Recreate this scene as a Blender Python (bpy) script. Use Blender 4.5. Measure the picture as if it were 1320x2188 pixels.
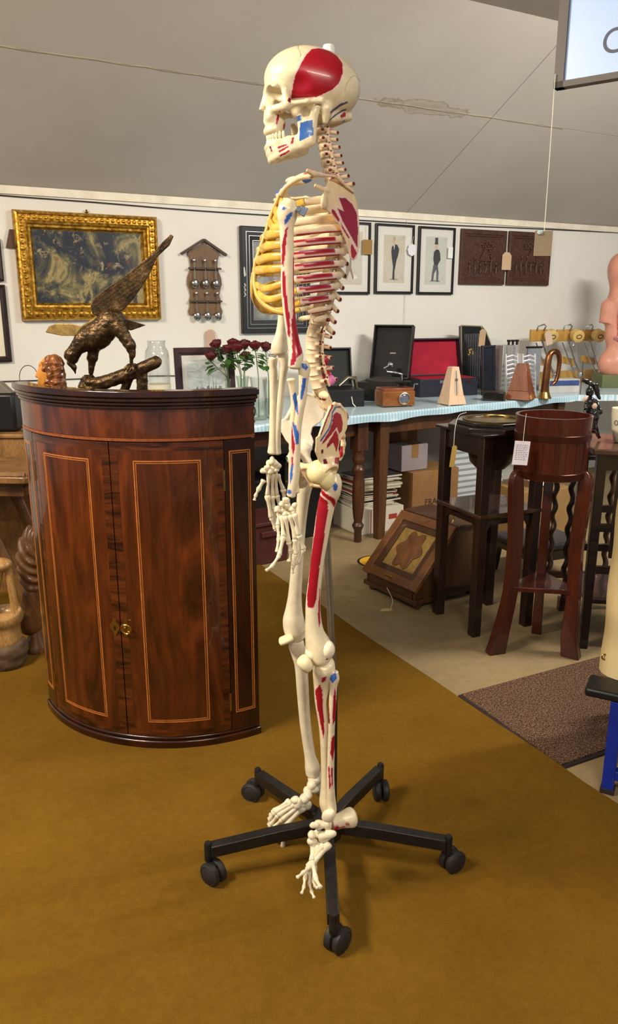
import bpy, bmesh, math, random
import numpy as np
from mathutils import Vector, Matrix, Euler
random.seed(7)
np.random.seed(7)
scene = bpy.context.scene
COL = scene.collection
for o in list(bpy.data.objects):
    bpy.data.objects.remove(o)

# ------------------------------------------------------------------ camera
FPX = 1640.0
PITCH = math.radians(15.0)
CAMH = 1.32
cam_d = bpy.data.cameras.new('camera')
cam_d.sensor_fit = 'HORIZONTAL'
cam_d.sensor_width = 36.0
cam_d.lens = 36.0 * FPX / 1320.0
cam_d.clip_start = 0.02
cam = bpy.data.objects.new('camera', cam_d)
cam.location = (0, 0, CAMH)
cam.rotation_euler = (math.radians(90) - PITCH, 0, 0)
COL.objects.link(cam)
scene.camera = cam

# ------------------------------------------------------------------ light
scene.view_settings.view_transform = 'Standard'
scene.view_settings.look = 'None'
scene.view_settings.gamma = 1.0
scene.view_settings.use_curve_mapping = False
scene.view_settings.exposure = 0.0
world = bpy.data.worlds.new('world')
scene.world = world
world.use_nodes = True
bg = world.node_tree.nodes['Background']
bg.inputs[0].default_value = (0.86, 0.92, 1.0, 1)
bg.inputs[1].default_value = 0.43


def area(name, loc, target, size, size_y, power, col):
    d = bpy.data.lights.new(name, 'AREA')
    d.shape = 'RECTANGLE'
    d.size = size
    d.size_y = size_y
    d.energy = power
    d.color = col
    o = bpy.data.objects.new(name, d)
    o.location = loc
    o.rotation_euler = (Vector(target) - Vector(loc)).to_track_quat('-Z', 'Y').to_euler()
    COL.objects.link(o)
    return o


# strip lamps under the flat ceiling, all above and outside the picture
area('ceiling_lamp_left_offscreen', (-1.85, 1.05, 2.58), (-0.5, 1.95, 0.4), 0.9, 0.08, 100, (1.0, 0.87, 0.69))
area('ceiling_lamp_front_offscreen', (0.5, -0.7, 2.58), (0.3, 1.6, 0.4), 1.3, 0.16, 44, (1.0, 0.91, 0.78))
area('ceiling_lamp_right_offscreen', (2.3, 2.6, 2.58), (1.6, 4.4, 0.8), 1.2, 0.16, 80, (1.0, 0.95, 0.86))

# ------------------------------------------------------------------ pixel -> place
CP, SP = math.cos(PITCH), math.sin(PITCH)


def ray(px, py):
    u = (1094.0 - py) / FPX
    return Vector(((px - 660.0) / FPX, CP + u * SP, -SP + u * CP))


def P(px, py, Y):                      # point seen at a pixel, standing at distance Y
    r = ray(px, py)
    t = Y / r.y
    return Vector((r.x * t, Y, CAMH + r.z * t))


def G(px, py, z=0.0):                  # point seen at a pixel, lying at height z
    r = ray(px, py)
    t = (z - CAMH) / r.z
    return Vector((r.x * t, r.y * t, z))


def mpp(Y, z):                         # metres per pixel there
    return (Y * CP - (z - CAMH) * SP) / FPX


WA = math.radians(61.6)
WD = Vector((math.sin(WA), math.cos(WA), 0))       # along the back wall, to the right
WN = Vector((-WD.y, WD.x, 0))                      # into the back wall
W0 = Vector((0.75, 5.3, 0))
WROT = math.atan2(WD.y, WD.x)


def WP(s, z, off=0.0):                 # wall coordinates -> world
    p = W0 + WD * s - WN * off
    return Vector((p.x, p.y, z))


# ------------------------------------------------------------------ materials
def lin(c):
    r = []
    for x in c:
        x = x / 255.0
        r.append(x / 12.92 if x <= 0.04045 else ((x + 0.055) / 1.055) ** 2.4)
    return r


MATS = {}


class NT:
    def __init__(self, name):
        self.m = bpy.data.materials.new(name)
        self.m.use_nodes = True
        self.t = self.m.node_tree
        self.b = self.t.nodes['Principled BSDF']
        MATS[name] = self.m

    def n(self, typ, **kw):
        nd = self.t.nodes.new(typ)
        for k, v in kw.items():
            if k.startswith('i_'):
                key = k[2:]
                key = int(key) if key.isdigit() else key.replace('_', ' ')
                nd.inputs[key].default_value = v
            else:
                setattr(nd, k, v)
        return nd

    def l(self, a, b):
        self.t.links.new(a, b)

    def coord(self, scale=(1, 1, 1), rot=(0, 0, 0), kind='Object'):
        tc = self.n('ShaderNodeTexCoord')
        mp = self.n('ShaderNodeMapping')
        mp.inputs['Scale'].default_value = scale
        mp.inputs['Rotation'].default_value = rot
        self.l(tc.outputs[kind], mp.inputs[0])
        return mp.outputs[0]

    def noise(self, vec, scale=5, detail=4, rough=0.55, dist=0.0):
        nd = self.n('ShaderNodeTexNoise')
        nd.inputs['Scale'].default_value = scale
        nd.inputs['Detail'].default_value = detail
        nd.inputs['Roughness'].default_value = rough
        nd.inputs['Distortion'].default_value = dist
        self.l(vec, nd.inputs['Vector'])
        return nd.outputs['Fac']

    def ramp(self, fac, stops, interp='LINEAR'):
        nd = self.n('ShaderNodeValToRGB')
        cr = nd.color_ramp
        cr.interpolation = interp
        while len(cr.elements) < len(stops):
            cr.elements.new(0.5)
        for e, (p, c) in zip(cr.elements, stops):
            e.position = p
            e.color = (*c, 1) if len(c) == 3 else c
        self.l(fac, nd.inputs[0])
        return nd.outputs[0]

    def mix(self, fac, a, b, mode='MIX'):
        nd = self.n('ShaderNodeMix', data_type='RGBA', blend_type=mode)
        for sock, val in ((nd.inputs[0], fac), (nd.inputs[6], a), (nd.inputs[7], b)):
            if isinstance(val, (int, float)):
                sock.default_value = val
            elif isinstance(val, (list, tuple)):
                sock.default_value = (*val, 1) if len(val) == 3 else val
            else:
                self.l(val, sock)
        return nd.outputs[2]

    def math(self, op, a, b=0.0, clamp=False):
        nd = self.n('ShaderNodeMath', operation=op, use_clamp=clamp)
        for i, v in enumerate((a, b)):
            if isinstance(v, (int, float)):
                nd.inputs[i].default_value = v
            else:
                self.l(v, nd.inputs[i])
        return nd.outputs[0]

    def base(self, out):
        if isinstance(out, (list, tuple)):
            self.b.inputs['Base Color'].default_value = (*out, 1)
        else:
            self.l(out, self.b.inputs['Base Color'])

    def bump(self, fac, strength=0.2, dist=0.01):
        nd = self.n('ShaderNodeBump')
        nd.inputs['Strength'].default_value = strength
        nd.inputs['Distance'].default_value = dist
        self.l(fac, nd.inputs['Height'])
        self.l(nd.outputs[0], self.b.inputs['Normal'])

    def set(self, rough=0.5, metal=0.0, coat=0.0, trans=0.0, ior=1.45, spec=None):
        self.b.inputs['Roughness'].default_value = rough
        self.b.inputs['Metallic'].default_value = metal
        self.b.inputs['Coat Weight'].default_value = coat
        self.b.inputs['Transmission Weight'].default_value = trans
        self.b.inputs['IOR'].default_value = ior
        if spec is not None:
            self.b.inputs['Specular IOR Level'].default_value = spec
        return self.m


def M(name, col, rough=0.5, metal=0.0, var=0.12, scale=10, stretch=(1, 1, 1), bump=0.0, coat=0.0, detail=4, spec=None):
    if name in MATS:
        return MATS[name]
    t = NT(name)
    c = lin(col)
    v = t.coord(stretch)
    f = t.noise(v, scale, detail)
    t.base(t.ramp(f, [(0.3, [x * (1 - var) for x in c]), (0.7, [min(1, x * (1 + var)) for x in c])]))
    if bump:
        t.bump(f, bump, 0.01)
    return t.set(rough, metal, coat, spec=spec)


def wood(name, dark, light, scale=6, stretch=(1, 1, 0.08), rough=0.35, coat=0.2, bump=0.03, dist=1.2, streak=0.35):
    if name in MATS:
        return MATS[name]
    t = NT(name)
    v = t.coord(stretch)
    big = t.noise(v, scale, 5, 0.6, dist)
    fine = t.noise(t.coord(tuple(s * 6 for s in stretch)), scale * 4, 3)
    a, b = lin(dark), lin(light)
    mid = [(x + y) / 2 for x, y in zip(a, b)]
    base = t.ramp(big, [(0.3, a), (0.5, mid), (0.72, b)])
    g = t.ramp(fine, [(0.35, (1 - streak,) * 3), (0.65, (1, 1, 1))])
    t.base(t.mix(1.0, base, g, 'MULTIPLY'))
    t.bump(fine, bump, 0.005)
    return t.set(rough, 0, coat)


def glass(name, col=(0.95, 0.98, 0.97), rough=0.02):
    if name in MATS:
        return MATS[name]
    t = NT(name)
    t.base(col)
    return t.set(rough, trans=1.0, ior=1.4)


def vcol(name, rough=0.4, var=0.1, scale=40, bump=0.0, metal=0.0, coat=0.0):
    if name in MATS:
        return MATS[name]
    t = NT(name)
    a = t.n('ShaderNodeVertexColor')
    a.layer_name = 'Col'
    f = t.noise(t.coord(), scale, 4)
    g = t.ramp(f, [(0.3, (1 - var,) * 3), (0.7, (1, 1, 1))])
    t.base(t.mix(1.0, a.outputs[0], g, 'MULTIPLY'))
    if bump:
        t.bump(f, bump, 0.004)
    return t.set(rough, metal, coat)


# ------------------------------------------------------------------ things
ORG = {}


def tag(o, label=None, cat=None, group=None, kind=None):
    if label: o['label'] = label
    if cat: o['category'] = cat
    if group: o['group'] = group
    if kind: o['kind'] = kind
    return o


def thing(name, label, cat, loc=(0, 0, 0), rz=0.0, group=None, local=False):
    """Empty at the base of a thing. local=True: parts are modelled in its own frame."""
    o = bpy.data.objects.new(name, None)
    o.empty_display_size = 0.05
    o.location = loc
    o.rotation_euler = (0, 0, rz)
    COL.objects.link(o)
    ORG[o.name] = Vector((0, 0, 0)) if local else Vector(loc)
    return tag(o, label, cat, group)


def rotm(axis, deg):
    return Matrix.Rotation(math.radians(deg), 3, axis)


def frame(d, up=Vector((0, 0, 1))):
    d = Vector(d).normalized()
    if abs(d.dot(up)) > 0.98:
        up = Vector((0, 1, 0))
    x = up.cross(d).normalized()
    y = d.cross(x).normalized()
    return x, y, d


class MB:
    def __init__(self):
        self.v = []
        self.f = []
        self.mi = []
        self.c = None

    def add(self, vs, fs, mi=0):
        n = len(self.v)
        self.v += [tuple(a) for a in vs]
        self.f += [tuple(i + n for i in f) for f in fs]
        self.mi += [mi] * len(fs)
        return self

    def box(self, c, s, R=None, mi=0):
        c = Vector(c)
        vs = []
        for z in (-1, 1):
            for x, y in ((-1, -1), (1, -1), (1, 1), (-1, 1)):
                q = Vector((x * s[0] / 2, y * s[1] / 2, z * s[2] / 2))
                vs.append(c + (R @ q if R else q))
        return self.add(vs, [(3, 2, 1, 0), (4, 5, 6, 7), (0, 1, 5, 4), (1, 2, 6, 5), (2, 3, 7, 6), (3, 0, 4, 7)], mi)

    def hexa(self, b, t, mi=0):        # four bottom points, four top points (both counter-clockwise from above)
        return self.add(list(b) + list(t), [(3, 2, 1, 0), (4, 5, 6, 7), (0, 1, 5, 4), (1, 2, 6, 5), (2, 3, 7, 6), (3, 0, 4, 7)], mi)

    def rings(self, rings, cap=True, closed=False, mi=0):
        n = len(rings[0])
        vs = [p for r in rings for p in r]
        fs = []
        m = len(rings)
        for i in range(m if closed else m - 1):
            a, b = i * n, ((i + 1) % m) * n
            for j in range(n):
                k = (j + 1) % n
                fs.append((a + j, a + k, b + k, b + j))
        if cap and not closed:
            fs.append(tuple(reversed(range(n))))
            fs.append(tuple((m - 1) * n + j for j in range(n)))
        return self.add(vs, fs, mi)

    def tube(self, pts, r, seg=8, cap=True, closed=False, up=None, mi=0):
        pts = [Vector(p) for p in pts]
        n = len(pts)
        rr = r if isinstance(r, list) else [r] * n
        rings = []
        px = None
        for i, p in enumerate(pts):
            if closed:
                d = pts[(i + 1) % n] - pts[i - 1]
            else:
                d = pts[min(i + 1, n - 1)] - pts[max(i - 1, 0)]
            if d.length < 1e-9:
                d = Vector((0, 0, 1))
            d.normalize()
            if px is None:
                x, y, _ = frame(d, up or Vector((0, 0, 1)))
            else:
                x = (px - d * px.dot(d))
                if x.length < 1e-6:
                    x = frame(d)[0]
                x.normalize()
                y = d.cross(x)
            px = x
            ra = rr[i]
            ra, rb = ra if isinstance(ra, (list, tuple)) else (ra, ra)
            rings.append([p + x * (ra * math.cos(2 * math.pi * j / seg)) + y * (rb * math.sin(2 * math.pi * j / seg)) for j in range(seg)])
        return self.rings(rings, cap, closed, mi)

    def lathe(self, prof, c=(0, 0, 0), axis=(0, 0, 1), seg=24, a0=0, a1=360, mi=0):
        """prof: (radius, height) pairs from bottom to top along axis"""
        x, y, d = frame(Vector(axis)) if tuple(axis) != (0, 0, 1) else (Vector((1, 0, 0)), Vector((0, 1, 0)), Vector((0, 0, 1)))
        c = Vector(c)
        rings = []
        for r, h in prof:
            r = max(r, 1e-5)
            rings.append([c + d * h + x * (r * math.cos(2 * math.pi * j / seg)) + y * (r * math.sin(2 * math.pi * j / seg)) for j in range(seg)])
        return self.rings(rings, True, mi=mi)

    def ball(self, c, r, seg=12, ring=8, R=None, mi=0):
        c = Vector(c)
        r = r if isinstance(r, (list, tuple)) else (r, r, r)
        rings = []
        for i in range(ring + 1):
            a = math.pi * i / ring
            s, h = max(math.sin(a), 1e-4), -math.cos(a)
            row = []
            for j in range(seg):
                q = Vector((r[0] * s * math.cos(2 * math.pi * j / seg), r[1] * s * math.sin(2 * math.pi * j / seg), r[2] * h))
                row.append(c + (R @ q if R else q))
            rings.append(row)
        return self.rings(rings, True, mi=mi)

    def prism(self, poly, o, x, y, n, t0, t1, mi=0):
        """poly in the plane (o, x, y); extruded from t0 to t1 along n"""
        o, x, y, n = Vector(o), Vector(x), Vector(y), Vector(n)
        a = [o + x * u + y * w + n * t0 for u, w in poly]
        b = [o + x * u + y * w + n * t1 for u, w in poly]
        k = len(poly)
        fs = [tuple(reversed(range(k))), tuple(range(k, 2 * k))]
        fs += [(i, (i + 1) % k, k + (i + 1) % k, k + i) for i in range(k)]
        return self.add(a + b, fs, mi)

    def xf(self, Mx):
        self.v = [tuple(Mx @ Vector(p)) for p in self.v]
        return self

    def mesh(self, name, off=None):
        me = bpy.data.meshes.new(name)
        vs = self.v if off is None else [(a - off.x, b - off.y, c - off.z) for a, b, c in self.v]
        me.from_pydata(vs, [], self.f)
        return me

    def build(self, name, mat, parent=None, smooth=35, bevel=0.0, subd=0, fix=True, origin=None):
        off = ORG[parent.name] if parent is not None else (Vector(origin) if origin else None)
        me = self.mesh(name, off)
        mats = mat if isinstance(mat, (list, tuple)) else [mat]
        for m in mats:
            me.materials.append(m)
        if len(mats) > 1:
            me.polygons.foreach_set('material_index', self.mi)
        if fix:
            bm = bmesh.new()
            bm.from_mesh(me)
            bmesh.ops.recalc_face_normals(bm, faces=bm.faces)
            bm.to_mesh(me)
            bm.free()
        if smooth:
            me.shade_smooth()
            if smooth < 180:
                me.set_sharp_from_angle(angle=math.radians(smooth))
        if self.c is not None:
            at = me.color_attributes.new('Col', 'FLOAT_COLOR', 'POINT')
            at.data.foreach_set('color', np.asarray(self.c, dtype=np.float32).ravel())
        o = bpy.data.objects.new(name, me)
        COL.objects.link(o)
        if parent is not None:
            o.parent = parent
            ORG[o.name] = ORG[parent.name]
        elif origin:
            o.location = origin
            ORG[o.name] = Vector(origin)
        else:
            ORG[o.name] = Vector((0, 0, 0))
        if bevel:
            b = o.modifiers.new('bevel', 'BEVEL')
            b.width = bevel
            b.segments = 2
            b.limit_method = 'ANGLE'
            b.angle_limit = math.radians(40)
        if subd:
            s = o.modifiers.new('subd', 'SUBSURF')
            s.levels = s.render_levels = subd
        return o


def struct(o):
    o['kind'] = 'structure'
    return o


def copy_tree(o, parent=None):
    c = o.copy()
    COL.objects.link(c)
    c.parent = parent
    ORG[c.name] = ORG.get(o.name, Vector((0, 0, 0)))
    for ch in o.children:
        copy_tree(ch, c)
    return c


def smoothpath(pts, n=8):
    """Catmull-Rom through tuples of any length"""
    pts = [np.array(p, float) for p in pts]
    ext = [2 * pts[0] - pts[1]] + pts + [2 * pts[-1] - pts[-2]]
    out = []
    for i in range(1, len(ext) - 2):
        a, b, c, d = ext[i - 1:i + 3]
        for k in range(n):
            t = k / n
            out.append(0.5 * (2 * b + (c - a) * t + (2 * a - 5 * b + 4 * c - d) * t * t + (3 * b - a - 3 * c + d) * t ** 3))
    out.append(pts[-1])
    return out


# ------------------------------------------------------------------ implicit surfaces
def sd_ell(p, c, r):
    q = [(p[i] - c[i]) / r[i] for i in range(3)]
    k0 = np.sqrt(q[0] ** 2 + q[1] ** 2 + q[2] ** 2)
    g = [q[i] / r[i] for i in range(3)]
    k1 = np.sqrt(g[0] ** 2 + g[1] ** 2 + g[2] ** 2) + 1e-9
    return k0 * (k0 - 1) / k1


def sd_cap(p, a, b, ra, rb=None):
    rb = ra if rb is None else rb
    a, b = [float(x) for x in a], [float(x) for x in b]
    d = [b[i] - a[i] for i in range(3)]
    dd = sum(x * x for x in d) + 1e-12
    h = np.clip(((p[0] - a[0]) * d[0] + (p[1] - a[1]) * d[1] + (p[2] - a[2]) * d[2]) / dd, 0, 1)
    return np.sqrt(sum((p[i] - a[i] - d[i] * h) ** 2 for i in range(3))) - (ra + (rb - ra) * h)


def smin(a, b, k):
    h = np.clip(0.5 + 0.5 * (b - a) / k, 0, 1)
    return b + (a - b) * h - k * h * (1 - h)


def smax(a, b, k):
    return -smin(-a, -b, k)


def surf(fn, lo, hi, h):
    """naive surface nets -> MB"""
    n = [int(math.ceil((hi[i] - lo[i]) / h)) + 1 for i in range(3)]
    ax = [np.float32(lo[i]) + np.float32(h) * np.arange(n[i], dtype=np.float32) for i in range(3)]
    p = np.meshgrid(*ax, indexing='ij')
    v = fn(p).astype(np.float32)
    s = v < 0
    cx, cy, cz = n[0] - 1, n[1] - 1, n[2] - 1
    acc = np.zeros((cx, cy, cz, 3), np.float32)
    cnt = np.zeros((cx, cy, cz), np.float32)
    corners = [(i, j, k) for i in (0, 1) for j in (0, 1) for k in (0, 1)]

    def sl(A, c):
        return A[c[0]:c[0] + cx, c[1]:c[1] + cy, c[2]:c[2] + cz]
    for c in corners:
        for axis in range(3):
            if c[axis] == 1:
                continue
            e = list(c)
            e[axis] = 1
            a, b = sl(v, c), sl(v, e)
            m = (sl(s, c) != sl(s, e))
            if not m.any():
                continue
            t = np.where(m, a / np.where(m, a - b, 1), 0)
            for q in range(3):
                acc[..., q] += np.where(m, c[q] + (t if q == axis else 0), 0)
            cnt += m
    act = cnt > 0
    idx = -np.ones((cx, cy, cz), np.int64)
    idx[act] = np.arange(act.sum())
    ijk = np.argwhere(act).astype(np.float32)
    pos = (ijk + acc[act] / cnt[act][:, None]) * h + np.array(lo, np.float32)
    faces = []
    for axis in range(3):
        o1, o2 = [q for q in range(3) if q != axis]
        sa = [slice(None)] * 3
        sb = [slice(None)] * 3
        sa[axis] = slice(0, -1)
        sb[axis] = slice(1, None)
        m = s[tuple(sa)] != s[tuple(sb)]
        e = np.argwhere(m)
        e = e[(e[:, o1] > 0) & (e[:, o1] < n[o1] - 1) & (e[:, o2] > 0) & (e[:, o2] < n[o2] - 1)]
        if not len(e):
            continue
        flip = s[tuple(e.T)]
        quad = []
        for d1, d2 in ((-1, -1), (0, -1), (0, 0), (-1, 0)):
            q = e.copy()
            q[:, o1] += d1
            q[:, o2] += d2
            quad.append(idx[tuple(q.T)])
        quad = np.stack(quad, 1)
        if axis == 1:
            flip = ~flip
        quad[~flip] = quad[~flip][:, ::-1]
        faces.append(quad)
    mb = MB()
    mb.v = [tuple(map(float, q)) for q in pos]
    mb.f = [tuple(map(int, q)) for q in np.concatenate(faces)]
    mb.mi = [0] * len(mb.f)
    return mb


def inpoly(x, y, poly):
    r = np.zeros(x.shape, bool)
    j = len(poly) - 1
    for i in range(len(poly)):
        xi, yi = poly[i]
        xj, yj = poly[j]
        c = ((yi > y) != (yj > y)) & (x < (xj - xi) * (y - yi) / ((yj - yi) or 1e-12) + xi)
        r ^= c
        j = i
    return r


def noise3(p, f, seed=0):
    """cheap smooth pseudo noise in about [-1, 1] for relief on sculpted meshes"""
    rs = np.random.RandomState(seed)
    out = np.zeros_like(p[0])
    for _ in range(6):
        k = rs.normal(size=3)
        k *= f / np.linalg.norm(k) * rs.uniform(0.7, 1.4)
        out += np.sin(k[0] * p[0] + k[1] * p[1] + k[2] * p[2] + rs.uniform(0, 6.28))
    return out / 3.0
# ================================================================== the setting
WS = 1.04
W0 = Vector((0.75 * WS, 5.3 * WS, 0))


def WPX(px, py, off=0.0):              # pixel -> (s, z) on the back wall plane
    r = ray(px, py)
    k = (W0.dot(WN) - off) / (r.x * WN.x + r.y * WN.y)
    p = Vector((r.x, r.y, 0)) * k
    return (p - W0).dot(WD), CAMH + r.z * k


WTOP = 1.92
# floor
t = NT('floor_vinyl')
v = t.coord()
f1 = t.noise(v, 1.6, 6, 0.6)
f2 = t.noise(v, 30, 4)
f3 = t.noise(v, 4.5, 5, 0.7, 0.6)
c = t.ramp(f1, [(0.3, lin((138, 118, 84))), (0.7, lin((166, 145, 107)))])
c = t.mix(t.ramp(f3, [(0.66, (0, 0, 0)), (0.75, (0.8, 0.8, 0.8))]), c, lin((98, 82, 58)))
c = t.mix(0.35, c, t.ramp(f2, [(0.3, (0.5, 0.5, 0.5)), (0.7, (1, 1, 1))]), 'MULTIPLY')
t.base(c)
t.bump(f2, 0.05, 0.005)
t.set(0.55)
mb = MB()
mb.box((0.5, 2.5, -0.05), (13, 13, 0.1))
floor = struct(mb.build('floor', MATS['floor_vinyl']))

# carpet on the left half of the floor
t = NT('carpet_gold')
v = t.coord()
f1 = t.noise(v, 2.2, 5, 0.6)
f2 = t.noise(v, 420, 3, 0.7)
f3 = t.noise(v, 55, 4, 0.7)
c = t.ramp(f1, [(0.3, lin((106, 76, 20))), (0.7, lin((124, 91, 27)))])
c = t.mix(0.55, c, t.ramp(f2, [(0.3, (0.45, 0.42, 0.4)), (0.7, (1.25, 1.25, 1.2))]), 'MULTIPLY')
c = t.mix(0.3, c, t.ramp(f3, [(0.35, (0.6, 0.6, 0.6)), (0.65, (1.1, 1.1, 1.1))]), 'MULTIPLY')
t.base(c)
t.bump(f2, 0.35, 0.004)
t.set(0.95, spec=0.1)
e0, ed = Vector((0.084, 3.213, 0)), Vector((0.479, -0.878, 0))
n = 40
edge = []
for i in range(n + 1):
    q = e0 + ed * (-2.2 + 7.0 * i / n)
    edge.append(q + Vector((random.uniform(-.004, .004), 0, 0)))
poly = [(q.x, q.y) for q in edge] + [(-4.5, edge[-1].y), (-4.5, edge[0].y)]
mb = MB()
mb.prism(poly, (0, 0, 0), (1, 0, 0), (0, 1, 0), (0, 0, 1), -0.002, 0.007)
struct(mb.build('floor_carpet', MATS['carpet_gold'], smooth=0))

# brown mottled door mat
t = NT('mat_brown')
v = t.coord()
f2 = t.noise(v, 210, 2, 0.8)
t.base(t.ramp(f2, [(0.36, lin((40, 26, 20))), (0.5, lin((92, 68, 54))), (0.64, lin((146, 118, 96)))]))
t.bump(f2, 0.6, 0.006)
t.set(0.95, spec=0.1)
m0, m1, m2 = Vector((0.523, 2.424, 0)), G(1290, 1405), Vector((0.773, 1.989, 0))
a, b = (m1 - m0), (m2 - m0)
a = a.normalized()
b = (b - a * b.dot(a)).normalized()
ORGM = m0
root = thing('door_mat', 'brown mottled door mat lying beside the gold carpet edge', 'mat', m0)
Lm, Wm = 1.0, 0.49
mb = MB()
mb.prism([(0.012, -0.0), (Lm, -0.0), (Lm, Wm - .014), (0.012, Wm - .014)], m0, a, b, (0, 0, 1), 0.0015, 0.010)
mb.build('pile', MATS['mat_brown'], root)
mb = MB()
mb.prism([(0, -0.004), (Lm + .012, -0.004), (Lm + .012, Wm), (0, Wm)], m0, a, b, (0, 0, 1), 0.001, 0.006)
mb.build('rubber_edge', M('mat_rubber', (42, 32, 28), 0.8), root)

# back wall
t = NT('wall_paint')
v = t.coord()
f = t.noise(v, 1.3, 5)
f2 = t.noise(v, 60, 3)
t.base(t.ramp(f, [(0.3, lin((226, 222, 212))), (0.7, lin((236, 233, 226)))]))
t.bump(f2, 0.04, 0.003)
t.set(0.75, spec=0.25)
mb = MB()
R = Matrix.Rotation(WROT, 3, 'Z')
mb.box(WP(0.3, WTOP / 2, -0.06), (11, 0.12, WTOP), R)
wall = struct(mb.build('wall_back', MATS['wall_paint']))
# joint strip of the wall boards and surface cables
wjs, _ = WPX(862, 680)
mb = MB()
for s in (wjs, wjs - 3.05, wjs + 3.05):
    mb.box(WP(s, WTOP / 2, 0.002), (0.012, 0.006, WTOP), R)
struct(mb.build('trim_1', M('joint_paint', (214, 211, 205), 0.7)))
mb = MB()
mb.box(WP(0.3, WTOP - 0.02, 0.006), (11, 0.014, 0.04), R)
struct(mb.build('trim_2', M('trim_paint', (236, 228, 208), 0.6)))

# sloping ceiling made of boards, then the flat ceiling
SL = math.radians(28)
CU = (-WN * math.cos(SL) + Vector((0, 0, 1)) * math.sin(SL))       # up the slope
CN = (WN * math.sin(SL) + Vector((0, 0, 1)) * math.cos(SL))        # out of the room
t = NT('ceiling_board')
v = t.coord()
f = t.noise(v, 1.1, 5, 0.6)
f2 = t.noise(v, 45, 3)
c = t.ramp(f, [(0.3, lin((188, 182, 174))), (0.7, lin((200, 195, 187)))])
# water stain along the board joint
s_st, L_st = -0.62, 0.905
pc = WP(s_st, 0) + CU * L_st
pc.z += WTOP
tc = t.n('ShaderNodeTexCoord')


def dotn(vec, c0):
    sub = t.n('ShaderNodeVectorMath', operation='SUBTRACT')
    sub.inputs[1].default_value = c0
    t.l(tc.outputs['Object'], sub.inputs[0])
    d = t.n('ShaderNodeVectorMath', operation='DOT_PRODUCT')
    d.inputs[1].default_value = vec
    t.l(sub.outputs[0], d.inputs[0])
    return d.outputs['Value']


du = t.math('MULTIPLY', dotn(WD, pc), 1 / 0.30)
dv = t.math('MULTIPLY', dotn(CU, pc), 1 / 0.055)
rr = t.math('ADD', t.math('MULTIPLY', du, du), t.math('MULTIPLY', dv, dv))
rr = t.math('ADD', rr, t.math('MULTIPLY', t.math('SUBTRACT', t.noise(v, 11, 6), 0.5), 2.6))
c = t.mix(t.ramp(rr, [(0.0, (0.30,) * 3), (0.55, (0.12,) * 3), (0.78, (0.62,) * 3), (0.9, (0, 0, 0))]), c, lin((140, 118, 70)))
t.base(c)
t.bump(f2, 0.03, 0.003)
t.set(0.8, spec=0.2)
LB = 0.90
LT = 1.55
ztop = WTOP + LT * math.sin(SL)
edge_xy = WP(0, 0) + CU * LT
mb = MB()
q0 = WP(-6, 0) + CU * LT
q1 = WP(6, 0) + CU * LT
back = -WN * 9
pts = [(q0.x, q0.y), (q1.x, q1.y), (q1.x + back.x, q1.y + back.y), (q0.x + back.x, q0.y + back.y)]
mb.prism(pts, (0, 0, 0), (1, 0, 0), (0, 1, 0), (0, 0, 1), ztop, ztop + 0.06)
ceil = struct(mb.build('ceiling', M('ceiling_flat', (194, 188, 180), 0.8, var=0.03, scale=1.5)))
g = 0.0022
sj, _ = WPX(868, 470)
for s0, s1 in ((sj - 3.05, sj), (sj, sj + 3.05), (sj + 3.05, sj + 6.1), (sj - 6.1, sj - 3.05)):
    for L0, L1 in ((-0.02, LB), (LB, LT + 0.02)):
        mb = MB()
        base = WP(0, WTOP)
        mb.prism([(s0 + g, L0 + g), (s1 - g, L0 + g), (s1 - g, L1 - g), (s0 + g, L1 - g)], base, WD, CU, CN, 0.0, 0.02)
        mb.build('panel', MATS['ceiling_board'], ceil)
mb = MB()
mb.prism([(-6, -0.02), (6, -0.02), (6, LT + 0.02), (-6, LT + 0.02)], WP(0, WTOP), WD, CU, CN, 0.021, 0.05)
mb.build('batten_backing', M('ceiling_gap', (194, 188, 180), 0.9), ceil)
mb = MB()
pp = []
for i in range(40):
    s = -2.9 + (sj + 0.55 + 2.9) * i / 39
    pp.append(WP(0, WTOP) + WD * s + CU * (LB + random.uniform(-.004, .004)) - CN * 0.001)
mb.tube(pp, (0.006, 0.0016), 6)
mb.build('joint_tape', M('joint_tape', (214, 204, 180), 0.7), ceil)


def wall_cable(name, label, pxs, r, mat, off=0.008):
    pts = []
    for a in pxs:
        s, z = WPX(*a, off)
        pts.append((s, z))
    sp = smoothpath(pts, 8)
    mb = MB()
    mb.tube([WP(a[0], a[1], off) for a in sp], r, 6)
    return tag(mb.build(name, mat), label, 'cable')


cab_m = M('cable_black', (50, 44, 40), 0.6)
wall_cable('wall_cable', 'thin dark cable running along the top of the white wall', [(-140, 402), (0, 417), (200, 432), (380, 447), (560, 459), (760, 470), (940, 480), (1130, 488), (1320, 497), (1400, 501)], 0.0035, cab_m)
wall_cable('wall_cable', 'thin dark cable low on the white wall behind the bronze bird', [(-60, 816), (0, 815), (100, 812), (200, 808), (300, 804), (380, 803), (470, 806)], 0.003, cab_m)

# ================================================================== long tables with one blue cloth
TZ = 0.75
TE = Vector((0.8372, 0.547, 0))
TB = Vector((-0.547, 0.8372, 0))
T0 = Vector((0.188, 4.103, 0))         # a point of the front edge
t = NT('cloth_gingham')
v = t.coord((1, 1, 1), (0, 0, -math.atan2(TE.y, TE.x)))
sep = t.n('ShaderNodeSeparateXYZ')
t.l(v, sep.inputs[0])


def stripes(out):
    fr = t.math('FRACT', t.math('MULTIPLY', out, 1 / 0.022))
    return t.math('GREATER_THAN', fr, 0.5)


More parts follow.
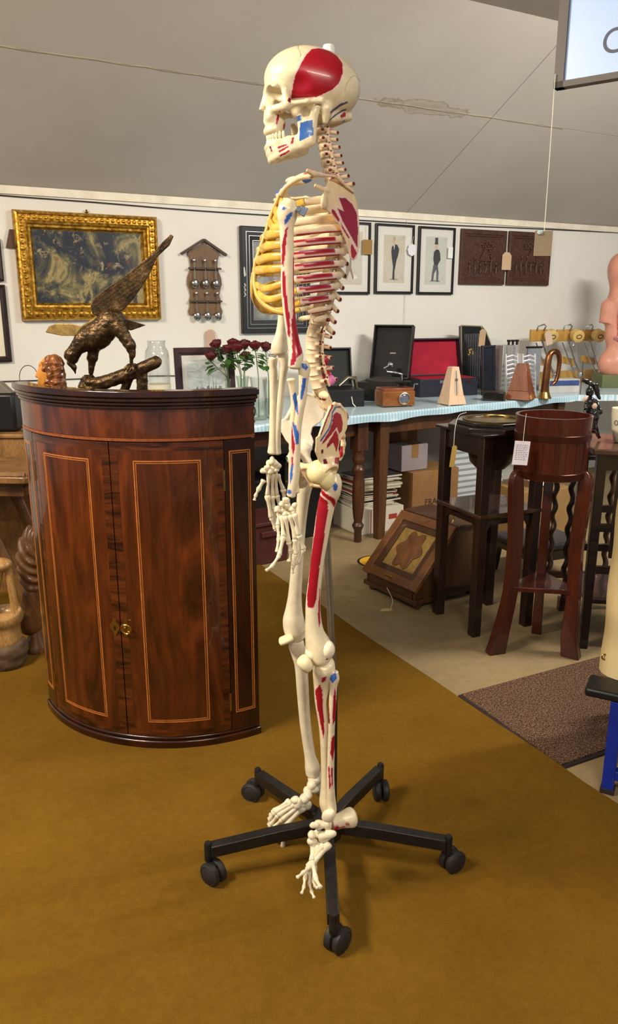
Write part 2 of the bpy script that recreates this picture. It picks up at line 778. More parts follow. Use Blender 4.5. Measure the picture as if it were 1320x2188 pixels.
sx, sy = stripes(sep.outputs[0]), stripes(sep.outputs[1])
sm = t.math('ADD', sx, sy)
c = t.ramp(t.math('MULTIPLY', sm, 0.5), [(0.0, lin((226, 238, 244))), (0.5, lin((200, 226, 238))), (1.0, lin((164, 206, 226)))])
t.base(c)
t.set(0.25, coat=0.3)
A_ = T0 - TE * 1.25
B_ = T0 + TE * 1.905
C_ = Vector((3.1, 5.2, 0))


def hit_wall(p, off=0.012):
    return p + WN * ((W0 - p).dot(WN) - off)


polyw = [A_, B_, C_, hit_wall(C_), hit_wall(A_)]
mb = MB()
mb.prism([(q.x, q.y) for q in polyw], (0, 0, 0), (1, 0, 0), (0, 1, 0), (0, 0, 1), TZ - 0.003, TZ)
# front drop of the cloth with soft waves
cols = []
N_ = 120
for i in range(N_ + 1):
    u = i / N_
    q = A_ + (B_ - A_) * u
    w = 0.004 * math.sin(u * 40) + 0.003 * math.sin(u * 91)
    d = 0.042 + 0.006 * math.sin(u * 17) + 0.004 * math.sin(u * 53)
    cols.append([q + Vector((0, 0, TZ)), q - TB * (0.006 + w * .3) + Vector((0, 0, TZ - .01)), q - TB * (0.006 + w) + Vector((0, 0, TZ - d)), q - TB * (0.003 + w) + Vector((0, 0, TZ - d)), q + TB * 0.0 + Vector((0, 0, TZ - 0.012))])
mb.rings(cols)
q0, q1 = B_, C_
nn = Vector((q1.y - q0.y, -(q1.x - q0.x), 0)).normalized()
mb.hexa([q0 + Vector((0, 0, TZ - .04)) + nn * .006, q1 + Vector((0, 0, TZ - .04)) + nn * .006, q1 + Vector((0, 0, TZ - .04)), q0 + Vector((0, 0, TZ - .04))],
        [q0 + Vector((0, 0, TZ)) + nn * .003, q1 + Vector((0, 0, TZ)) + nn * .003, q1 + Vector((0, 0, TZ)), q0 + Vector((0, 0, TZ))])
o = mb.build('tablecloth', MATS['cloth_gingham'], origin=(T0.x, T0.y, TZ), smooth=30)
tag(o, 'pale blue checked cloth spread over the long tables by the wall', 'tablecloth')

wd_dk = wood('table_wood', (50, 28, 16), (98, 58, 32), 7, (1, 1, 0.12), 0.4)
wd_dk2 = wood('table_wood_brown', (60, 36, 20), (112, 70, 38), 7, (1, 1, 0.12), 0.42)


def turned_leg(mb, x, y, top):
    s = 0.036
    mb.box((x, y, (top + 0.54) / 2), (2 * s, 2 * s, top - 0.54))
    prof = [(.019, 0), (.022, .004), (.022, .07), (.030, .085), (.035, .10), (.026, .115), (.023, .125), (.027, .14), (.033, .2), (.036, .28), (.034, .36), (.028, .40), (.036, .415), (.038, .43), (.028, .445), (.026, .46), (.036, .475), (.038, .49), (.030, .51), (.034, .525), (.034, .54)]
    mb.lathe(prof, (x, y, 0), seg=20)


def long_table(label, u0, u1, depth, legs, mat, turned, inset):
    t = thing('side_table', label, 'table', T0 + TE * u0, math.atan2(TE.y, TE.x), local=True)
    L = u1 - u0
    mb = MB()
    mb.box((L / 2, depth / 2 + 0.02, TZ - 0.003 - 0.0125), (L - 0.01, depth - 0.03, 0.025))
    mb.build('tabletop', mat, t, bevel=0.004)
    ins = inset
    zt = TZ - 0.028
    for (a, b, c_, d_) in ((L / 2, ins + 0.02, L - 2 * ins, 0.022), (L / 2, depth - ins, L - 2 * ins, 0.022), (ins, depth / 2, 0.022, depth - 2 * ins), (L - ins, depth / 2, 0.022, depth - 2 * ins)):
        mb = MB()
        mb.box((a, b, zt - 0.05), (c_, d_, 0.10))
        mb.build('apron', mat, t, bevel=0.002)
    for x, y in ((ins, ins + .02), (L - ins, ins + .02), (ins, depth - ins), (L - ins, depth - ins)):
        mb = MB()
        if turned:
            turned_leg(mb, x, y, zt)
        else:
            mb.hexa([Vector((x - .024, y - .024, 0)), Vector((x + .024, y - .024, 0)), Vector((x + .024, y + .024, 0)), Vector((x - .024, y + .024, 0))],
                    [Vector((x - .034, y - .034, zt)), Vector((x + .034, y - .034, zt)), Vector((x + .034, y + .034, zt)), Vector((x - .034, y + .034, zt))])
        mb.build('leg', mat, t, smooth=40)
    return t


lt = G(770, 1160)
lu = (lt - T0).dot(TE)
lw = (lt - T0).dot(TB)
long_table('dark table with turned legs under the checked cloth', -1.2, lu + 0.06, 0.74, 4, wd_dk, True, 0.06)
lt2 = G(815, 1152)
lu2 = (lt2 - T0).dot(TE)
long_table('brown table with plain tapered legs under the checked cloth', lu2 - 0.05, 1.86, 0.66, 4, wd_dk2, False, 0.05)

# ================================================================== bow-front corner cabinet
CC = Vector((-0.44, 2.605, 0))
CR = 0.51
cab = thing('corner_cabinet', 'bow-fronted mahogany corner cabinet with string inlay and two doors', 'cabinet', CC, local=True)


def flame(name, dark, light, rz=0.0, streak=.3):
    t = NT(name)
    v = t.coord((1, 1, 0.22), (0.12, 0.3, 0))
    big = t.noise(v, 9, 5, 0.62, 1.6)
    v2 = t.coord((1, 1, 0.05))
    fine = t.noise(v2, 90, 4, 0.6)
    a, b = lin(dark), lin(light)
    mid = [(x * .6 + y * .4) for x, y in zip(a, b)]
    base = t.ramp(big, [(0.28, a), (0.5, mid), (0.72, b)])
    g_ = t.ramp(fine, [(0.3, (1 - streak,) * 3), (0.7, (1, 1, 1))])
    t.base(t.mix(1.0, base, g_, 'MULTIPLY'))
    return t.set(0.24, 0, 0.5)


mah = flame('mahogany_flame', (30, 10, 5), (122, 58, 22))
mah_d = flame('mahogany_dark', (26, 9, 5), (68, 27, 12))
t = NT('mahogany_crossband')
v = t.coord((0.25, 0.25, 1.6))
f = t.noise(v, 26, 4, 0.6, 1.0)
t.base(t.ramp(f, [(0.35, lin((34, 13, 6))), (0.62, lin((92, 44, 17)))]))
band_m = t.set(0.26, 0, 0.45)
inl = M('boxwood_inlay', (176, 104, 48), 0.35, var=0.2, scale=60, coat=0.3)
brass = M('old_brass', (176, 142, 78), 0.3, 1.0, var=0.25, scale=50)


def arcslab(mb, r0, r1, a0, a1, z0, z1, n=None, cx=0.0, cy=0.0):
    n = n or max(3, int(abs(a1 - a0) / 2.0))
    rings = []
    for i in range(n + 1):
        a = math.radians(a0 + (a1 - a0) * i / n)
        ca, sa = math.cos(a), math.sin(a)
        rings.append([Vector((cx + r0 * ca, cy + r0 * sa, z0)), Vector((cx + r1 * ca, cy + r1 * sa, z0)), Vector((cx + r1 * ca, cy + r1 * sa, z1)), Vector((cx + r0 * ca, cy + r0 * sa, z1))])
    return mb.rings(rings)


def sector(mb, r, a0, a1, z0, z1, n=44):
    poly = [(r * math.cos(math.radians(a0 + (a1 - a0) * i / n)), r * math.sin(math.radians(a0 + (a1 - a0) * i / n))) for i in range(n + 1)]
    poly.append((0, 0))
    return mb.prism(poly, (0, 0, 0), (1, 0, 0), (0, 1, 0), (0, 0, 1), z0, z1)


AL, AR, AM = -151.0, -56.0, -103.5
mb = MB()
sector(mb, CR - 0.024, AL, AR, 0.02, 1.03)
mb.build('carcass', mah_d, cab)
mb = MB()
sector(mb, CR + 0.004, AL - .4, AR + .4, 0.0, 0.03)
sector(mb, CR - 0.002, AL - .1, AR + .1, 0.03, 0.042)
mb.build('plinth', mah_d, cab, bevel=0.004)
mb = MB()
arcslab(mb, CR - 0.024, CR - 0.003, AL, AR, 0.968, 1.06)
mb.build('frieze', mah, cab)
mb = MB()
arcslab(mb, CR - 0.024, CR - 0.001, AL, AR, 0.959, 0.967)
mb.build('string_moulding', M('string_brown', (132, 70, 34), .35, var=.3, scale=120), cab)
mb = MB()
for r, z0, z1 in ((CR + .003, 1.048, 1.058), (CR + .008, 1.058, 1.068), (CR + .013, 1.068, 1.080), (CR + .018, 1.080, 1.099)):
    arcslab(mb, CR - .03, r, AL - .8 * (r - CR) / .018, AR + .8 * (r - CR) / .018, z0, z1)
mb.build('cornice', mah_d, cab, bevel=0.003)


def inlay_rect(parent, a0, a1, z0, z1, r, w=0.0035, gap=0.0065):
    for k, ww in ((0, w), (gap, w * .6)):
        mb = MB()
        da = math.degrees(k / r)
        dw = math.degrees(ww / r)
        arcslab(mb, r - .002, r + .0005, a0 + da, a1 - da, z0 + k, z0 + k + ww)
        arcslab(mb, r - .002, r + .0005, a0 + da, a1 - da, z1 - k - ww, z1 - k)
        arcslab(mb, r - .002, r + .0005, a0 + da, a0 + da + dw, z0 + k, z1 - k, 1)
        arcslab(mb, r - .002, r + .0005, a1 - da - dw, a1 - da, z0 + k, z1 - k, 1)
        mb.build('inlay', inl, parent, smooth=0)


for a0, a1 in ((AL + .2, -140.2), (-66.8, AR - .2)):
    mb = MB()
    arcslab(mb, CR - 0.024, CR - 0.002, a0, a1, 0.042, 0.957)
    pil = mb.build('pilaster', mah_d, cab)
    inlay_rect(pil, a0 + 1.6, a1 - 1.6, 0.10, 0.925, CR - 0.0015)
for k, (a0, a1) in enumerate(((-140.0, AM - .18), (AM + .18, -67.0))):
    mb = MB()
    r1 = CR - 0.003
    arcslab(mb, CR - 0.024, r1, a0, a1, 0.044, 0.956)
    door = mb.build('door', mah, cab)
    bw = 2.6
    mb = MB()
    arcslab(mb, r1 - .002, r1 + .0004, a0, a0 + bw, 0.044, 0.956, 2)
    arcslab(mb, r1 - .002, r1 + .0004, a1 - bw, a1, 0.044, 0.956, 2)
    arcslab(mb, r1 - .002, r1 + .0004, a0 + bw, a1 - bw, 0.044, 0.066)
    arcslab(mb, r1 - .002, r1 + .0004, a0 + bw, a1 - bw, 0.932, 0.956)
    mb.build('cross_banding', band_m, door)
    inlay_rect(door, a0 + 7.6, a1 - 7.4, 0.092, 0.905, r1 + .0005)
    # brass escutcheon and ring handle beside the meeting edge
    ae = math.radians(AM - 2.1 if k == 0 else AM + 1.9)
    er = Vector((math.cos(ae), math.sin(ae), 0))
    et = Vector((-math.sin(ae), math.cos(ae), 0))
    ec = er * (r1 + .0005) + Vector((0, 0, 0.40))
    mb = MB()
    shp = [(0.014 * math.cos(q) * (1 + .18 * math.cos(4 * q)), 0.024 * math.sin(q) * (1 + .15 * math.cos(4 * q))) for q in [i * math.pi / 14 for i in range(28)]]
    mb.prism(shp, ec, et, (0, 0, 1), er, 0, 0.002)
    esc = mb.build('escutcheon', brass, door)
    mb = MB()
    if k == 1:
        mb.ball(ec + er * .008 + Vector((0, 0, .004)), (.006, .006, .006))
        pts = [ec + er * (.012 + .004 * math.sin(q)) + et * (.006 + .016 * math.cos(q)) + Vector((0, 0, .016 * math.sin(q))) for q in [i * math.pi / 10 for i in range(20)]]
        mb.tube(pts, 0.0026, 6, closed=True)
        mb.build('key', brass, door)
    else:
        mb.prism([(-.003, -.01), (.003, -.01), (.0022, .004), (-.0022, .004)], ec, et, (0, 0, 1), er, .002, .0026)
        mb.build('keyhole', M('black_iron', (14, 12, 11), 0.6), door)
    for z in (0.14, 0.84):
        ah = math.radians(a0 if k == 0 else a1)
        hr = Vector((math.cos(ah), math.sin(ah), 0))
        mb = MB()
        mb.lathe([(.0035, -.03), (.0035, .03)], hr * (r1 + .0005) + Vector((0, 0, z)), seg=8)
        mb.build('hinge', brass, door)
# paper lying on the cabinet
# ================================================================== wheeled stand
ST = Vector((0.045, 1.615, 0))
blk = M('stand_black', (34, 31, 29), 0.35, 0.2, var=0.35, scale=60, bump=0.06)
rub = M('caster_rubber', (38, 35, 33), 0.55, 0.0, var=0.2, scale=40)
stand = thing('wheeled_stand', 'black five-arm wheeled stand with a steel pole carrying the skeleton', 'stand', ST)
mb = MB()
mb.lathe([(.030, .062), (.034, .066), (.034, .118), (.026, .126), (.018, .15)], ST, seg=20)
mb.build('hub', blk, stand)
arm_ang = []
for px, py in ((710, 2025), (550, 1722), (815, 1708), (452, 1890), (970, 1878)):
    g_ = G(px, py - 12)
    d = (g_ - ST)
    arm_ang.append(math.atan2(d.y, d.x))
for k, a in enumerate(arm_ang):
    d = Vector((math.cos(a), math.sin(a), 0))
    s = Vector((-d.y, d.x, 0))
    rad = 0.292
    mb = MB()
    # square tube arm dipping slightly outward
    def ringat(u, z, w, h):
        c_ = ST + d * u + Vector((0, 0, z))
        return [c_ + s * -w - Vector((0, 0, h)), c_ + s * w - Vector((0, 0, h)), c_ + s * w + Vector((0, 0, h)), c_ + s * -w + Vector((0, 0, h))]
    mb.rings([ringat(0.02, 0.096, .013, .0155), ringat(0.12, 0.094, .013, .0155), ringat(rad - .006, 0.082, .013, .0145)])
    arm = mb.build('arm', blk, stand, bevel=0.002)
    mb = MB()
    c_ = ST + d * rad
    mb.lathe([(.0095, .056), (.0095, .098), (.0075, .103)], c_, seg=14)
    mb.build('socket', blk, arm)
    # twin-wheel caster trailing from its stem
    ca = a + (0.9, -1.1, 2.2, 0.6, -0.8)[k]
    w = Vector((math.cos(ca), math.sin(ca), 0))
    tr = Vector((-w.y, w.x, 0))
    cw = c_ + tr * 0.016 + Vector((0, 0, 0.0290))
    mb = MB()
    mb.tube([c_ + Vector((0, 0, .06)), c_ + Vector((0, 0, .038)), cw + Vector((0, 0, .004))], 0.006, 8)
    mb.box(cw + Vector((0, 0, .012)), (0.02, 0.02, 0.024), Matrix.Rotation(ca, 3, 'Z'))
    cast = mb.build('caster', blk, stand)
    for sg in (-1, 1):
        mb = MB()
        mb.lathe([(.004, -.011), (.018, -.011), (.0265, -.009), (.0288, -.003), (.0288, .004), (.023, .008), (.020, .007), (.017, .009), (.004, .010)] if sg > 0 else
                 [(.004, -.010), (.017, -.009), (.020, -.007), (.023, -.008), (.0288, -.004), (.0288, .003), (.0265, .009), (.018, .011), (.004, .011)], cw + w * (.0125 * sg), axis=w, seg=24)
        mb.build('wheel', rub, cast)
YC = 1.62
mb = MB()
ptop, pmid, plow = P(694, 1075, YC), P(712, 1440, YC), ST + Vector((0.012, 0.002, 0.12))
mb.tube([plow, pmid], 0.0105, 16)
mb.build('lower_tube', blk, stand)
mb = MB()
mb.tube([pmid - (pmid - ptop).normalized() * 0.02, pmid, ptop, P(690, 960, YC)], 0.0078, 16)
pole = mb.build('pole', M('steel_tube', (150, 148, 142), 0.3, 0.9, var=0.15, scale=30), stand)

# ================================================================== anatomical skeleton
BONE, RED, BLUE, PINK, TAN = [np.array(lin(c)) for c in ((232, 217, 180), (160, 16, 34), (50, 102, 178), (240, 204, 192), (206, 160, 104))]
DRED = np.array(lin((110, 16, 26)))
YEL = np.array(lin((214, 172, 62)))
bone_m = vcol('painted_bone', 0.32, 0.16, 60, 0.05, coat=0.15)
plain_m = M('plain_bone', (228, 216, 186), 0.36, var=0.1, scale=55, bump=0.04)
ZO = {1: (520, 70, 280 / 1320), 2: (520, 360, 280 / 1320), 3: (520, 680, 280 / 1320), 4: (520, 940, 280 / 1320), 5: (540, 1280, 260 / 1293), 6: (400, 1600, 620 / 1320)}


def zz(k, *pts):
    ox, oy, s = ZO[k]
    return [(ox + a * s, oy + b * s) for a, b in pts]


def polysd(x, y, poly):
    d = np.full(x.shape, 1e9, np.float32)
    for i in range(len(poly)):
        ax_, ay_ = poly[i]
        bx_, by_ = poly[(i + 1) % len(poly)]
        ex, ey = bx_ - ax_, by_ - ay_
        h = np.clip(((x - ax_) * ex + (y - ay_) * ey) / (ex * ex + ey * ey + 1e-12), 0, 1)
        d = np.minimum(d, np.hypot(x - ax_ - ex * h, y - ay_ - ey * h))
    return np.where(inpoly(x, y, poly), -d, d)


def paint(vs, polys, Yp, side=None, edge=0.0022, base=BONE):
    """colour attribute: muscle-attachment areas, drawn as outlines in the lateral plane"""
    v = np.asarray(vs, dtype=np.float32)
    c = np.ones((len(v), 4), np.float32)
    c[:, :3] = base
    ok = np.ones(len(v), bool) if side is None else side
    ds = []
    for poly, col in polys:
        q = [P(a, b, Yp) for a, b in poly]
        d = polysd(v[:, 0], v[:, 2], [(p.x, p.z) for p in q])
        ds.append((d, col))
        m = ok & (d < edge) & (d >= 0)
        c[m, :3] = PINK
    for d, col in ds:
        c[ok & (d < 0), :3] = col
    return c


skel = thing('anatomical_skeleton', 'life-size cream anatomical skeleton with red and blue muscle markings', 'skeleton', ST + Vector((0, 0, 0.05)))


def tubebone(name, parent, pts, polys=(), seg=40, mat=None, dens=0.0022, caps=True):
    """pts: (px, py, Y, half width px, half depth px)"""
    row = []
    for p in pts:
        w = P(p[0], p[1], p[2])
        m = mpp(p[2], w.z)
        row.append((w.x, w.y, w.z, p[3] * m, (p[4] if len(p) > 4 else p[3]) * m))
    L = sum((Vector(row[i + 1][:3]) - Vector(row[i][:3])).length for i in range(len(row) - 1))
    n = max(3, int(L / dens / (len(row) - 1)))
    sp = smoothpath(row, n)
    # rounded ends
    e0, e1 = sp[0], sp[-1]
    pre, post = [], []
    for k in (0.25, 0.6, 0.85):
        q = e0.copy(); dd = (sp[0][:3] - sp[1][:3]); dd = dd / (np.linalg.norm(dd) + 1e-9)
        q[:3] = e0[:3] + dd * e0[3] * (1 - k) * 0.55; q[3:] *= math.sqrt(1 - (1 - k) ** 2); pre.append(q)
        q = e1.copy(); dd = (sp[-1][:3] - sp[-2][:3]); dd = dd / (np.linalg.norm(dd) + 1e-9)
        q[:3] = e1[:3] + dd * e1[3] * (1 - k) * 0.55; q[3:] *= math.sqrt(1 - (1 - k) ** 2); post.append(q)
    sp = pre + sp + post[::-1]
    mb = MB()
    mb.tube([q[:3] for q in sp], [(max(q[3], .0004), max(q[4], .0004)) for q in sp], seg, up=Vector((0, 1, 0)))
    if polys:
        cen = np.repeat(np.array([q[:3] for q in sp]), seg, 0)
        rad = np.repeat(np.array([q[4] for q in sp]), seg)
        v = np.array(mb.v)
        side = v[:, 1] < cen[:, 1] + rad * 0.25
        mb.c = paint(mb.v, polys, np.mean([p[2] for p in pts]) - 0.012, side)
    o = mb.build(name, bone_m if polys else (mat or plain_m), parent, smooth=180, fix=False)
    return o


# ---------------------------------------------------------------- skull
def skx(x, y):
    return (x - 690) / 4.714, (600 - y) / 4.714


SKC = P(*zz(1, (690, 600))[0], 1.62)
SKS = mpp(1.62, SKC.z) * 1.0
pA, pB = P(660, 197, 1.62), P(660, 297, 1.62)
SKZ = (pA.z - pB.z) / 100.0
SKYAW = math.radians(9)


def skull_sdf(p):
    x, y, z = p
    y = np.abs(y)
    q = (x, y, z)
    d = smin(sd_ell(q, (-12, 0, 24), (90, 70, 70)), sd_ell(q, (25, 0, 8), (79, 74, 68)), 18)
    d = smin(d, sd_ell(q, (-84, 0, -2), (18, 50, 14)), 12)           # brow
    d = smin(d, sd_ell(q, (10, 0, -48), (52, 44, 20)), 14)           # base
    d = smin(d, sd_cap(q, (-96, 0, -8), (-108, 0, -40), 8, 6), 8)    # nasal bones
    d = smin(d, sd_cap(q, (-92, 10, -20), (-94, 20, -60), 9, 9), 8)
    d = smin(d, sd_ell(q, (-80, 0, -72), (22, 27, 24)), 12)          # maxilla
    d = smin(d, sd_ell(q, (-85, 0, -88), (20, 27, 12)), 10)
    d = smin(d, sd_cap(q, (-66, 44, -2), (-60, 50, -38), 6, 9), 8)   # lateral orbital rim
    d = smin(d, sd_cap(q, (-86, 26, -46), (-58, 48, -42), 9, 10), 8)
    d = smin(d, sd_cap(q, (-58, 50, -40), (-20, 64, -36), 6.5, 5), 5)  # zygomatic arch
    d = smin(d, sd_cap(q, (-20, 64, -36), (10, 62, -34), 5, 6), 5)
    d = smin(d, sd_cap(q, (22, 54, -48), (20, 50, -72), 13, 7), 9)   # mastoid
    d = smin(d, sd_cap(q, (40, 30, -62), (80, 0, -50), 9, 9), 12)
    d = smax(d, -sd_ell(q, (-98, 30, -16), (36, 18, 18)), 5)         # orbit
    d = smax(d, -sd_ell(q, (-106, 0, -60), (22, 11, 17)), 4)         # nasal aperture
    d = smax(d, -sd_ell(q, (-46, 84, -6), (30, 26, 26)), 12)         # temporal fossa
    d = smax(d, -sd_ell(q, (-34, 40, -62), (26, 16, 20)), 6)
    return d


def place_skull(mb, yaw=SKYAW):
    ca, sa = math.cos(yaw), math.sin(yaw)
    out = []
    for x, y, z in mb.v:
        X, Yv = x * SKS, y * SKS
        out.append((SKC.x + X * ca - Yv * sa, SKC.y + X * sa + Yv * ca, SKC.z + z * SKZ))
    mb.v = out
    return mb


def paint_local(v, polys, side, k, base, edge=4):
    c = np.ones((len(v), 4), np.float32)
    c[:, :3] = base
    x = v[:, 0] * 4.714 + 690
    y = 600 - v[:, 2] * 4.714
    for poly, col, e in polys:
        d = polysd(x, y, poly)
        c[side & (d < e) & (d >= 0), :3] = PINK
        c[side & (d < 0), :3] = col
    return c


mb = surf(skull_sdf, (-122, -86, -118), (112, 86, 104), 1.7)
v = np.array(mb.v)
side = v[:, 1] < -8
patches = [([(450, 712), (458, 620), (480, 520), (530, 420), (590, 320), (650, 250), (730, 224), (830, 238), (900, 290), (946, 380), (940, 490), (900, 590), (830, 660), (740, 700), (690, 720), (460, 722)], RED, 16),
           ([(410, 740), (430, 725), (442, 745), (435, 785), (415, 785), (405, 765)], DRED, 4),
           ([(335, 840), (345, 850), (340, 900), (320, 965), (308, 960), (312, 900)], RED, 6),
           ([(430, 870), (440, 880), (400, 990), (380, 995), (385, 960)], RED, 6),
           ([(820, 865), (860, 820), (930, 765), (1010, 735), (1020, 745), (940, 785), (880, 830), (830, 875)], np.array(lin((70, 84, 104))), 5),
           ([(840, 905), (900, 850), (960, 810), (1010, 790), (1015, 800), (960, 825), (900, 870), (850, 915)], np.array(lin((70, 84, 104))), 5),
           ([(950, 860), (1000, 815), (1020, 820), (1020, 850), (970, 880)], RED, 5),
           ([(945, 930), (1010, 885), (1022, 905), (980, 935)], BLUE * .6, 5),
           ([(930, 960), (1000, 950), (1060, 910), (1095, 845), (1110, 845), (1080, 915), (1020, 970), (950, 990)], np.array(lin((80, 92, 108))), 4)]
col = paint_local(v, patches, side, 1, BONE)
mb.c = col
place_skull(mb)
skull = mb.build('skull', bone_m, skel, smooth=180, fix=True)

# sutures as fine grooves drawn on the vault
def skpt(x, y, z):
    ca, sa = math.cos(SKYAW), math.sin(SKYAW)
    return Vector((SKC.x + x * SKS * ca - y * SKS * sa, SKC.y + x * SKS * sa + y * SKS * ca, SKC.z + z * SKZ))


def mand_sdf(p):
    x, y, z = p
    y = np.abs(y)
    q = (x, y, z)
    lo = [(-88, 0, -148), (-85, 14, -147), (-74, 26, -142), (-50, 37, -132), (-24, 45, -123), (-10, 49, -117)]
    hi = [(-96, 0, -122), (-93, 12, -121), (-80, 23, -117), (-55, 33, -111), (-30, 42, -107), (-14, 48, -104)]
    d = None
    for i in range(5):
        for A in (lo, hi, [tuple((a + b) / 2 for a, b in zip(u, w)) for u, w in zip(lo, hi)]):
            e = sd_cap(q, A[i], A[i + 1], 8.2, 8.2)
            d = e if d is None else smin(d, e, 7)
    q2 = (x, (y - 50) * 1.7, z)
    for a, b, r0, r1 in (((-10, 0, -114), (-3, 6, -56), 10, 8), ((-26, -6, -108), (-34, -2, -62), 10, 6), ((-18, -3, -108), (-18, 0, -74), 11, 11), ((-3, 6, -56), (2, 8, -44), 8, 8)):
        d = smin(d, sd_cap(q2, a, b, r0, r1), 7)
    return d


mb = surf(mand_sdf, (-108, -66, -162), (16, 66, -34), 1.7)
v = np.array(mb.v)
side = v[:, 1] < -4
patches = [([(532, 968), (650, 935), (665, 1085), (522, 1153)], BLUE, 0.1), ([(470, 905), (540, 890), (550, 940), (480, 965)], BLUE * .8, .1),
           ([(310, 1195), (400, 1168), (412, 1180), (325, 1212)], RED, 5), ([(320, 1238), (415, 1190), (425, 1202), (335, 1252)], RED, 5),
           ([(330, 1280), (425, 1232), (432, 1245), (345, 1292)], RED, 5), ([(455, 1110), (478, 1100), (465, 1165), (440, 1180)], RED, 5),
           ([(240, 1180), (255, 1180), (270, 1230), (255, 1235)], DRED, 4)]
mb.c = paint_local(v, patches, side, 1, BONE)
place_skull(mb)
mb.build('mandible', bone_m, skull, smooth=180)
teeth_m = M('tooth_enamel', (232, 222, 186), 0.3, var=0.08, scale=80)
for up in (1, 0):
    for i in range(-7, 8):
        if i == 0:
            continue
        u = (i - (0.5 if i > 0 else -0.5)) / 7.0
        a = u * 1.9
        r_ = 27
        x = -100 + 4 + 44 * (1 - math.cos(a / 1.9 * 1.35)) * 1.0
        y = r_ * math.sin(a / 1.9 * 1.45)
        z = -98 if up else -112
        mb = MB()
        c0 = (x, y, z)
        w = 3.4 if abs(i) < 4 else 4.2
        rings = []
        for zz_, k in ((-7.5, .7), (-5, .95), (0, 1.05), (5, .9), (8, .6)):
            rings.append([Vector((x + 3.6 * k * math.cos(t_), y + w * k * math.sin(t_), z + zz_)) for t_ in [j * math.pi / 4 for j in range(8)]])
        mb.rings(rings)
        place_skull(mb)
        mb.build('tooth', teeth_m, skull, smooth=180, fix=False)
c_ = skpt(36, 0, 70)
mb = MB()
mb.lathe([(.0115, 0), (.012, .002), (.012, .020), (.0105, .024), (.006, .025)], c_, seg=16)
mb.build('hanging_knob', M('white_plastic', (230, 228, 222), 0.4, var=0.06), skull)
for pts in ([(-28, 93), (-36, 80), (-33, 60), (-38, 45)], [(98, 20), (80, 24), (64, 6), (58, -12)], [(98, 20), (88, 42), (76, 58)]):
    sp = smoothpath([(a, b) for a, b in pts], 6)
    mb = MB()
    pp = []
    for k, (a, b) in enumerate(sp):
        for yy in np.arange(-80, 0, 0.8):
            if skull_sdf((np.array([a]), np.array([float(yy)]), np.array([b])))[0] < 0:
                pp.append(skpt(a, yy - .1, b))
                break
    if len(pp) > 2:
        mb.tube(pp, 0.0006, 5)
        mb.build('suture', M('suture_line', (170, 150, 118), 0.7), skull)

# ---------------------------------------------------------------- spine
PSI = math.radians(11)
NF = Vector((math.cos(PSI), math.sin(PSI), 0))      # towards the back of the body
LL = Vector((math.sin(PSI), -math.cos(PSI), 0))     # its left, towards the viewer
AX = P(700, 560, YC).x


def SK(px, py, lat=0.0, Yp=YC):
    w = P(px, py, Yp)
    return Vector((AX, YC, w.z)) + NF * (w.x - AX) + LL * lat


def vertebra_mb(kind):
    # x back, y lateral, z up; unit = mm
    if kind == 'c':
        B, sp, tr, h = (8, 11, 6), ((9, 0, 0), (34, 0, -7), 5.0, 4.4), ((-2, 14, 0), (1, 25, -2), 4, 3.0), 9
    elif kind == 't':
        B, sp, tr, h = (13, 14, 9), ((12, 0, 0), (39, 0, -15), 6.2, 5.2), ((8, 12, 3), (18, 30, 6), 4.5, 3.8), 12
    else:
        B, sp, tr, h = (16, 21, 12), ((16, 0, 0), (44, 0, -5), 6.5, 5.0), ((8, 15, 2), (12, 40, 4), 5, 3.4), 15

    def f(p):
        x, y, z = p
        ya = np.abs(y)
        q = (x, ya, z)
        r = np.sqrt((x / B[0]) ** 2 + (y / B[1]) ** 2)
        waist = 1 - 0.12 * np.cos(np.clip(z / B[2], -1, 1) * 1.57)
        d = np.maximum((r - waist) * min(B[0], B[1]), np.abs(z) - B[2])
        d = smin(d, sd_cap(q, (B[0] - 2, B[1] * .6, 2), (B[0] + 8, B[1] * .5, 2), 4, 4), 3)
        d = smin(d, sd_cap(q, (B[0] + 8, B[1] * .6, 0), (sp[0][0] + 2, 0, 0), 3.6, 4), 3)
        d = smin(d, sd_cap(q, (sp[0][0], sp[0][1], sp[0][2]), sp[1], sp[2], sp[3]), 3)
        d = smin(d, sd_cap(q, tr[0], tr[1], tr[2], tr[3]), 3)
        d = smin(d, sd_cap(q, (B[0] + 7, B[1] * .6, -h * .8), (B[0] + 7, B[1] * .6, h * .8), 3.4, 3.2), 3)
        return d
    mb = surf(f, (-B[0] - 3, -46, -24), (50, 46, 20), 1.6)
    v = np.array(mb.v)
    c = np.ones((len(v), 4), np.float32)
    c[:, :3] = np.array(lin((238, 214, 178)))
    tip = (np.hypot(v[:, 0] - sp[1][0] - 1, v[:, 2] - sp[1][2]) < sp[3] * .75) | (np.abs(v[:, 1]) > tr[1][1] - 1.5)
    c[tip, :3] = DRED
    ds = np.hypot(v[:, 0] - B[0] - 6, v[:, 2] - h * .5) < 2.4
    c[ds & (np.abs(v[:, 1]) > 6), :3] = np.array(lin((120, 30, 30)))
    c[(np.abs(v[:, 2]) < 1.8) & (v[:, 0] > B[0] + 10) & (v[:, 0] < sp[1][0] - 6), :3] = np.array(lin((196, 110, 96)))
    mb.c = c
    return mb


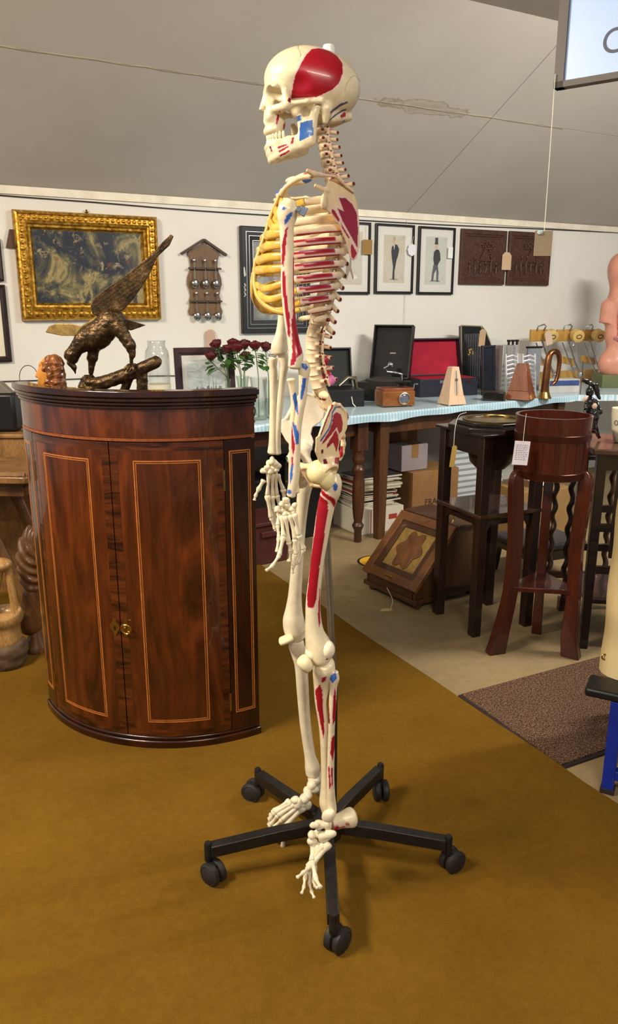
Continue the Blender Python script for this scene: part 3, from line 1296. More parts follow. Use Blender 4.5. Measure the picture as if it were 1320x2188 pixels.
spine = MB()
path = [(682, 281, 'c', 1.0), (684, 298, 'c', 0.92), (688, 315, 'c', 0.94), (691, 332, 'c', 0.97), (694, 349, 'c', 0.99), (698, 366, 'c', 1.03), (703, 383, 'c', 1.09), (710, 401, 'c', 1.21),
        (716, 420, 't', .80), (718, 443, 't', .82), (718, 467, 't', .82), (716, 491, 't', .84), (713, 515, 't', .86), (709, 540, 't', .88), (704, 565, 't', .90), (699, 590, 't', .92), (693, 614, 't', .94), (687, 638, 't', .97), (680, 661, 't', 1.0), (674, 685, 't', 1.05),
        (669, 710, 'l', .84), (666, 736, 'l', .86), (666, 763, 'l', .88), (670, 790, 'l', .90), (677, 817, 'l', .92)]
# intervertebral discs strung on the rod make the spine one part
pts = [SK(a, b) for a, b, _, _ in path]
mb = MB()
mb.tube([pts[0] + Vector((0, 0, .02))] + pts + [SK(688, 842)], [(.0045 if i < 10 else (.0105 if i < 21 else .014)) for i in range(len(pts) + 2)], 14, up=Vector((0, 1, 0)))
spine = mb.build('spine', M('spinal_disc', (226, 204, 168), 0.45), skel, smooth=180)
vmesh = {}
for k in 'ctl':
    mb = vertebra_mb(k)
    me = mb.mesh('vertebra_' + {'c': 'neck', 't': 'chest', 'l': 'waist'}[k])
    me.materials.append(bone_m)
    me.shade_smooth()
    at = me.color_attributes.new('Col', 'FLOAT_COLOR', 'POINT')
    at.data.foreach_set('color', np.asarray(mb.c, dtype=np.float32).ravel())
    vmesh[k] = me
for i, (a, b, k, s) in enumerate(path):
    o = bpy.data.objects.new('vertebra', vmesh[k])
    COL.objects.link(o)
    o.parent = spine
    p0, p1 = pts[max(0, i - 1)], pts[min(len(pts) - 1, i + 1)]
    zax = (p0 - p1).normalized()
    xax = (NF - zax * NF.dot(zax)).normalized()
    yax = zax.cross(xax)
    Mx = Matrix((xax, yax, zax)).transposed().to_4x4()
    gap = (p0 - p1).length / (2 if 0 < i < len(pts) - 1 else 1)
    ss = 0.001 * s
    hz = {'c': 13.5, 't': 19.5, 'l': 26.0}[k]
    o.matrix_local = Matrix.Translation(pts[i] - ORG[spine.name]) @ Mx @ Matrix.Diagonal((ss, ss, gap / hz * 0.86, 1))
mb = MB()
mb.ball(SK(694, 770) + Vector((0, 0, 0)), (.008, .008, .011))
mb.ball(SK(699, 806), (.011, .010, .014))
mb.build('bulging_disc', M('disc_red', (172, 26, 44), 0.4), spine)
mb = MB()
mb.ball(SK(705, 812) + LL * .006, (.010, .010, .011))
mb.build('bulging_disc', M('disc_pink', (232, 130, 190), 0.4), spine)

# ---------------------------------------------------------------- rib cage
cage = MB()
man = zz(2, (330, 330), (400, 240))
stern = [(598, 416), (590, 436), (577, 466), (567, 500), (556, 532), (546, 562), (542, 590), (546, 612)]
sw = [.018, .021, .015, .014, .016, .017, .011, .005]
mb = MB()
sp = smoothpath([tuple(SK(a, b)) + (w,) for (a, b), w in zip(stern, sw)], 6)
mb.tube([q[:3] for q in sp], [(.0045, q[3]) for q in sp], 16, up=Vector((0, 1, 0)))
cage = mb.build('sternum', M('sternum_tan', (214, 176, 108), 0.45, var=0.15, scale=60), skel, smooth=180)
t = NT('cartilage_amber')
f = t.noise(t.coord(), 45, 4)
t.base(t.ramp(f, [(0.3, lin((196, 148, 44))), (0.7, lin((232, 196, 96)))]))
t.b.inputs['Subsurface Weight'].default_value = 0.3
t.b.inputs['Subsurface Radius'].default_value = (0.01, 0.006, 0.002)
cart_m = t.set(0.22, coat=0.4)
#       y   xback xbone_end  front x   half width  paint
RIB = [(436, 728, 640, 592, .052, 0), (458, 734, 618, 580, .082, 0), (481, 738, 606, 568, .102, 0), (503, 738, 600, 556, .118, 1), (527, 736, 598, 548, .128, 2),
       (551, 732, 598, 543, .134, 3), (575, 728, 600, 541, .136, 3), (599, 722, 604, 541, .134, 2), (621, 716, 610, 545, .128, 3), (643, 708, 618, 556, .118, 3),
       (664, 700, 636, 580, .100, 1), (684, 692, 652, 600, .080, 0)]
SY = [432, 452, 480, 508, 536, 560, 580]
for i, (y, xb, xe, xf, hw, pk) in enumerate(RIB):
    cx, ax_ = (xb + xf) / 2, (xb - xf) / 2
    th_e = math.acos(max(-1, min(1, (xe - cx) / ax_)))
    for sg in (1, -1):
        pts_ = []
        n = 46
        for k in range(n + 1):
            th = math.radians(16) + (th_e - math.radians(16)) * k / n
            px = cx + ax_ * math.cos(th)
            u = (1 - math.cos(th)) / 2
            py = y - 9 + 20 * u - (6 if th < .5 else 0) * (1 - th / .5)
            pts_.append(SK(px, py, sg * hw * math.sin(th) ** 0.9))
        hh = .0072 if i < 10 else .0055
        mb = MB()
        taper = [(.0032, hh * (0.55 + 0.45 * min(1, k / 8)) * (1 if k < n - 3 or i < 10 else .7)) for k in range(n + 1)]
        seg = 16
        mb.tube(pts_, taper, seg, up=Vector((0, 0, 1)))
        if sg == 1 and pk:
            c = np.ones((len(mb.v), 4), np.float32)
            c[:, :3] = np.array(lin((236, 212, 172)))
            v = np.array(mb.v).reshape(n + 1, seg, 3)
            dz = (v[:, :, 2] - v[:, :, 2].mean(1, keepdims=True)) / hh
            kk = np.arange(n + 1)[:, None] / n + 0 * dz
            C4 = c.reshape(n + 1, seg, 4)
            if pk >= 1:
                m = (dz < -.30) & (kk > .30) & (kk < .93)
                C4[m, :3] = PINK
                C4[(dz < -.55) & (kk > .33) & (kk < .92), :3] = RED
            if pk in (2, 3):
                m = (dz < .97) & (dz > -.3) & (kk > .42) & (kk < .98)
                C4[m, :3] = PINK
                C4[(dz < .72) & (dz > -.06) & (kk > .45) & (kk < .97), :3] = RED
            if pk == 3:
                C4[(dz > .8) & (kk > .3) & (kk < .9), :3] = np.array(lin((120, 124, 150)))
            mb.c = c
            mb.build('rib', bone_m, cage, smooth=180)
        else:
            mb.build('rib', M('rib_bone', (234, 214, 176), 0.4, var=0.12, scale=60), cage, smooth=180)
        if i < 10:
            # amber costal cartilage rising to the breastbone or to the costal margin
            e = pts_[-1]
            if i < 7:
                sx_ = np.interp(SY[i], [q[1] for q in stern], [q[0] for q in stern])
                tgt = SK(sx_, SY[i], sg * .012)
            else:
                tgt = SK(543 + (i - 7) * 4.0, 610 + (i - 7) * 17, sg * (.020 + .016 * (i - 7)))
            th = th_e + (math.pi - th_e) * 0.5
            mid = SK(cx + ax_ * math.cos(th) * (1.0 if i < 9 else .98), y + 14 - (0 if i < 3 else (8 if i < 7 else -6)), sg * hw * math.sin(th) ** .9)
            sp = smoothpath([tuple(e), tuple(mid), tuple(tgt)], 9)
            mb = MB()
            w0, w1 = hh * 1.02, (.0085 if i < 7 else .007)
            mb.tube([Vector(q) for q in sp], [(.0040, w0 + (w1 - w0) * k / (len(sp) - 1)) for k in range(len(sp))], 12, up=Vector((0, 0, 1)))
            mb.build('costal_cartilage', cart_m, cage, smooth=180)
for sg in (1, -1):
    # the margin that joins the lower cartilages
    sp = smoothpath([tuple(SK(543, 585, sg * .010)), tuple(SK(541, 612, sg * .020)), tuple(SK(547, 640, sg * .042)), tuple(SK(566, 660, sg * .074)), tuple(SK(592, 668, sg * .098)), tuple(SK(618, 662, sg * .112))], 8)
    mb = MB()
    mb.tube([Vector(q) for q in sp], [(.0045, .0085 - .004 * k / len(sp)) for k in range(len(sp))], 12, up=Vector((0, 0, 1)))
    mb.build('costal_margin', cart_m, cage, smooth=180)
    # amber sheet of cartilage beside the breastbone
    rows = []
    for k, (a, b) in enumerate(smoothpath(stern[1:7], 5)):
        rows.append([SK(a + 2, b, sg * .010), SK(a + 7, b + 2, sg * .030), SK(a + 17, b + 5, sg * .052), SK(a + 18, b + 5, sg * .050), SK(a + 9, b + 2, sg * .028), SK(a + 4, b, sg * .009)])
    mb = MB()
    mb.rings(rows)
    mb.build('cartilage_sheet', cart_m, cage, smooth=60)

# ---------------------------------------------------------------- shoulder
def plate(poly, half_t):
    def f(u, w, h):
        d2 = polysd(u, w, poly)
        e = np.abs(h) - half_t
        return np.sqrt(np.maximum(d2, 0) ** 2 + np.maximum(e, 0) ** 2) + np.minimum(np.maximum(d2, e), 0)
    return f


def lateral_sdf_mesh(f, lo, hi, h, place, polys, base=BONE, sidefn=None):
    """f in (px x, depth px, -px y) space; place maps px space to world"""
    mb = surf(f, lo, hi, h)
    v = np.array(mb.v)
    c = np.ones((len(v), 4), np.float32)
    c[:, :3] = base
    side = np.ones(len(v), bool) if sidefn is None else sidefn(v)
    for poly, col, e in polys:
        d = polysd(v[:, 0], -v[:, 2], poly)
        c[side & (d < e) & (d >= 0), :3] = PINK
        c[side & (d < 0), :3] = col
    mb.c = c
    mb.v = [tuple(place(*q)) for q in mb.v]
    return mb


MPX = 0.00096
spl = zz(2, (640, 390), (676, 290), (715, 215), (850, 205), (985, 292), (1040, 390), (1065, 560), (1072, 800), (1040, 920), (1000, 955), (955, 930), (905, 780), (840, 650), (740, 540), (660, 500))
spl_n = [(a, -b) for a, b in spl]
pf = plate(spl_n, 1.6)


def scap_sdf(p):
    x, y, z = p
    d = pf(x, z, y + 0.0 * x)
    pa = zz(2, (620, 205), (760, 195), (900, 260), (985, 300))
    pa = [(a, -8 if k == 0 else (-12 if k == 1 else -5), -b) for k, (a, b) in enumerate(pa)]
    for a, b in zip(pa[:-1], pa[1:]):
        d = smin(d, sd_cap((x, y, z), a, b, 3.6, 3.0), 3)
    ac = zz(2, (460, 200), (530, 215), (620, 205))
    ac = [(a, -14, -b) for a, b in ac]
    d = smin(d, sd_cap((x, y, z), ac[0], ac[1], 4.5, 5.5), 4)
    d = smin(d, sd_cap((x, y, z), ac[1], (ac[2][0], -9, ac[2][2]), 5.5, 4.5), 4)
    gl = zz(2, (640, 440))[0]
    d = smin(d, sd_ell((x, y, z), (gl[0] + 2, -2, -gl[1]), (8, 9, 15)), 6)
    co = zz(2, (690, 330), (570, 300))
    d = smin(d, sd_cap((x, y, z), (co[0][0], 0, -co[0][1]), (co[1][0], 6, -co[1][1]), 4.5, 4.5), 4)
    return d


def scap_place(sg):
    def pl(x, y, z):
        lat = 0.158 - (x - 640) / 105.0 * 0.075
        q = SK(x, -z, sg * lat)
        return q + LL * (-y * MPX * sg)
    return pl


sp_pol = [(zz(2, (820, 378), (900, 372), (980, 420), (1035, 500), (1050, 640), (1045, 830), (1020, 800), (940, 690), (870, 600), (800, 475), (880, 500)), np.array(lin((150, 18, 52))), 3.2),
          (zz(2, (740, 490), (770, 500), (830, 580), (820, 605), (780, 570), (735, 520)), np.array(lin((158, 20, 36))), 3.0),
          (zz(2, (845, 610), (950, 740), (935, 750), (860, 660)), np.array(lin((158, 20, 36))), 2.0),
          (zz(2, (975, 790), (1040, 880), (1000, 940), (970, 920), (960, 830)), np.array(lin((168, 20, 36))), 3.2),
          (zz(2, (620, 170), (760, 168), (870, 195), (970, 240), (960, 255), (860, 215), (760, 188), (620, 190)), np.array(lin((176, 70, 90))), 2.0),
          (zz(2, (900, 190), (975, 205), (970, 240), (900, 225)), np.array(lin((110, 40, 56))), 1.0)]
for sg in (1, -1):
    mb = lateral_sdf_mesh(scap_sdf, (608, -26, -575), (756, 16, -392), 1.25, scap_place(sg), sp_pol if sg == 1 else [], base=np.array(lin((236, 206, 164))), sidefn=lambda v: v[:, 1] < 0.2)
    mb.build('scapula', bone_m, skel, smooth=180)
    # clavicle from the breastbone to the acromion
    cl = [tuple(SK(598, 420, sg * .012)), tuple(SK(604, 408, sg * .05)), tuple(SK(622, 398, sg * .10)), tuple(SK(638, 402, sg * .145)), tuple(SK(628, 404, sg * .168))]
    sp = smoothpath(cl, 8)
    mb = MB()
    nn_ = len(sp)
    mb.tube([Vector(q) for q in sp], [.0075 if k < 5 else (.0058 if k < nn_ - 6 else .0072) for k in range(nn_)], 14)
    v = np.array(mb.v)
    c = np.ones((len(v), 4), np.float32)
    c[:, :3] = BONE
    kk = np.repeat(np.arange(nn_), 14) / nn_
    top = v[:, 2] > np.repeat(np.array([q[2] for q in sp]), 14) + .001
    c[top & (kk > .55), :3] = np.array(lin((180, 60, 70)))
    c[top & (kk < .3), :3] = BLUE
    mb.c = c
    mb.build('clavicle', bone_m, skel, smooth=180)
mb = MB()
kn = P(*zz(2, (585, 112))[0], 1.60)
mb.ball(kn, (.020, .014, .008))
mb.build('clavicle_end', M('blue_marking', (64, 100, 170), 0.4, var=.1), skel)
mb = MB()
mb.ball(P(*zz(2, (530, 128))[0], 1.60), (.021, .015, .009))
mb.build('clavicle_end', plain_m, skel)
# chrome bracket holding the shoulder
mb = MB()
q = P(*zz(2, (600, 430))[0], 1.43)
mb.box(q, (.013, .005, .016), rotm('Y', 28))
mb.lathe([(.005, -.01), (.005, .01)], q + Vector((-.008, -.004, .002)), axis=(0, 1, 0), seg=10)
mb.build('shoulder_bracket', M('chrome', (200, 202, 206), 0.15, 1.0, var=.1), skel, bevel=.001)

# ---------------------------------------------------------------- arms
YN, YF = 1.445, 1.80
hum_p = [(zz(2, (450, 580), (418, 625), (388, 760), (382, 960), (402, 985), (418, 900), (432, 700)), RED), (zz(2, (390, 1030), (418, 1020), (425, 1200), (445, 1350), (466, 1500), (470, 1697), (448, 1690), (425, 1500), (395, 1250)), RED),
         (zz(2, (496, 885), (530, 880), (528, 1200), (548, 1500), (556, 1690), (490, 1690), (500, 1400)), RED),
         (zz(3, (480, 0), (552, 0), (562, 150), (594, 350), (540, 392), (512, 470), (470, 475), (492, 350), (488, 150)), RED), (zz(3, (430, 330), (455, 320), (450, 390), (432, 390)), RED),
         (zz(2, (385, 400), (405, 385), (432, 400), (420, 422), (395, 420)), BLUE), (zz(2, (470, 445), (495, 440), (488, 480), (452, 530), (420, 565), (414, 530), (430, 480)), BLUE)]
tubebone('humerus', skel, [(619, 432, YN, 15, 16), (615, 447, YN, 22, 22), (613, 465, YN, 21, 20), (612, 485, YN, 16, 15), (613, 520, YN, 14.5, 12), (614, 560, YN, 14, 11), (614, 610, YN, 14, 11), (617, 660, YN, 13, 11), (622, 700, YN, 12.5, 11), (628, 735, YN, 13, 13), (632, 760, YN, 16, 19), (630, 782, YN, 15, 22)], hum_p)
tubebone('humerus', skel, [(630, 440, YF, 20), (627, 462, YF, 19), (622, 490, YF, 13), (612, 560, YF, 10), (606, 640, YF, 10), (603, 690, YF, 10.5), (600, 718, YF, 13, 14), (597, 740, YF, 18, 17), (597, 752, YF, 17, 17)])
fore_p = [(zz(3, (598, 600), (632, 600), (622, 700), (592, 820), (572, 832), (580, 720)), BLUE), (zz(3, (490, 785), (520, 750), (546, 800), (552, 980), (520, 930)), BLUE), (zz(3, (490, 1050), (530, 1090), (562, 1180), (556, 1275), (530, 1282), (505, 1150)), BLUE),
          (zz(3, (485, 1085), (500, 1180), (520, 1290), (500, 1400), (482, 1300)), RED), (zz(3, (480, 1480), (500, 1480), (495, 1600), (470, 1680), (465, 1600)), BLUE), (zz(3, (440, 1740), (470, 1730), (488, 1755), (465, 1785), (440, 1770)), BLUE), (zz(3, (585, 455), (630, 460), (652, 500), (630, 528), (590, 500)), BLUE), (zz(3, (484, 1400), (500, 1400), (500, 1480), (484, 1480)), RED)]
tubebone('ulna', skel, [(648, 776, YN, 11, 10), (650, 790, YN, 13, 12), (648, 815, YN, 10, 10), (646, 850, YN, 9, 8), (640, 880, YN, 9, 8), (635, 920, YN, 8.5, 7), (633, 960, YN, 9, 7), (631, 1000, YN, 9.5, 8), (627, 1030, YN, 11, 10), (622, 1058, YN, 10, 11)], fore_p)
tubebone('radius', skel, [(622, 812, YN + .02, 10, 10), (623, 824, YN + .02, 7, 7), (628, 860, YN + .02, 7, 7), (626, 910, YN + .015, 8, 7), (626, 960, YN + .01, 8.5, 7), (626, 1010, YN + .01, 10, 9), (628, 1050, YN + .005, 12, 13)], fore_p)
tubebone('radius', skel, [(583, 768, YF, 10), (583, 785, YF, 8), (584, 800, YF, 8.5), (583, 850, YF, 7), (583, 910, YF, 8), (583, 945, YF, 9), (582, 966, YF, 11)])
tubebone('ulna', skel, [(604, 757, YF, 11), (607, 778, YF, 10), (603, 810, YF, 8), (598, 860, YF, 7.5), (594, 910, YF, 7), (592, 950, YF, 7.5), (593, 968, YF, 8)])
for px, py, Yv in ((624, 808, YN + .02),):
    pass


def smallbone(name, parent, a, b, Ya, Yb, r, mat=None):
    pa, pb = P(a[0], a[1], Ya), P(b[0], b[1], Yb)
    m = mpp((Ya + Yb) / 2, pa.z)
    d = pb - pa
    mb = MB()
    us = (-.03, .0, .10, .28, .6, .86, .96, 1.02)
    rs = (.45, .95, 1.05, .68, .62, .85, .95, .5)
    mb.tube([pa + d * u for u in us], [r * k * m for k in rs], 10, up=Vector((0, 1, 0)))
    return mb.build(name, mat or plain_m, parent, smooth=180, fix=False)


def hand(zk, Y0, carp, rays, dY, label=None):
    """carp: blobs; rays: chains of joints (metacarpal first)"""
    root = None
    for k, cq in enumerate(carp):
        a, b, r = cq[:3]
        (px, py), = zz(zk, (a, b))
        q = P(px, py, (Y0 if len(cq) < 4 else cq[3]) + random.uniform(-.006, .006))
        m = mpp(Y0, q.z)
        mb = MB()
        mb.ball((0, 0, 0), (r * m * random.uniform(.95, 1.25), r * m * .95, r * m * random.uniform(.8, 1.1)), 14, 9, rotm('Y', random.uniform(-50, 50)))
        ph = [random.uniform(0, 6) for _ in range(3)]
        mb.v = [tuple(q + Vector(w_) * (1 + .13 * math.sin(w_[0] / (r * m) * 2.6 + ph[0]) + .13 * math.sin(w_[2] / (r * m) * 2.9 + ph[1]) + .1 * math.sin(w_[1] / (r * m) * 3 + ph[2]))) for w_ in mb.v]
        if root is None:
            root = mb.build('hand' if zk < 6 else 'foot', plain_m, skel, smooth=180)
        else:
            mb.build('carpal' if zk < 6 else 'tarsal', plain_m, root, smooth=180)
    for j, ch in enumerate(rays):
        px = zz(zk, *[(c_[0], c_[1]) for c_ in ch])
        yy = Y0 + dY[j][0]
        for i in range(len(px) - 1):
            y2 = yy + dY[j][1]
            nm = ('metacarpal' if zk < 6 else 'metatarsal') if i == 0 else 'phalanx'
            smallbone(nm, root, px[i], px[i + 1], yy, y2, ch[i][2])
            yy = y2
    return root


hand(4, 1.435, [(385, 645, 7), (430, 612, 7), (430, 660, 8), (485, 690, 7.5), (350, 700, 7), (395, 700, 7.5), (455, 735, 7.5), (510, 660, 7), (500, 735, 7), (420, 745, 7)],
     [[(360, 740, 6), (345, 860, 4.5), (355, 985, 4.5), (335, 1130, 4)], [(385, 765, 6), (402, 975, 6), (360, 1165, 5), (290, 1270, 4.5), (228, 1318, 4)],
      [(425, 770, 6), (455, 1030, 6), (478, 1120, 5), (470, 1225, 4.5), (450, 1215, 3)], [(470, 760, 6), (520, 1000, 6.5), (530, 1150, 5), (500, 1270, 4.5), (492, 1345, 4)],
      [(515, 750, 6.5), (560, 960, 6.5), (608, 1100, 5), (550, 1240, 4.5), (500, 1255, 3.5)]], [(.01, -.008), (0, -.012), (-.006, .004), (-.012, 0), (-.02, .004)])
hand(4, 1.795, [(285, 212, 8), (310, 235, 8), (255, 245, 7.5), (295, 270, 8), (240, 285, 7), (335, 265, 8), (275, 310, 7), (205, 310, 6), (330, 300, 7)],
     [[(205, 405, 6), (150, 500, 4.5), (122, 560, 4), (110, 608, 3.5)], [(255, 335, 5.5), (240, 560, 6.5), (280, 785, 5), (320, 900, 4.5), (360, 940, 4)],
      [(290, 335, 5.5), (290, 565, 6.5), (305, 700, 5), (330, 850, 4.5)], [(320, 330, 5.5), (335, 560, 6.5), (372, 680, 5), (400, 800, 4.5)],
      [(345, 350, 5.5), (400, 500, 6.5), (412, 610, 5), (440, 700, 4.5)]], [(0, 0), (0, 0), (.006, 0), (.012, 0), (.02, 0)])

# ---------------------------------------------------------------- pelvis
PSP = math.radians(17)
NFp = Vector((math.cos(PSP), math.sin(PSP), 0))
LLp = Vector((math.sin(PSP), -math.cos(PSP), 0))
HIPX = P(672, 940, YC).x
il = zz(3, (590, 1150), (640, 1128), (700, 1000), (770, 880), (830, 842), (900, 862), (975, 930), (1015, 1010), (1000, 1110), (960, 1170), (895, 1225), (880, 1300), (905, 1380), (880, 1460), (800, 1500), (690, 1450), (630, 1380), (585, 1290))
il_n = [(a, -b) for a, b in il]
ipf = plate(il_n, 2.2)


def ilium_sdf(p):
    x, y, z = p
    bend = 4.0 * np.cos((x - 690) / 40.0) + 3 * np.cos((z + 920) / 45.0)
    d = ipf(x, z, y + bend)
    cr = zz(3, (640, 1128), (700, 1000), (770, 885), (830, 848), (900, 868), (975, 935), (1010, 1010))
    for a, b in zip(cr[:-1], cr[1:]):
        d = smin(d, sd_cap((x, y, z), (a[0], -5, -a[1]), (b[0], -5, -b[1]), 3.6), 3)
    d = smin(d, sd_ell((x, y, z), (683, -6, -992), (22, 16, 20)), 8)
    d = smax(d, -sd_ell((x, y, z), (684, -20, -1007), (20, 20, 20)), 3)
    # ischium and pubis
    d = smin(d, sd_cap((x, y, z), (692, 0, -1005), (700, 8, -1035), 9, 10), 8)
    d = smin(d, sd_cap((x, y, z), (700, 10, -1040), (664, 40, -1040), 7, 5), 5)
    d = smin(d, sd_cap((x, y, z), (668, 4, -990), (640, 52, -1000), 7, 6), 5)
    d = smin(d, sd_cap((x, y, z), (640, 52, -1000), (662, 42, -1038), 7, 5), 5)
    return d


def pel_place(sg):
    def pl(x, y, z):
        w = P(x, -z, 1.55)
        base = Vector((HIPX, YC, w.z)) + NFp * ((w.x - HIPX) * 1.0)
        lat = 0.095 - (x - 690) * 0.0006
        return base + LLp * sg * (lat - y * MPX * 1.6) - (NFp * 0.012)
    return pl


def strip(pts, w):
    a = [(x - w / 2, y - w / 2) for x, y in pts]
    b = [(x + w / 2, y + w / 2) for x, y in pts]
    return a + b[::-1]


il_p = [(zz(3, (790, 960), (850, 930), (910, 960), (935, 1060), (920, 1130), (880, 1150), (850, 1080), (780, 1140), (700, 1200), (660, 1222), (665, 1200), (760, 1090)), RED, 1.2),
        (zz(3, (835, 1105), (870, 1160), (878, 1240), (850, 1332), (820, 1265), (800, 1225), (720, 1272), (725, 1230)), RED, 1.2),
        (strip(zz(3, (640, 1125), (700, 1010), (750, 920), (800, 850)), 2.6), RED, 1.0),
        (strip(zz(3, (640, 1185), (740, 1090), (778, 1020), (795, 930), (840, 880), (900, 885), (950, 925)), 3.0), np.array(lin((70, 100, 140))), 1.0),
        (zz(3, (790, 1412), (830, 1378), (890, 1388), (908, 1460), (830, 1432)), RED, 1.0),
        (zz(3, (650, 1275), (680, 1275), (682, 1310), (655, 1315)), DRED, .8), (zz(3, (680, 1370), (715, 1370), (715, 1410), (680, 1415)), DRED, .8), (zz(3, (985, 950), (1010, 960), (1020, 1010), (1000, 1010)), RED, .5)]
for sg in (1, -1):
    mb = lateral_sdf_mesh(ilium_sdf, (634, -44, -1058), (746, 66, -846), 1.5, pel_place(sg), il_p if sg == 1 else [], base=np.array(lin((240, 214, 168))) if sg == 1 else np.array(lin((238, 228, 206))), sidefn=lambda v: v[:, 1] < 3)
    mb.build('hip_bone', bone_m, skel, smooth=180)


def sacr_sdf(p):
    x, y, z = p
    ya = np.abs(y)
    q = (x, ya, z)
    pts_ = [(686, 842), (698, 866), (714, 890), (728, 912), (735, 934)]
    ws = [46, 40, 30, 20, 13]
    d = None
    for k in range(len(pts_) - 1):
        (a, b), (c_, e) = pts_[k], pts_[k + 1]
        g_ = sd_cap((x, ya * 10 / ws[k], z), (a, 0, -b), (c_, 0, -e), 11 - 1.3 * k, 10 - 1.3 * k)
        d = g_ if d is None else smin(d, g_, 5)
    cc = [(735, 934), (737, 952), (734, 970), (729, 984)]
    for a, b in zip(cc[:-1], cc[1:]):
        d = smin(d, sd_cap(q, (a[0], 0, -a[1]), (b[0], 0, -b[1]), 6, 4.5), 3)
    for k in range(4):
        a, b = pts_[k]
        d = smax(d, -sd_ell(q, (a - 4, 17 - 2 * k, -b - 10), (9, 4, 5)), 2)
    return d


def sac_place(x, y, z):
    w = P(x, -z, YC)
    return Vector((HIPX, YC, w.z)) + NFp * (w.x - HIPX) + LLp * (-y * MPX)


mb = lateral_sdf_mesh(sacr_sdf, (664, -52, -994), (752, 52, -826), 1.6, sac_place, [(zz(3, (960, 1110), (990, 1100), (1010, 1160), (1000, 1230), (975, 1220)), RED, 0), (zz(3, (970, 1300), (1010, 1300), (1010, 1400), (975, 1430)), RED, 0)] + [(zz(3, (a, b), (a + 22, b), (a + 22, b + 24), (a, b + 24)), DRED, 0) for a, b in ((715, 835), (750, 790), (660, 890), (700, 900))], base=np.array(lin((240, 216, 172))))
mb.build('sacrum', bone_m, skel, smooth=180)
mb = MB()
mb.ball(SK(660, 1006, 0) + Vector((-.028, .0, 0)), (.016, .014, .016))
mb.build('pubic_cartilage', plain_m, skel, smooth=180)

# ---------------------------------------------------------------- legs
YLN, YLF = 1.515, 1.705
fem_p = [(zz(4, (760, 560), (850, 620), (852, 720), (812, 980), (765, 1280), (735, 1600), (705, 1700), (645, 1690), (640, 1600), (682, 1200), (722, 900), (748, 650)), RED),
         (zz(4, (750, 480), (820, 525), (920, 592), (932, 640), (912, 692), (880, 620), (800, 560), (752, 510)), RED), (zz(4, (895, 425), (925, 415), (950, 450), (945, 490), (915, 510), (900, 470)), BLUE),
         (zz(4, (765, 1500), (775, 1500), (772, 1780), (760, 1780)), RED), (zz(5, (695, 20), (712, 20), (718, 260), (705, 300), (692, 200)), RED), (zz(5, (778, 600), (800, 545), (830, 535), (835, 560), (800, 610), (785, 630)), DRED)]
fem = tubebone('femur', skel, [(717, 1016, YLN - .01, 9, 10), (715, 1033, YLN - .01, 16, 16), (707, 1051, YLN - .006, 21, 16), (700, 1070, YLN, 19, 14), (695, 1090, YLN, 18, 13), (685, 1150, YLN, 16, 13), (676, 1215, YLN, 14, 12.5), (669, 1280, YLN, 15.5, 13), (669, 1320, YLN, 17, 17), (672, 1352, YLN, 21, 24), (680, 1380, YLN, 28, 32), (685, 1402, YLN, 26, 34), (688, 1412, YLN, 18, 28)], fem_p, seg=52)
mb = MB()
hd = P(682, 1009, 1.512)
mb.ball(hd, .0255, 20, 14)
mb.tube([hd, P(693, 1020, 1.508), P(708, 1036, YLN - .008)], [.021, .018, .020], 16)
mb.build('femoral_head', M('femur_head', (238, 222, 168), 0.35, var=.08, scale=50), fem, smooth=180)
mb = MB()
mb.ball(P(699, 1388, YLN - .012), (.0165, .022, .0205), 18, 12)
mb.build('condyle', M('condyle_bone', (238, 226, 196), .34, var=.08, scale=50), fem, smooth=180)
mb = MB()
mb.ball(P(668, 1394, YLN - .006), (.017, .024, .018), 18, 12)
mb.build('condyle', MATS['condyle_bone'], fem, smooth=180)
fem2 = tubebone('femur', skel, [(655, 1020, YLF, 12), (652, 1036, YLF, 16), (648, 1060, YLF, 14), (643, 1110, YLF, 12), (638, 1160, YLF, 12.5), (634, 1215, YLF, 13), (630, 1270, YLF, 14.5), (628, 1300, YLF, 18), (627, 1325, YLF, 23), (630, 1348, YLF, 23), (636, 1362, YLF, 17)], seg=24)
mb = MB()
hd = P(640, 1008, 1.69)
mb.ball(hd, .022, 18, 12)
mb.tube([hd, P(646, 1018, 1.695), P(650, 1040, YLF)], [.018, .014, .016], 14)
mb.build('femoral_head', plain_m, fem2, smooth=180)
tib_p = [(zz(5, (660, 980), (710, 878), (738, 950), (746, 1150), (762, 1400), (752, 1482), (722, 1350), (690, 1180)), RED), (zz(5, (722, 838), (732, 792), (775, 770), (780, 800), (758, 848), (732, 852)), RED), (zz(5, (612, 820), (632, 800), (636, 880), (618, 890)), BLUE), (zz(5, (796, 1360), (806, 1360), (812, 1750), (802, 1750)), DRED)]
tubebone('tibia', skel, [(692, 1418, YLN, 23, 34), (692, 1428, YLN, 24, 35), (690, 1445, YLN, 22, 27), (687, 1468, YLN, 17, 18), (685, 1500, YLN, 12.5, 14), (690, 1545, YLN, 10, 12), (693, 1590, YLN, 9, 11), (695, 1640, YLN, 9.5, 11), (697, 1680, YLN, 12, 13), (697, 1712, YLN, 15, 17), (700, 1730, YLN, 14, 17)], tib_p, seg=48)
fib_p = [(zz(5, (868, 948), (882, 1000), (892, 1200), (892, 1300), (850, 1352), (846, 1200)), RED), (zz(5, (838, 1485), (870, 1470), (872, 1600), (850, 1742), (824, 1655)), RED), (zz(5, (806, 855), (880, 785), (894, 850), (845, 905)), BLUE), (zz(5, (780, 1010), (802, 1010), (822, 1345), (800, 1345)), DRED),
         (zz(5, (800, 1800), (815, 1800), (830, 2000), (815, 2040)), RED), (zz(5, (830, 1810), (848, 1810), (850, 1990), (838, 2010)), RED)]
YFB = YLN - .022
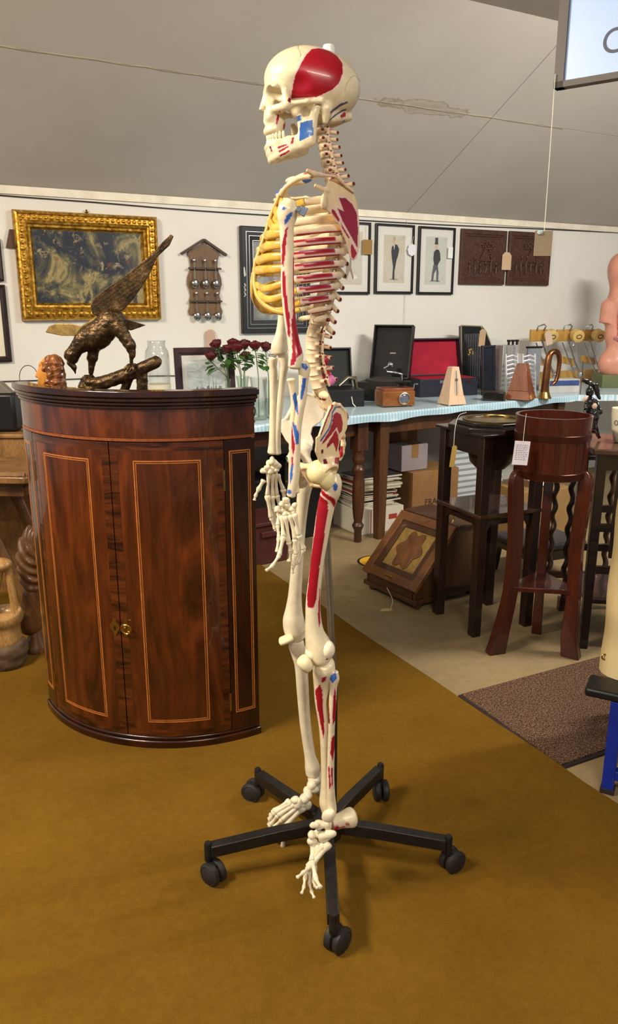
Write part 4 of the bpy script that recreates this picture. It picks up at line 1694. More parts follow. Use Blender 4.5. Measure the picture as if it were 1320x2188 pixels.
tubebone('fibula', skel, [(716, 1436, YFB, 7, 8), (714, 1450, YFB, 11, 10), (712, 1470, YFB, 8, 7), (710, 1510, YFB, 8, 7), (708, 1560, YFB, 7, 6), (707, 1610, YFB, 7.5, 6), (706, 1660, YFB, 8, 7), (707, 1700, YFB, 9, 8), (708, 1730, YFB, 11, 10), (706, 1752, YFB, 8, 8)], fib_p, seg=36)
tubebone('tibia', skel, [(633, 1372, YLF, 16), (634, 1382, YLF, 17), (637, 1400, YLF, 14), (642, 1425, YLF, 12.5), (646, 1480, YLF, 12), (650, 1540, YLF, 10.5), (655, 1580, YLF, 10), (662, 1615, YLF, 12), (667, 1638, YLF, 16), (668, 1652, YLF, 15)])
tubebone('fibula', skel, [(648, 1385, YLF + .03, 8), (652, 1440, YLF + .03, 6), (658, 1540, YLF + .025, 5.5), (668, 1620, YLF + .02, 7), (678, 1660, YLF + .01, 9), (680, 1672, YLF + .01, 7)])
for pts_, Yv, w in ((zz(5, (520, 640), (600, 740)), 1.475, .014), (zz(5, (300, 450), (420, 405)), 1.68, .009)):
    a, b = P(*pts_[0], Yv), P(*pts_[1], Yv)
    mb = MB()
    d = (b - a)
    mb.tube([a - d * .16, a - d * .1, a, (a + b) / 2, b, b + d * .1], [(w * .45, .008), (w * .8, .014), (w, .018), (w * 1.0, .020), (w * .85, .016), (w * .4, .006)], 16, up=Vector((0, 1, 0)))
    mb.build('patella', M('patella_cream', (236, 222, 178), 0.38, var=.08, scale=50), skel, smooth=180)
# feet
ft = hand(6, 1.475, [(640, 305, 15), (605, 350, 11), (640, 345, 12), (650, 385, 12), (625, 400, 12), (590, 385, 10), (580, 345, 8), (570, 420, 9), (600, 430, 9), (570, 390, 9)],
          [[(645, 430, 9), (558, 538, 5.5), (525, 565, 4.5), (500, 585, 4)], [(622, 435, 8), (548, 540, 5.5), (535, 590, 4.5), (530, 630, 4), (520, 658, 4)], [(600, 440, 8), (560, 560, 5.5), (556, 615, 4.5), (565, 650, 4), (577, 678, 4)],
           [(585, 440, 8), (577, 560, 5.5), (572, 600, 4.5), (582, 625, 4), (590, 632, 3.5)], [(572, 425, 9), (570, 510, 7), (583, 590, 6), (606, 632, 5.5)]], [(-.01, -.02), (-.01, -.018), (-.005, -.02), (0, -.022), (.005, -.03)])
mb = MB()
a, b, c3 = P(*zz(6, (655, 340))[0], 1.49), P(*zz(6, (700, 325))[0], 1.50), P(*zz(6, (745, 312))[0], 1.51)
sp = smoothpath([tuple(a) + (.016,), tuple(b) + (.018,), tuple(c3) + (.023,), tuple(c3 + (c3 - b) * .35) + (.017,)], 6)
mb.tube([q[:3] for q in sp], [q[3] for q in sp], 16, up=Vector((0, 1, 0)))
mb.c = paint(mb.v, [(zz(6, (668, 350), (690, 350), (680, 390), (665, 400)), RED), (zz(6, (690, 370), (735, 352), (735, 362), (700, 380)), RED)], 1.475)
mb.build('heel_bone', bone_m, ft, smooth=180)
hf = hand(6, 1.640, [(578, 150, 13, 1.695), (565, 165, 12, 1.685), (572, 185, 11, 1.675), (550, 200, 11, 1.662), (530, 225, 11, 1.65), (505, 245, 10), (545, 215, 9, 1.655), (540, 258, 11), (490, 235, 9), (520, 255, 9)],
          [[(530, 262, 9), (450, 345, 7.5), (437, 375, 6), (435, 445, 5.5)], [(510, 258, 7), (430, 322, 5.5), (395, 355, 4.5), (372, 385, 4)], [(492, 250, 7), (412, 302, 5.5), (378, 345, 4.5), (364, 380, 4)],
           [(478, 242, 7), (398, 290, 5.5), (376, 318, 4.5), (370, 345, 4)], [(465, 238, 7), (392, 285, 5.5), (380, 300, 4.5), (372, 318, 4)]], [(-.002, .004), (0, .003), (.004, .003), (.008, .003), (.012, .003)])
mb = MB()
a, b = P(*zz(6, (585, 165))[0], 1.71), P(*zz(6, (612, 190))[0], 1.74)
mb.tube([a, (a + b) / 2, b, b + (b - a) * .3], [.014, .016, .018, .011], 14)
mb.build('heel_bone', plain_m, hf, smooth=180)
# ================================================================== things on the back wall
def thin_glass(name, tint=(0.93, 0.97, 0.95), gloss=0.12, edge=0.55):
    if name in MATS:
        return MATS[name]
    t = NT(name)
    t.t.nodes.remove(t.b)
    out = [n_ for n_ in t.t.nodes if n_.type == 'OUTPUT_MATERIAL'][0]
    tr = t.n('ShaderNodeBsdfTransparent')
    tr.inputs[0].default_value = (*tint, 1)
    gl = t.n('ShaderNodeBsdfGlossy')
    gl.inputs['Roughness'].default_value = 0.04
    lw = t.n('ShaderNodeLayerWeight')
    lw.inputs[0].default_value = 0.35
    fac = t.math('ADD', t.math('MULTIPLY', lw.outputs['Facing'], edge), gloss * .3, True)
    mx = t.n('ShaderNodeMixShader')
    t.l(fac, mx.inputs[0])
    t.l(tr.outputs[0], mx.inputs[1])
    t.l(gl.outputs[0], mx.inputs[2])
    t.l(mx.outputs[0], out.inputs[0])
    return t.m


pane_m = thin_glass('picture_glass', (0.99, 0.99, 0.99), 0.03, 0.10)
clear_m = thin_glass('clear_glass', (0.975, 0.985, 0.98), 0.15, 0.45)
green_m = thin_glass('green_glass', (0.93, 0.97, 0.95), 0.15, 0.45)


def frame_profile(mb, w, h, prof, mi=0):
    """sweep (inset, height) profile round a w x h rectangle lying in local xz, facing -y"""
    rings = []
    for sx, sz in ((-1, -1), (1, -1), (1, 1), (-1, 1)):
        rings.append([Vector((sx * (w / 2 - i), -d, sz * (h / 2 - i))) for i, d in prof])
    return mb.rings(rings, cap=False, closed=True, mi=mi)


def wall_frame_at(pxs, off=0.0):
    q = [WPX(*a, off) for a in pxs]
    s0 = (q[0][0] + q[3][0]) / 2
    s1 = (q[1][0] + q[2][0]) / 2
    z1 = (q[0][1] + q[1][1]) / 2
    z0 = (q[2][1] + q[3][1]) / 2
    return (s0 + s1) / 2, (z0 + z1) / 2, s1 - s0, z1 - z0


def framed(name, label, cat, pxs, prof, fmat, mount=0.0, mount_mat=None, pic_mat=None, depth=0.02, group=None, glass_on=True, dims=None, loc=None, rz=WROT, tilt=0.0, lean=0.0):
    if dims is None:
        s, z, w, h = wall_frame_at(pxs, depth)
        loc = WP(s, z, 0.004)
    else:
        w, h = dims
    t = thing(name, label, cat, loc, rz, group, local=True)
    if tilt or lean:
        t.rotation_euler = (lean, tilt, rz)
    mb = MB()
    frame_profile(mb, w, h, prof)
    fr = mb.build('frame', fmat, t, smooth=25)
    fw = prof[-1][0]
    mb = MB()
    mb.box((0, -.003, 0), (w - .012, .004, h - .012))
    mb.build('backing_board', M('backing_board', (150, 120, 84), 0.8), t)
    iw, ih = w - 2 * fw + .006, h - 2 * fw + .006
    if mount_mat:
        mb = MB()
        frame_profile(mb, iw, ih, [(0, .004), (0, .0065), (mount, .0065), (mount + .002, .0045)])
        mb.build('mount', mount_mat, t, smooth=0)
    mb = MB()
    pw, ph = iw - 2 * mount + .004, ih - 2 * mount + .004
    mb.box((0, -.0052, 0), (pw, .001, ph))
    pic = mb.build('picture', pic_mat, t)
    if glass_on:
        mb = MB()
        mb.box((0, -.0115, 0), (iw, .0012, ih))
        mb.build('glass_pane', pane_m, t)
    return t, pic, pw, ph


def blot(name, cols, scale=6, detail=5, rough=0.65, dist=1.5, stretch=(1, 1, 1), r=0.5, vor=0):
    t = NT(name)
    v = t.coord(stretch)
    f = t.noise(v, scale, detail, rough, dist)
    n_ = len(cols)
    st = [(0.28 + 0.46 * i / (n_ - 1), lin(c)) for i, c in enumerate(cols)]
    c = t.ramp(f, st)
    if vor:
        f2 = t.noise(t.coord(stretch), vor, 4, .7, .5)
        c = t.mix(t.ramp(f2, [(.52, (0, 0, 0)), (.62, (.8, .8, .8))]), c, lin(cols[-1]))
    t.base(c)
    return t.set(r)


# ---- large picture in a carved gilt frame (plain painterly stand-in for the canvas)
gold = NT('gilt')
v = gold.coord()
f = gold.noise(v, 48, 5, 0.65)
gold.base(gold.ramp(f, [(0.3, lin((96, 62, 14))), (0.52, lin((188, 138, 44))), (0.72, lin((236, 198, 104)))]))
gold.bump(f, 0.35, 0.006)
gold_m = gold.set(0.34, 0.75)
canvas = NT('dark_canvas')
v = canvas.coord((1, 1, 1))
f = canvas.noise(v, 5, 6, 0.62, 0.9)
f2 = canvas.noise(v, 22, 5, 0.7, 0.8)
c = canvas.ramp(f, [(0.34, lin((20, 24, 36))), (0.46, lin((36, 42, 54))), (0.53, lin((84, 82, 60))), (0.60, lin((158, 142, 92))), (0.66, lin((60, 60, 52))), (0.72, lin((28, 32, 46)))])
c = canvas.mix(canvas.ramp(f2, [(.56, (0, 0, 0)), (.70, (.75, .75, .75))]), c, lin((196, 172, 124)))
c = canvas.mix(canvas.ramp(canvas.noise(v, 15, 4, .6), [(.64, (0, 0, 0)), (.70, (.7, .7, .7))]), c, lin((128, 58, 34)))
canvas.base(c)
canvas.bump(f2, 0.1, 0.003)
canvas_m = canvas.set(0.4)
gp, gpic, _, _ = framed('gilt_framed_picture', 'large dark picture in an ornate gilt frame on the wall', 'picture', [(27, 445), (337, 466), (342, 683), (46, 685)],
                        [(0, .0), (0, .03), (.008, .046), (.018, .05), (.022, .040), (.048, .044), (.056, .050), (.064, .044), (.070, .030), (.080, .028), (.086, .012), (.092, .006)], gold_m, pic_mat=canvas_m, depth=0.03, glass_on=False)
s_, z_, w_, h_ = wall_frame_at([(27, 445), (337, 466), (342, 683), (46, 685)], .03)
mb = MB()
for i in range(24):
    for sz in (-1, 1):
        x = (i + .5 - 12) / 12 * (w_ / 2 - .03)
        mb.ball((x, -.044, sz * (h_ / 2 - .035)), (.011, .009, .010 + .003 * (i % 2)), 7, 5)
for i in range(17):
    for sx in (-1, 1):
        z = (i + .5 - 8.5) / 8.5 * (h_ / 2 - .03)
        mb.ball((sx * (w_ / 2 - .035), -.044, z), (.010 + .003 * (i % 2), .009, .011), 7, 5)
o = mb.build('leaf_ornament', gold_m, gp)
o['kind'] = 'stuff'
mb = MB()
mb.lathe([(.008, 0), (.010, .004), (.004, .012), (.006, .018)], (0, -.012, h_ / 2 + .002), seg=10)
mb.build('hanging_ring', brass, gp)

dkf = M('dark_frame', (48, 34, 30), 0.4, var=.2, scale=20)
pale_print = blot('pale_print', [(214, 206, 180), (228, 221, 200), (236, 230, 214)], 5)
framed('framed_print', 'pale print in a dark moulded frame below the gilt picture edge', 'picture', [(-120, 600), (12, 615), (25, 772), (-110, 778)], [(0, 0), (0, .018), (.008, .024), (.016, .016), (.022, .018), (.030, .006)], dkf, .03, M('mount_cream', (238, 230, 208), .7, var=.03), pale_print, .02)
framed('framed_print', 'narrow dark framed print above the pale print by the gilt picture', 'picture', [(-90, 505), (1, 510), (8, 600), (-84, 600)], [(0, 0), (0, .018), (.008, .024), (.022, .018), (.030, .006)], dkf, .02, M('mount_cream', (238, 230, 208)), pale_print, .02)
# small wooden bracket showing behind the gilt frame
s, z = WPX(28, 510, .01)
mb = MB()
s_l = wall_frame_at([(27, 445), (337, 466), (342, 683), (46, 685)], .03)
fe = s_l[0] - s_l[2] / 2
mb.prism([(-.045, -.045), (.001, -.045), (.001, .045), (-.02, .045)], WP(fe, z, .012), WD, (0, 0, 1), WN, -.01, .01)
tag(mb.build('wooden_bracket', wood('bracket_wood', (70, 44, 26), (112, 74, 44)), origin=WP(fe, z, .01)), 'small brown wooden bracket tucked behind the gilt frame', 'bracket')

# ---- black frame with silver lines behind the skeleton's ribs
blkf = M('black_frame', (24, 24, 28), 0.35, var=.15, scale=15)
silv = M('silver_line', (176, 176, 172), 0.3, .8, var=.1)
bt, bpic, _, _ = framed('black_framed_picture', 'black stepped frame with thin silver lines holding a grey print', 'picture', [(512, 480), (660, 492), (662, 708), (518, 715)],
                        [(0, 0), (0, .026), (.006, .032), (.030, .030), (.031, .026), (.052, .024), (.053, .020), (.078, .016), (.082, .006)], blkf, 0.0, None, blot('grey_print', [(90, 92, 92), (150, 152, 150), (196, 196, 190)], 7), .02)
s_, z_, w_, h_ = wall_frame_at([(512, 480), (660, 492), (662, 708), (518, 715)], .02)
for ins, d_ in ((.030, .0325), (.0525, .0265), (.079, .0185)):
    mb = MB()
    frame_profile(mb, w_ - 2 * ins, h_ - 2 * ins, [(0, d_ - .004), (0, d_), (.003, d_), (.003, d_ - .004)])
    mb.build('silver_line', silv, bt, smooth=0)
# white painted motif on the frame's left side
mb = MB()
for i in range(9):
    mb.ball((-w_ / 2 + .016 + .004 * math.sin(i * 2.1), -.030, -.02 - i * .009), (.007, .002, .006), 7, 4)
mb.prism([(-.008, .05), (.004, .06), (.012, .012), (.002, 0)], (-w_ / 2 + .014, -.0305, .02), (1, 0, 0), (0, 0, 1), (0, -1, 0), 0, .001)
mb.build('painted_motif', M('motif_white', (206, 204, 196), .5), bt)

# ---- three prints of gentlemen
thinf = M('thin_black_frame', (18, 17, 18), 0.4, var=.1)
mountw = M('mount_white', (226, 224, 216), .7, var=.02)
prof3 = [(0, 0), (0, .016), (.003, .019), (.014, .019), (.016, .008)]


def flat_fig(parent, pw, ph, shapes):
    """printed figure: flat coloured areas on the paper, (u, w) in picture halves"""
    by = {}
    for poly, col in shapes:
        by.setdefault(col, []).append(poly)
    for k, (col, polys) in enumerate(by.items()):
        mb = MB()
        for poly in polys:
            mb.prism([(u * pw / 2, w * ph / 2) for u, w in poly], (0, -.0057, 0), (1, 0, 0), (0, 0, 1), (0, -1, 0), 0, .0003 + .00008 * k)
        mb.build('printed_figure', M('print_%d_%d_%d' % col, col, .7, var=.12, scale=60), parent, smooth=0)


def oval(cx, cy, rx, ry, n=14):
    return [(cx + rx * math.cos(2 * math.pi * i / n), cy + ry * math.sin(2 * math.pi * i / n)) for i in range(n)]


sk_, gr_, dk_, lg_ = (206, 172, 140), (92, 96, 104), (56, 56, 60), (196, 190, 176)
prA = blot('print_paper_a', [(192, 184, 164), (204, 197, 180), (212, 206, 190)], 9)
prB = blot('print_paper_b', [(192, 196, 186), (204, 206, 196), (214, 214, 206)], 9)
prC = blot('print_paper_c', [(206, 186, 166), (206, 202, 186), (190, 196, 184)], 5, stretch=(1, 1, 2.5))
t1, pic1, pw, ph = framed('framed_print', 'black framed tinted print partly hidden behind the shoulder blade', 'picture', [(712, 470), (795, 477), (788, 630), (704, 627)], prof3, thinf, .045, mountw, prC, .018, 'prints in thin black frames')
flat_fig(pic1, pw, ph, [([(-.35, -.2), (-.1, -.25), (-.05, .1), (.1, .12), (.05, -.3), (.3, -.75), (.2, -.8), (-.05, -.45), (-.3, -.8), (-.42, -.78)], (150, 132, 116)), (oval(-.1, .3, .16, .12), sk_), ([(.25, -.78), (.6, -.72), (.5, -.6), (.3, -.62)], (232, 228, 216))])
t2, pic2, pw, ph = framed('framed_print', 'black framed print of a slim gentleman in dark dress with a scalloped white tag', 'picture', [(805, 476), (888, 482), (880, 629), (799, 626)], prof3, thinf, .055, mountw, prA, .018, 'prints in thin black frames')
flat_fig(pic2, pw, ph, [([(-.45, -.85), (.45, -.86), (.30, -.80), (-.3, -.79)], (160, 152, 136)),
                        ([(-.25, .5), (-.05, .62), (.25, .6), (.42, .42), (.36, .2), (.2, -.05), (.05, -.5), (.06, -.85), (-.14, -.82), (-.1, -.3), (-.22, .05), (-.28, .3)], dk_), ([(-.10, .6), (.02, .6), (-.02, .38)], (232, 228, 218)), (oval(-.06, .74, .13, .13), sk_), ([(-.18, .80), (-.1, .92), (.06, .9), (.08, .8)], (170, 160, 148))])
t3, pic3, pw, ph = framed('framed_print', 'black framed print of a gentleman wearing a tall top hat', 'picture', [(897, 482), (975, 488), (966, 630), (890, 628)], prof3, thinf, .05, mountw, prB, .018, 'prints in thin black frames')
flat_fig(pic3, pw, ph, [([(-.5, -.85), (.5, -.86), (.32, -.78), (-.4, -.78)], (150, 148, 138)),
                        ([(-.2, .38), (.0, .48), (.25, .46), (.38, .3), (.42, .05), (.25, -.1), (.2, -.18), (-.15, -.16), (-.24, .1)], dk_),
                        ([(-.2, -.14), (.2, -.18), (.3, -.5), (.28, -.85), (.12, -.86), (.08, -.35), (-.1, -.5), (-.18, -.84), (-.36, -.82), (-.3, -.45)], gr_), (oval(.0, .58, .12, .11), sk_), ([(-.2, .68), (.18, .68), (.14, .73), (.13, .95), (-.13, .95), (-.14, .73)], (64, 62, 62))])

# ---- two carved panels
carve = NT('carved_wood')
v = carve.coord((1, 1, 1))
f = carve.noise(v, 60, 4, 0.6, 0.6)
carve.base(carve.ramp(f, [(0.35, lin((56, 32, 24))), (0.65, lin((88, 54, 40)))]))
carve.bump(f, 0.25, 0.006)
carve_m = carve.set(0.5)


def carved_panel(label, pxs, seed):
    s, z, w, h = wall_frame_at(pxs, .02)
    t = thing('wood_carving', label, 'carving', WP(s, z, .004), WROT, 'carved wooden panels on the wall', local=True)
    mb = MB()
    frame_profile(mb, w, h, [(0, 0), (0, .018), (.006, .024), (.03, .024), (.034, .018), (.044, .018), (.048, .012)])
    mb.build('frame', carve_m, t, smooth=25)
    mb = MB()
    mb.box((0, -.006, 0), (w - .08, .012, h - .08))
    mb.build('ground', carve_m, t)
    rs = random.Random(seed)
    # raised figures: trees, a hut, walkers, a rope border
    mb = MB()
    W2, H2 = (w - .11) / 2, (h - .11) / 2
    mb.prism([(-W2 * .25, -H2 * .2), (W2 * .1, H2 * .55), (W2 * .45, -H2 * .2)], (0, -.012, 0), (1, 0, 0), (0, 0, 1), (0, -1, 0), 0, .010)
    mb.build('carved_relief', carve_m, t, bevel=.003)
    for i in range(6):
        x = -W2 * .8 + W2 * 1.6 * i / 5
        hh = rs.uniform(.35, .9) * H2
        z0 = -H2 * .85
        mb = MB()
        mb.tube([(x, -.013, z0), (x + rs.uniform(-.01, .01), -.014, z0 + hh * .6), (x + rs.uniform(-.012, .012), -.014, z0 + hh)], [(.009, .010), (.011, .011), (.005, .009)], 7, up=Vector((0, 1, 0)))
        mb.ball((x, -.014, z0 + hh + .012), (.013, .011, .014), 9, 6)
        for s2 in (-1, 1):
            mb.tube([(x, -.015, z0 + hh * .75), (x + s2 * .02, -.015, z0 + hh * .55)], .004, 6)
        mb.build('carved_relief', carve_m, t, smooth=60)
    for i in range(3):
        mb = MB()
        cx, cz = rs.uniform(-W2 * .8, W2 * .8), rs.uniform(H2 * .3, H2 * .8)
        for k in range(6):
            a = k * math.pi / 3
            mb.ball((cx + .02 * math.cos(a), -.013, cz + .018 * math.sin(a)), (.012, .009, .011), 8, 5)
        mb.build('carved_relief', carve_m, t, smooth=60)
    return t


carved_panel('carved dark wooden panel with a hut, next to the top hat print', [(988, 488), (1083, 494), (1077, 609), (980, 607)], 3)
carved_panel('carved dark wooden panel of standing figures behind the hanging card', [(1090, 494), (1180, 498), (1171, 610), (1082, 609)], 9)

# ---- spoon rack
rk = wood('rack_wood', (92, 66, 40), (140, 106, 68), 9, (1, 1, .15), .5, .1)
rkd = wood('rack_wood_dark', (52, 34, 20), (88, 60, 36), 9, (1, 1, .15), .5, .1)
s, z = WPX(438, 600, .02)
m_ = mpp(4.7, 1.45)
rt = thing('spoon_rack', 'house-shaped wooden wall rack for souvenir spoons', 'rack', WP(s, z, .004), WROT, local=True)
kx = 1.0 / 88.0 * (WPX(483, 545, .02)[0] - WPX(392, 545, .02)[0])
kz = (WPX(440, 515, .02)[1] - WPX(440, 690, .02)[1]) / 175.0
half = [(0, 80), (30, 62), (33, 57), (29, 45), (28, 33), (30, 20), (35, 6), (36, -8), (32, -20), (30, -32), (33, -42), (32, -55), (36, -66), (34, -74)]
poly = [(x * kx, y * kz) for x, y in half] + [(-x * kx, y * kz) for x, y in half[::-1]]
mb = MB()
mb.prism(poly, (0, 0, 0), (1, 0, 0), (0, 0, 1), (0, -1, 0), 0, .010)
mb.build('board', rk, rt, bevel=.0015)
for sg in (-1, 1):
    mb = MB()
    a = Vector((0, -.012, 86 * kz))
    b = Vector((sg * 46 * kx, -.012, 55 * kz))
    d = (b - a).normalized()
    nrm = Vector((-d.z, 0, d.x))
    if nrm.z < 0:
        nrm = -nrm
    mb.hexa([a - nrm * .006 + Vector((0, -.016, 0)), b - nrm * .006 + Vector((0, -.016, 0)), b - nrm * .006 + Vector((0, .010, 0)), a - nrm * .006 + Vector((0, .010, 0))],
            [a + nrm * .008 + Vector((0, -.016, 0)), b + nrm * .008 + Vector((0, -.016, 0)), b + nrm * .008 + Vector((0, .010, 0)), a + nrm * .008 + Vector((0, .010, 0))])
    mb.build('roof_board', rkd, rt, bevel=.001)
for zz_ in (26, -44):
    mb = MB()
    cut = [(-33, 0)]
    for nx in ((-22, 0, 22) if zz_ > 0 else (-20, 2, 24)):
        cut += [(nx * kx - .0045, 1), (nx * kx + .0045, 2)]
    pl_ = [(-33 * kx, -.010), (-33 * kx, -.032)]
    for x_, k_ in cut[1:]:
        pl_ += [(x_, -.032), (x_, -.022)] if k_ == 1 else [(x_, -.022), (x_, -.032)]
    pl_ += [(33 * kx, -.032), (33 * kx, -.010)]
    mb.prism(pl_, (0, 0, zz_ * kz), (1, 0, 0), (0, 1, 0), (0, 0, 1), -.005, .005)
    mb.build('rail', rkd, rt)
spoon_m = M('spoon_silver', (160, 156, 148), .22, 1.0, var=.2, scale=40)
for i, (x, z0) in enumerate([(-22, 26), (0, 26), (22, 26), (-20, -44), (2, -44), (24, -44)]):
    sx = s + x * kx
    top = z + (z0 + 22) * kz
    bot = z + (z0 - 34) * kz
    base = WP(sx, bot, .004 + .0285)
    sr = thing('souvenir_spoon', 'silver souvenir spoon on the %s rail of the spoon rack, %s' % (('upper', 'lower')[i // 3], ('towards the gilt picture', 'in the middle', 'towards the black stepped frame')[i % 3]), 'spoon', base, WROT, 'souvenir spoons in the wall rack', local=True)
    L = top - bot
    mb = MB()
    mb.ball((0, -.001, .004), (.0225, .008, .027), 14, 8)
    mb.build('bowl', spoon_m, sr)
    mb = MB()
    mb.tube([(0, 0, .026), (0, .001, L * .5), (0, 0, L * .86)], [.0028, .0022, .0030], 8)
    mb.build('stem', spoon_m, sr)
    mb = MB()
    mb.ball((0, 0, L * .9), (.009, .003, .012), 10, 6)
    mb.build('crest', spoon_m, sr)


# ---- price tags
def price_tag(label, pos, w, h, col, rz=0.0, string=None, tilt=0.0, shape='clip', lines=False, rx=0.0):
    """pos: middle of the tag; string: list of world points from the tag up to its knot"""
    t = thing('price_tag', label, 'tag', pos, rz, 'price tags', local=True)
    t.rotation_euler = (rx, tilt, rz)
    c_ = .25 * w
    if shape == 'clip':
        poly = [(-w / 2, -h / 2), (w / 2, -h / 2), (w / 2, h / 2 - c_), (w / 2 - c_, h / 2), (-w / 2 + c_, h / 2), (-w / 2, h / 2 - c_)]
    elif shape == 'scallop':
        poly = [(w / 2 * math.cos(a) * (1 + .06 * math.cos(8 * a)), h / 2 * math.sin(a) * (1 + .06 * math.cos(8 * a))) for a in [i * math.pi / 16 for i in range(32)]]
    else:
        poly = [(-w / 2, -h / 2), (w / 2, -h / 2), (w / 2, h / 2), (-w / 2, h / 2)]
    mb = MB()
    mb.prism(poly, (0, 0, 0), (1, 0, 0), (0, 0, 1), (0, -1, 0), 0, .0012)
    mb.build('card', M('tag_%d_%d_%d' % col, col, .7, var=.05), t, smooth=0)
    if lines:
        mb = MB()
        rs = random.Random(int(w * 1e5))
        for i in range(9):
            y = h * .32 - i * h * .075
            x = -w * .38
            while x < w * .34:
                l_ = rs.uniform(.004, .010)
                mb.prism([(x, y), (min(x + l_, w * .4), y), (min(x + l_, w * .4), y + .0016), (x, y + .0016)], (0, 0, 0), (1, 0, 0), (0, 0, 1), (0, -1, 0), .0012, .0014)
                x += l_ + .003
        o = mb.build('handwriting', M('ink_violet', (96, 84, 140), .7), t, smooth=0)
        o['kind'] = 'stuff'
    if string:
        Mi = t.rotation_euler.to_matrix().inverted()
        pts = [Mi @ (Vector(q) - Vector(pos)) for q in string]
        sp = [Vector(q) for q in smoothpath([tuple(q) for q in pts], 6)]
        mb = MB()
        mb.tube(sp, .0011 if lines is False else .0009, 5)
        mb.build('string', M('tag_string', (226, 220, 204), .8), t)
    return t


def wtag(label, px, py, wpx, hpx, col, up_to=None, off=.028, **kw):
    s, z = WPX(px, py, off)
    s2, z2 = WPX(px + wpx, py + hpx, off)
    w, h = abs(s2 - s), abs(z - z2)
    pos = WP(s, z, off)
    st = None
    if up_to:
        a, b = WPX(*up_to, off)
        st = [pos + Vector((0, 0, h * .46)), pos + Vector((0, 0, h * .46)) + (WP(a, b, off) - pos - Vector((0, 0, h * .46))) * .5, WP(a, b, off)]
    return price_tag(label, pos, w, h, col, WROT, st, **kw)


wtag('brown card tag hanging on the print half hidden by the shoulder blade', 785, 528, 19, 32, (150, 116, 60), (784, 482), shape='rect')
wtag('white scalloped tag on the slim gentleman print', 880, 534, 17, 26, (226, 226, 232), (883, 505), shape='scallop')
wtag('white label stuck on the top hat print', 962, 540, 9, 24, (232, 234, 236), None, shape='rect')
wtag('buff tag between the two carved panels', 1082, 558, 17, 38, (206, 176, 142), (1084, 498), off=.036)
wtag('pinkish brown tag below the spoon rack', 450, 727, 20, 44, (196, 160, 142), (447, 700), off=.02)

# ---- hanging sign and its dangling card
lettering_m = M('sign_letter', (70, 78, 96), .5, var=.03)


def text_mb(body, size, depth=.001):
    cu = bpy.data.curves.new('lettering', 'FONT')
    cu.body = body
    cu.size = size
    cu.extrude = depth
    cu.align_x = 'CENTER'
    cu.align_y = 'CENTER'
    ob = bpy.data.objects.new('lettering', cu)
    COL.objects.link(ob)
    dg = bpy.context.evaluated_depsgraph_get()
    me = bpy.data.meshes.new_from_object(ob.evaluated_get(dg))
    mb = MB()
    mb.add([tuple(v_.co) for v_ in me.vertices], [tuple(p_.vertices) for p_ in me.polygons])
    bpy.data.objects.remove(ob)
    bpy.data.curves.remove(cu)
    bpy.data.meshes.remove(me)
    return mb


YS = 2.25
c0 = P(1183, 190, YS)
c1 = P(1320, 208, YS - .10)
dirx = Vector((c1.x - c0.x, c1.y - c0.y, 0)).normalized()
srz = math.atan2(dirx.y, dirx.x)
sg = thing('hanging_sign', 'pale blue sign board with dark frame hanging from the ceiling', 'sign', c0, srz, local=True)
SWd, SHt = 0.9, 0.52
sgm = M('sign_frame', (88, 82, 76), .5, var=.06)
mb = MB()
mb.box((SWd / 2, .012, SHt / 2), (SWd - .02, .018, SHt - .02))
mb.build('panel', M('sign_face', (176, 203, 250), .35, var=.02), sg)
for c_, s_ in (((.0125, 0.01, SHt / 2), (.025, .03, SHt)), ((SWd - .0125, .01, SHt / 2), (.025, .03, SHt)), ((SWd / 2, .01, .0125 * .6), (SWd, .03, .015)), ((SWd / 2, .01, SHt - .0125), (SWd, .03, .025))):
    mb = MB()
    mb.box(c_, s_)
    mb.build('frame_bar', sgm, sg)
for ch, px, py, sz in (('C', 1334, 112, .082), ('V', 1340, -14, .095)):
    q = P(px, py, YS)
    loc = Matrix.Rotation(-srz, 3, 'Z') @ (q - c0)
    mb = text_mb(ch, sz)
    mb.v = [(loc.x + a, .0028 - c_ * .6, loc.z + b) for a, b, c_ in mb.v]
    mb.build('letter', lettering_m, sg, smooth=0)
for x in (.08, SWd - .08):
    mb = MB()
    mb.tube([(x, .01, SHt - .01), (x, .01, ztop - c0.z)], .0025, 6)
    mb.build('hanging_wire', M('wire_grey', (120, 116, 110), .4, .8), sg)
q = P(1160, 520, YS - .01)
a = P(1186, 158, YS - .012)
price_tag('small brown card hanging on a long white string from the blue sign', q, .049, .066, (150, 134, 108), 0.0,
          [q + Vector((0, -.002, .031)), q + Vector((0, -.002, .03)) + (a - q) * .5, Vector((a.x, a.y, c0.z + .01)), a], shape='rect')
mb = MB()
mb.ball(q + Vector((-.012, -.004, .028)), (.008, .003, .006), 8, 5)
o = mb.build('sticker', M('tag_tape', (180, 204, 208), .4), bpy.data.objects[[o.name for o in COL.objects if o.name.startswith('price_tag') and 'long white string' in o.get('label', '')][0]], fix=True)
o.parent = None
o.location = (0, 0, 0)
tag(o, 'scrap of pale tape on the card below the blue sign', 'tape')
# ================================================================== on top of the cabinet
def px_sdf(f, lo, hi, h, Y0, fy=None):
    """implicit shape in (px x, depth px, -px y) space around distance Y0 -> world"""
    mb = surf(f, lo, hi, h)
    zc = P((lo[0] + hi[0]) / 2, -(lo[2] + hi[2]) / 2, Y0).z
    m = mpp(Y0, zc)
    out = []
    for x, y, z in mb.v:
        q = P(x, -z, Y0)
        out.append((q.x, q.y + y * m, q.z))
    mb.v = out
    return mb


def z3(*pts):
    return [(a / 3.3, 380 + b / 3.3) for a, b in pts]


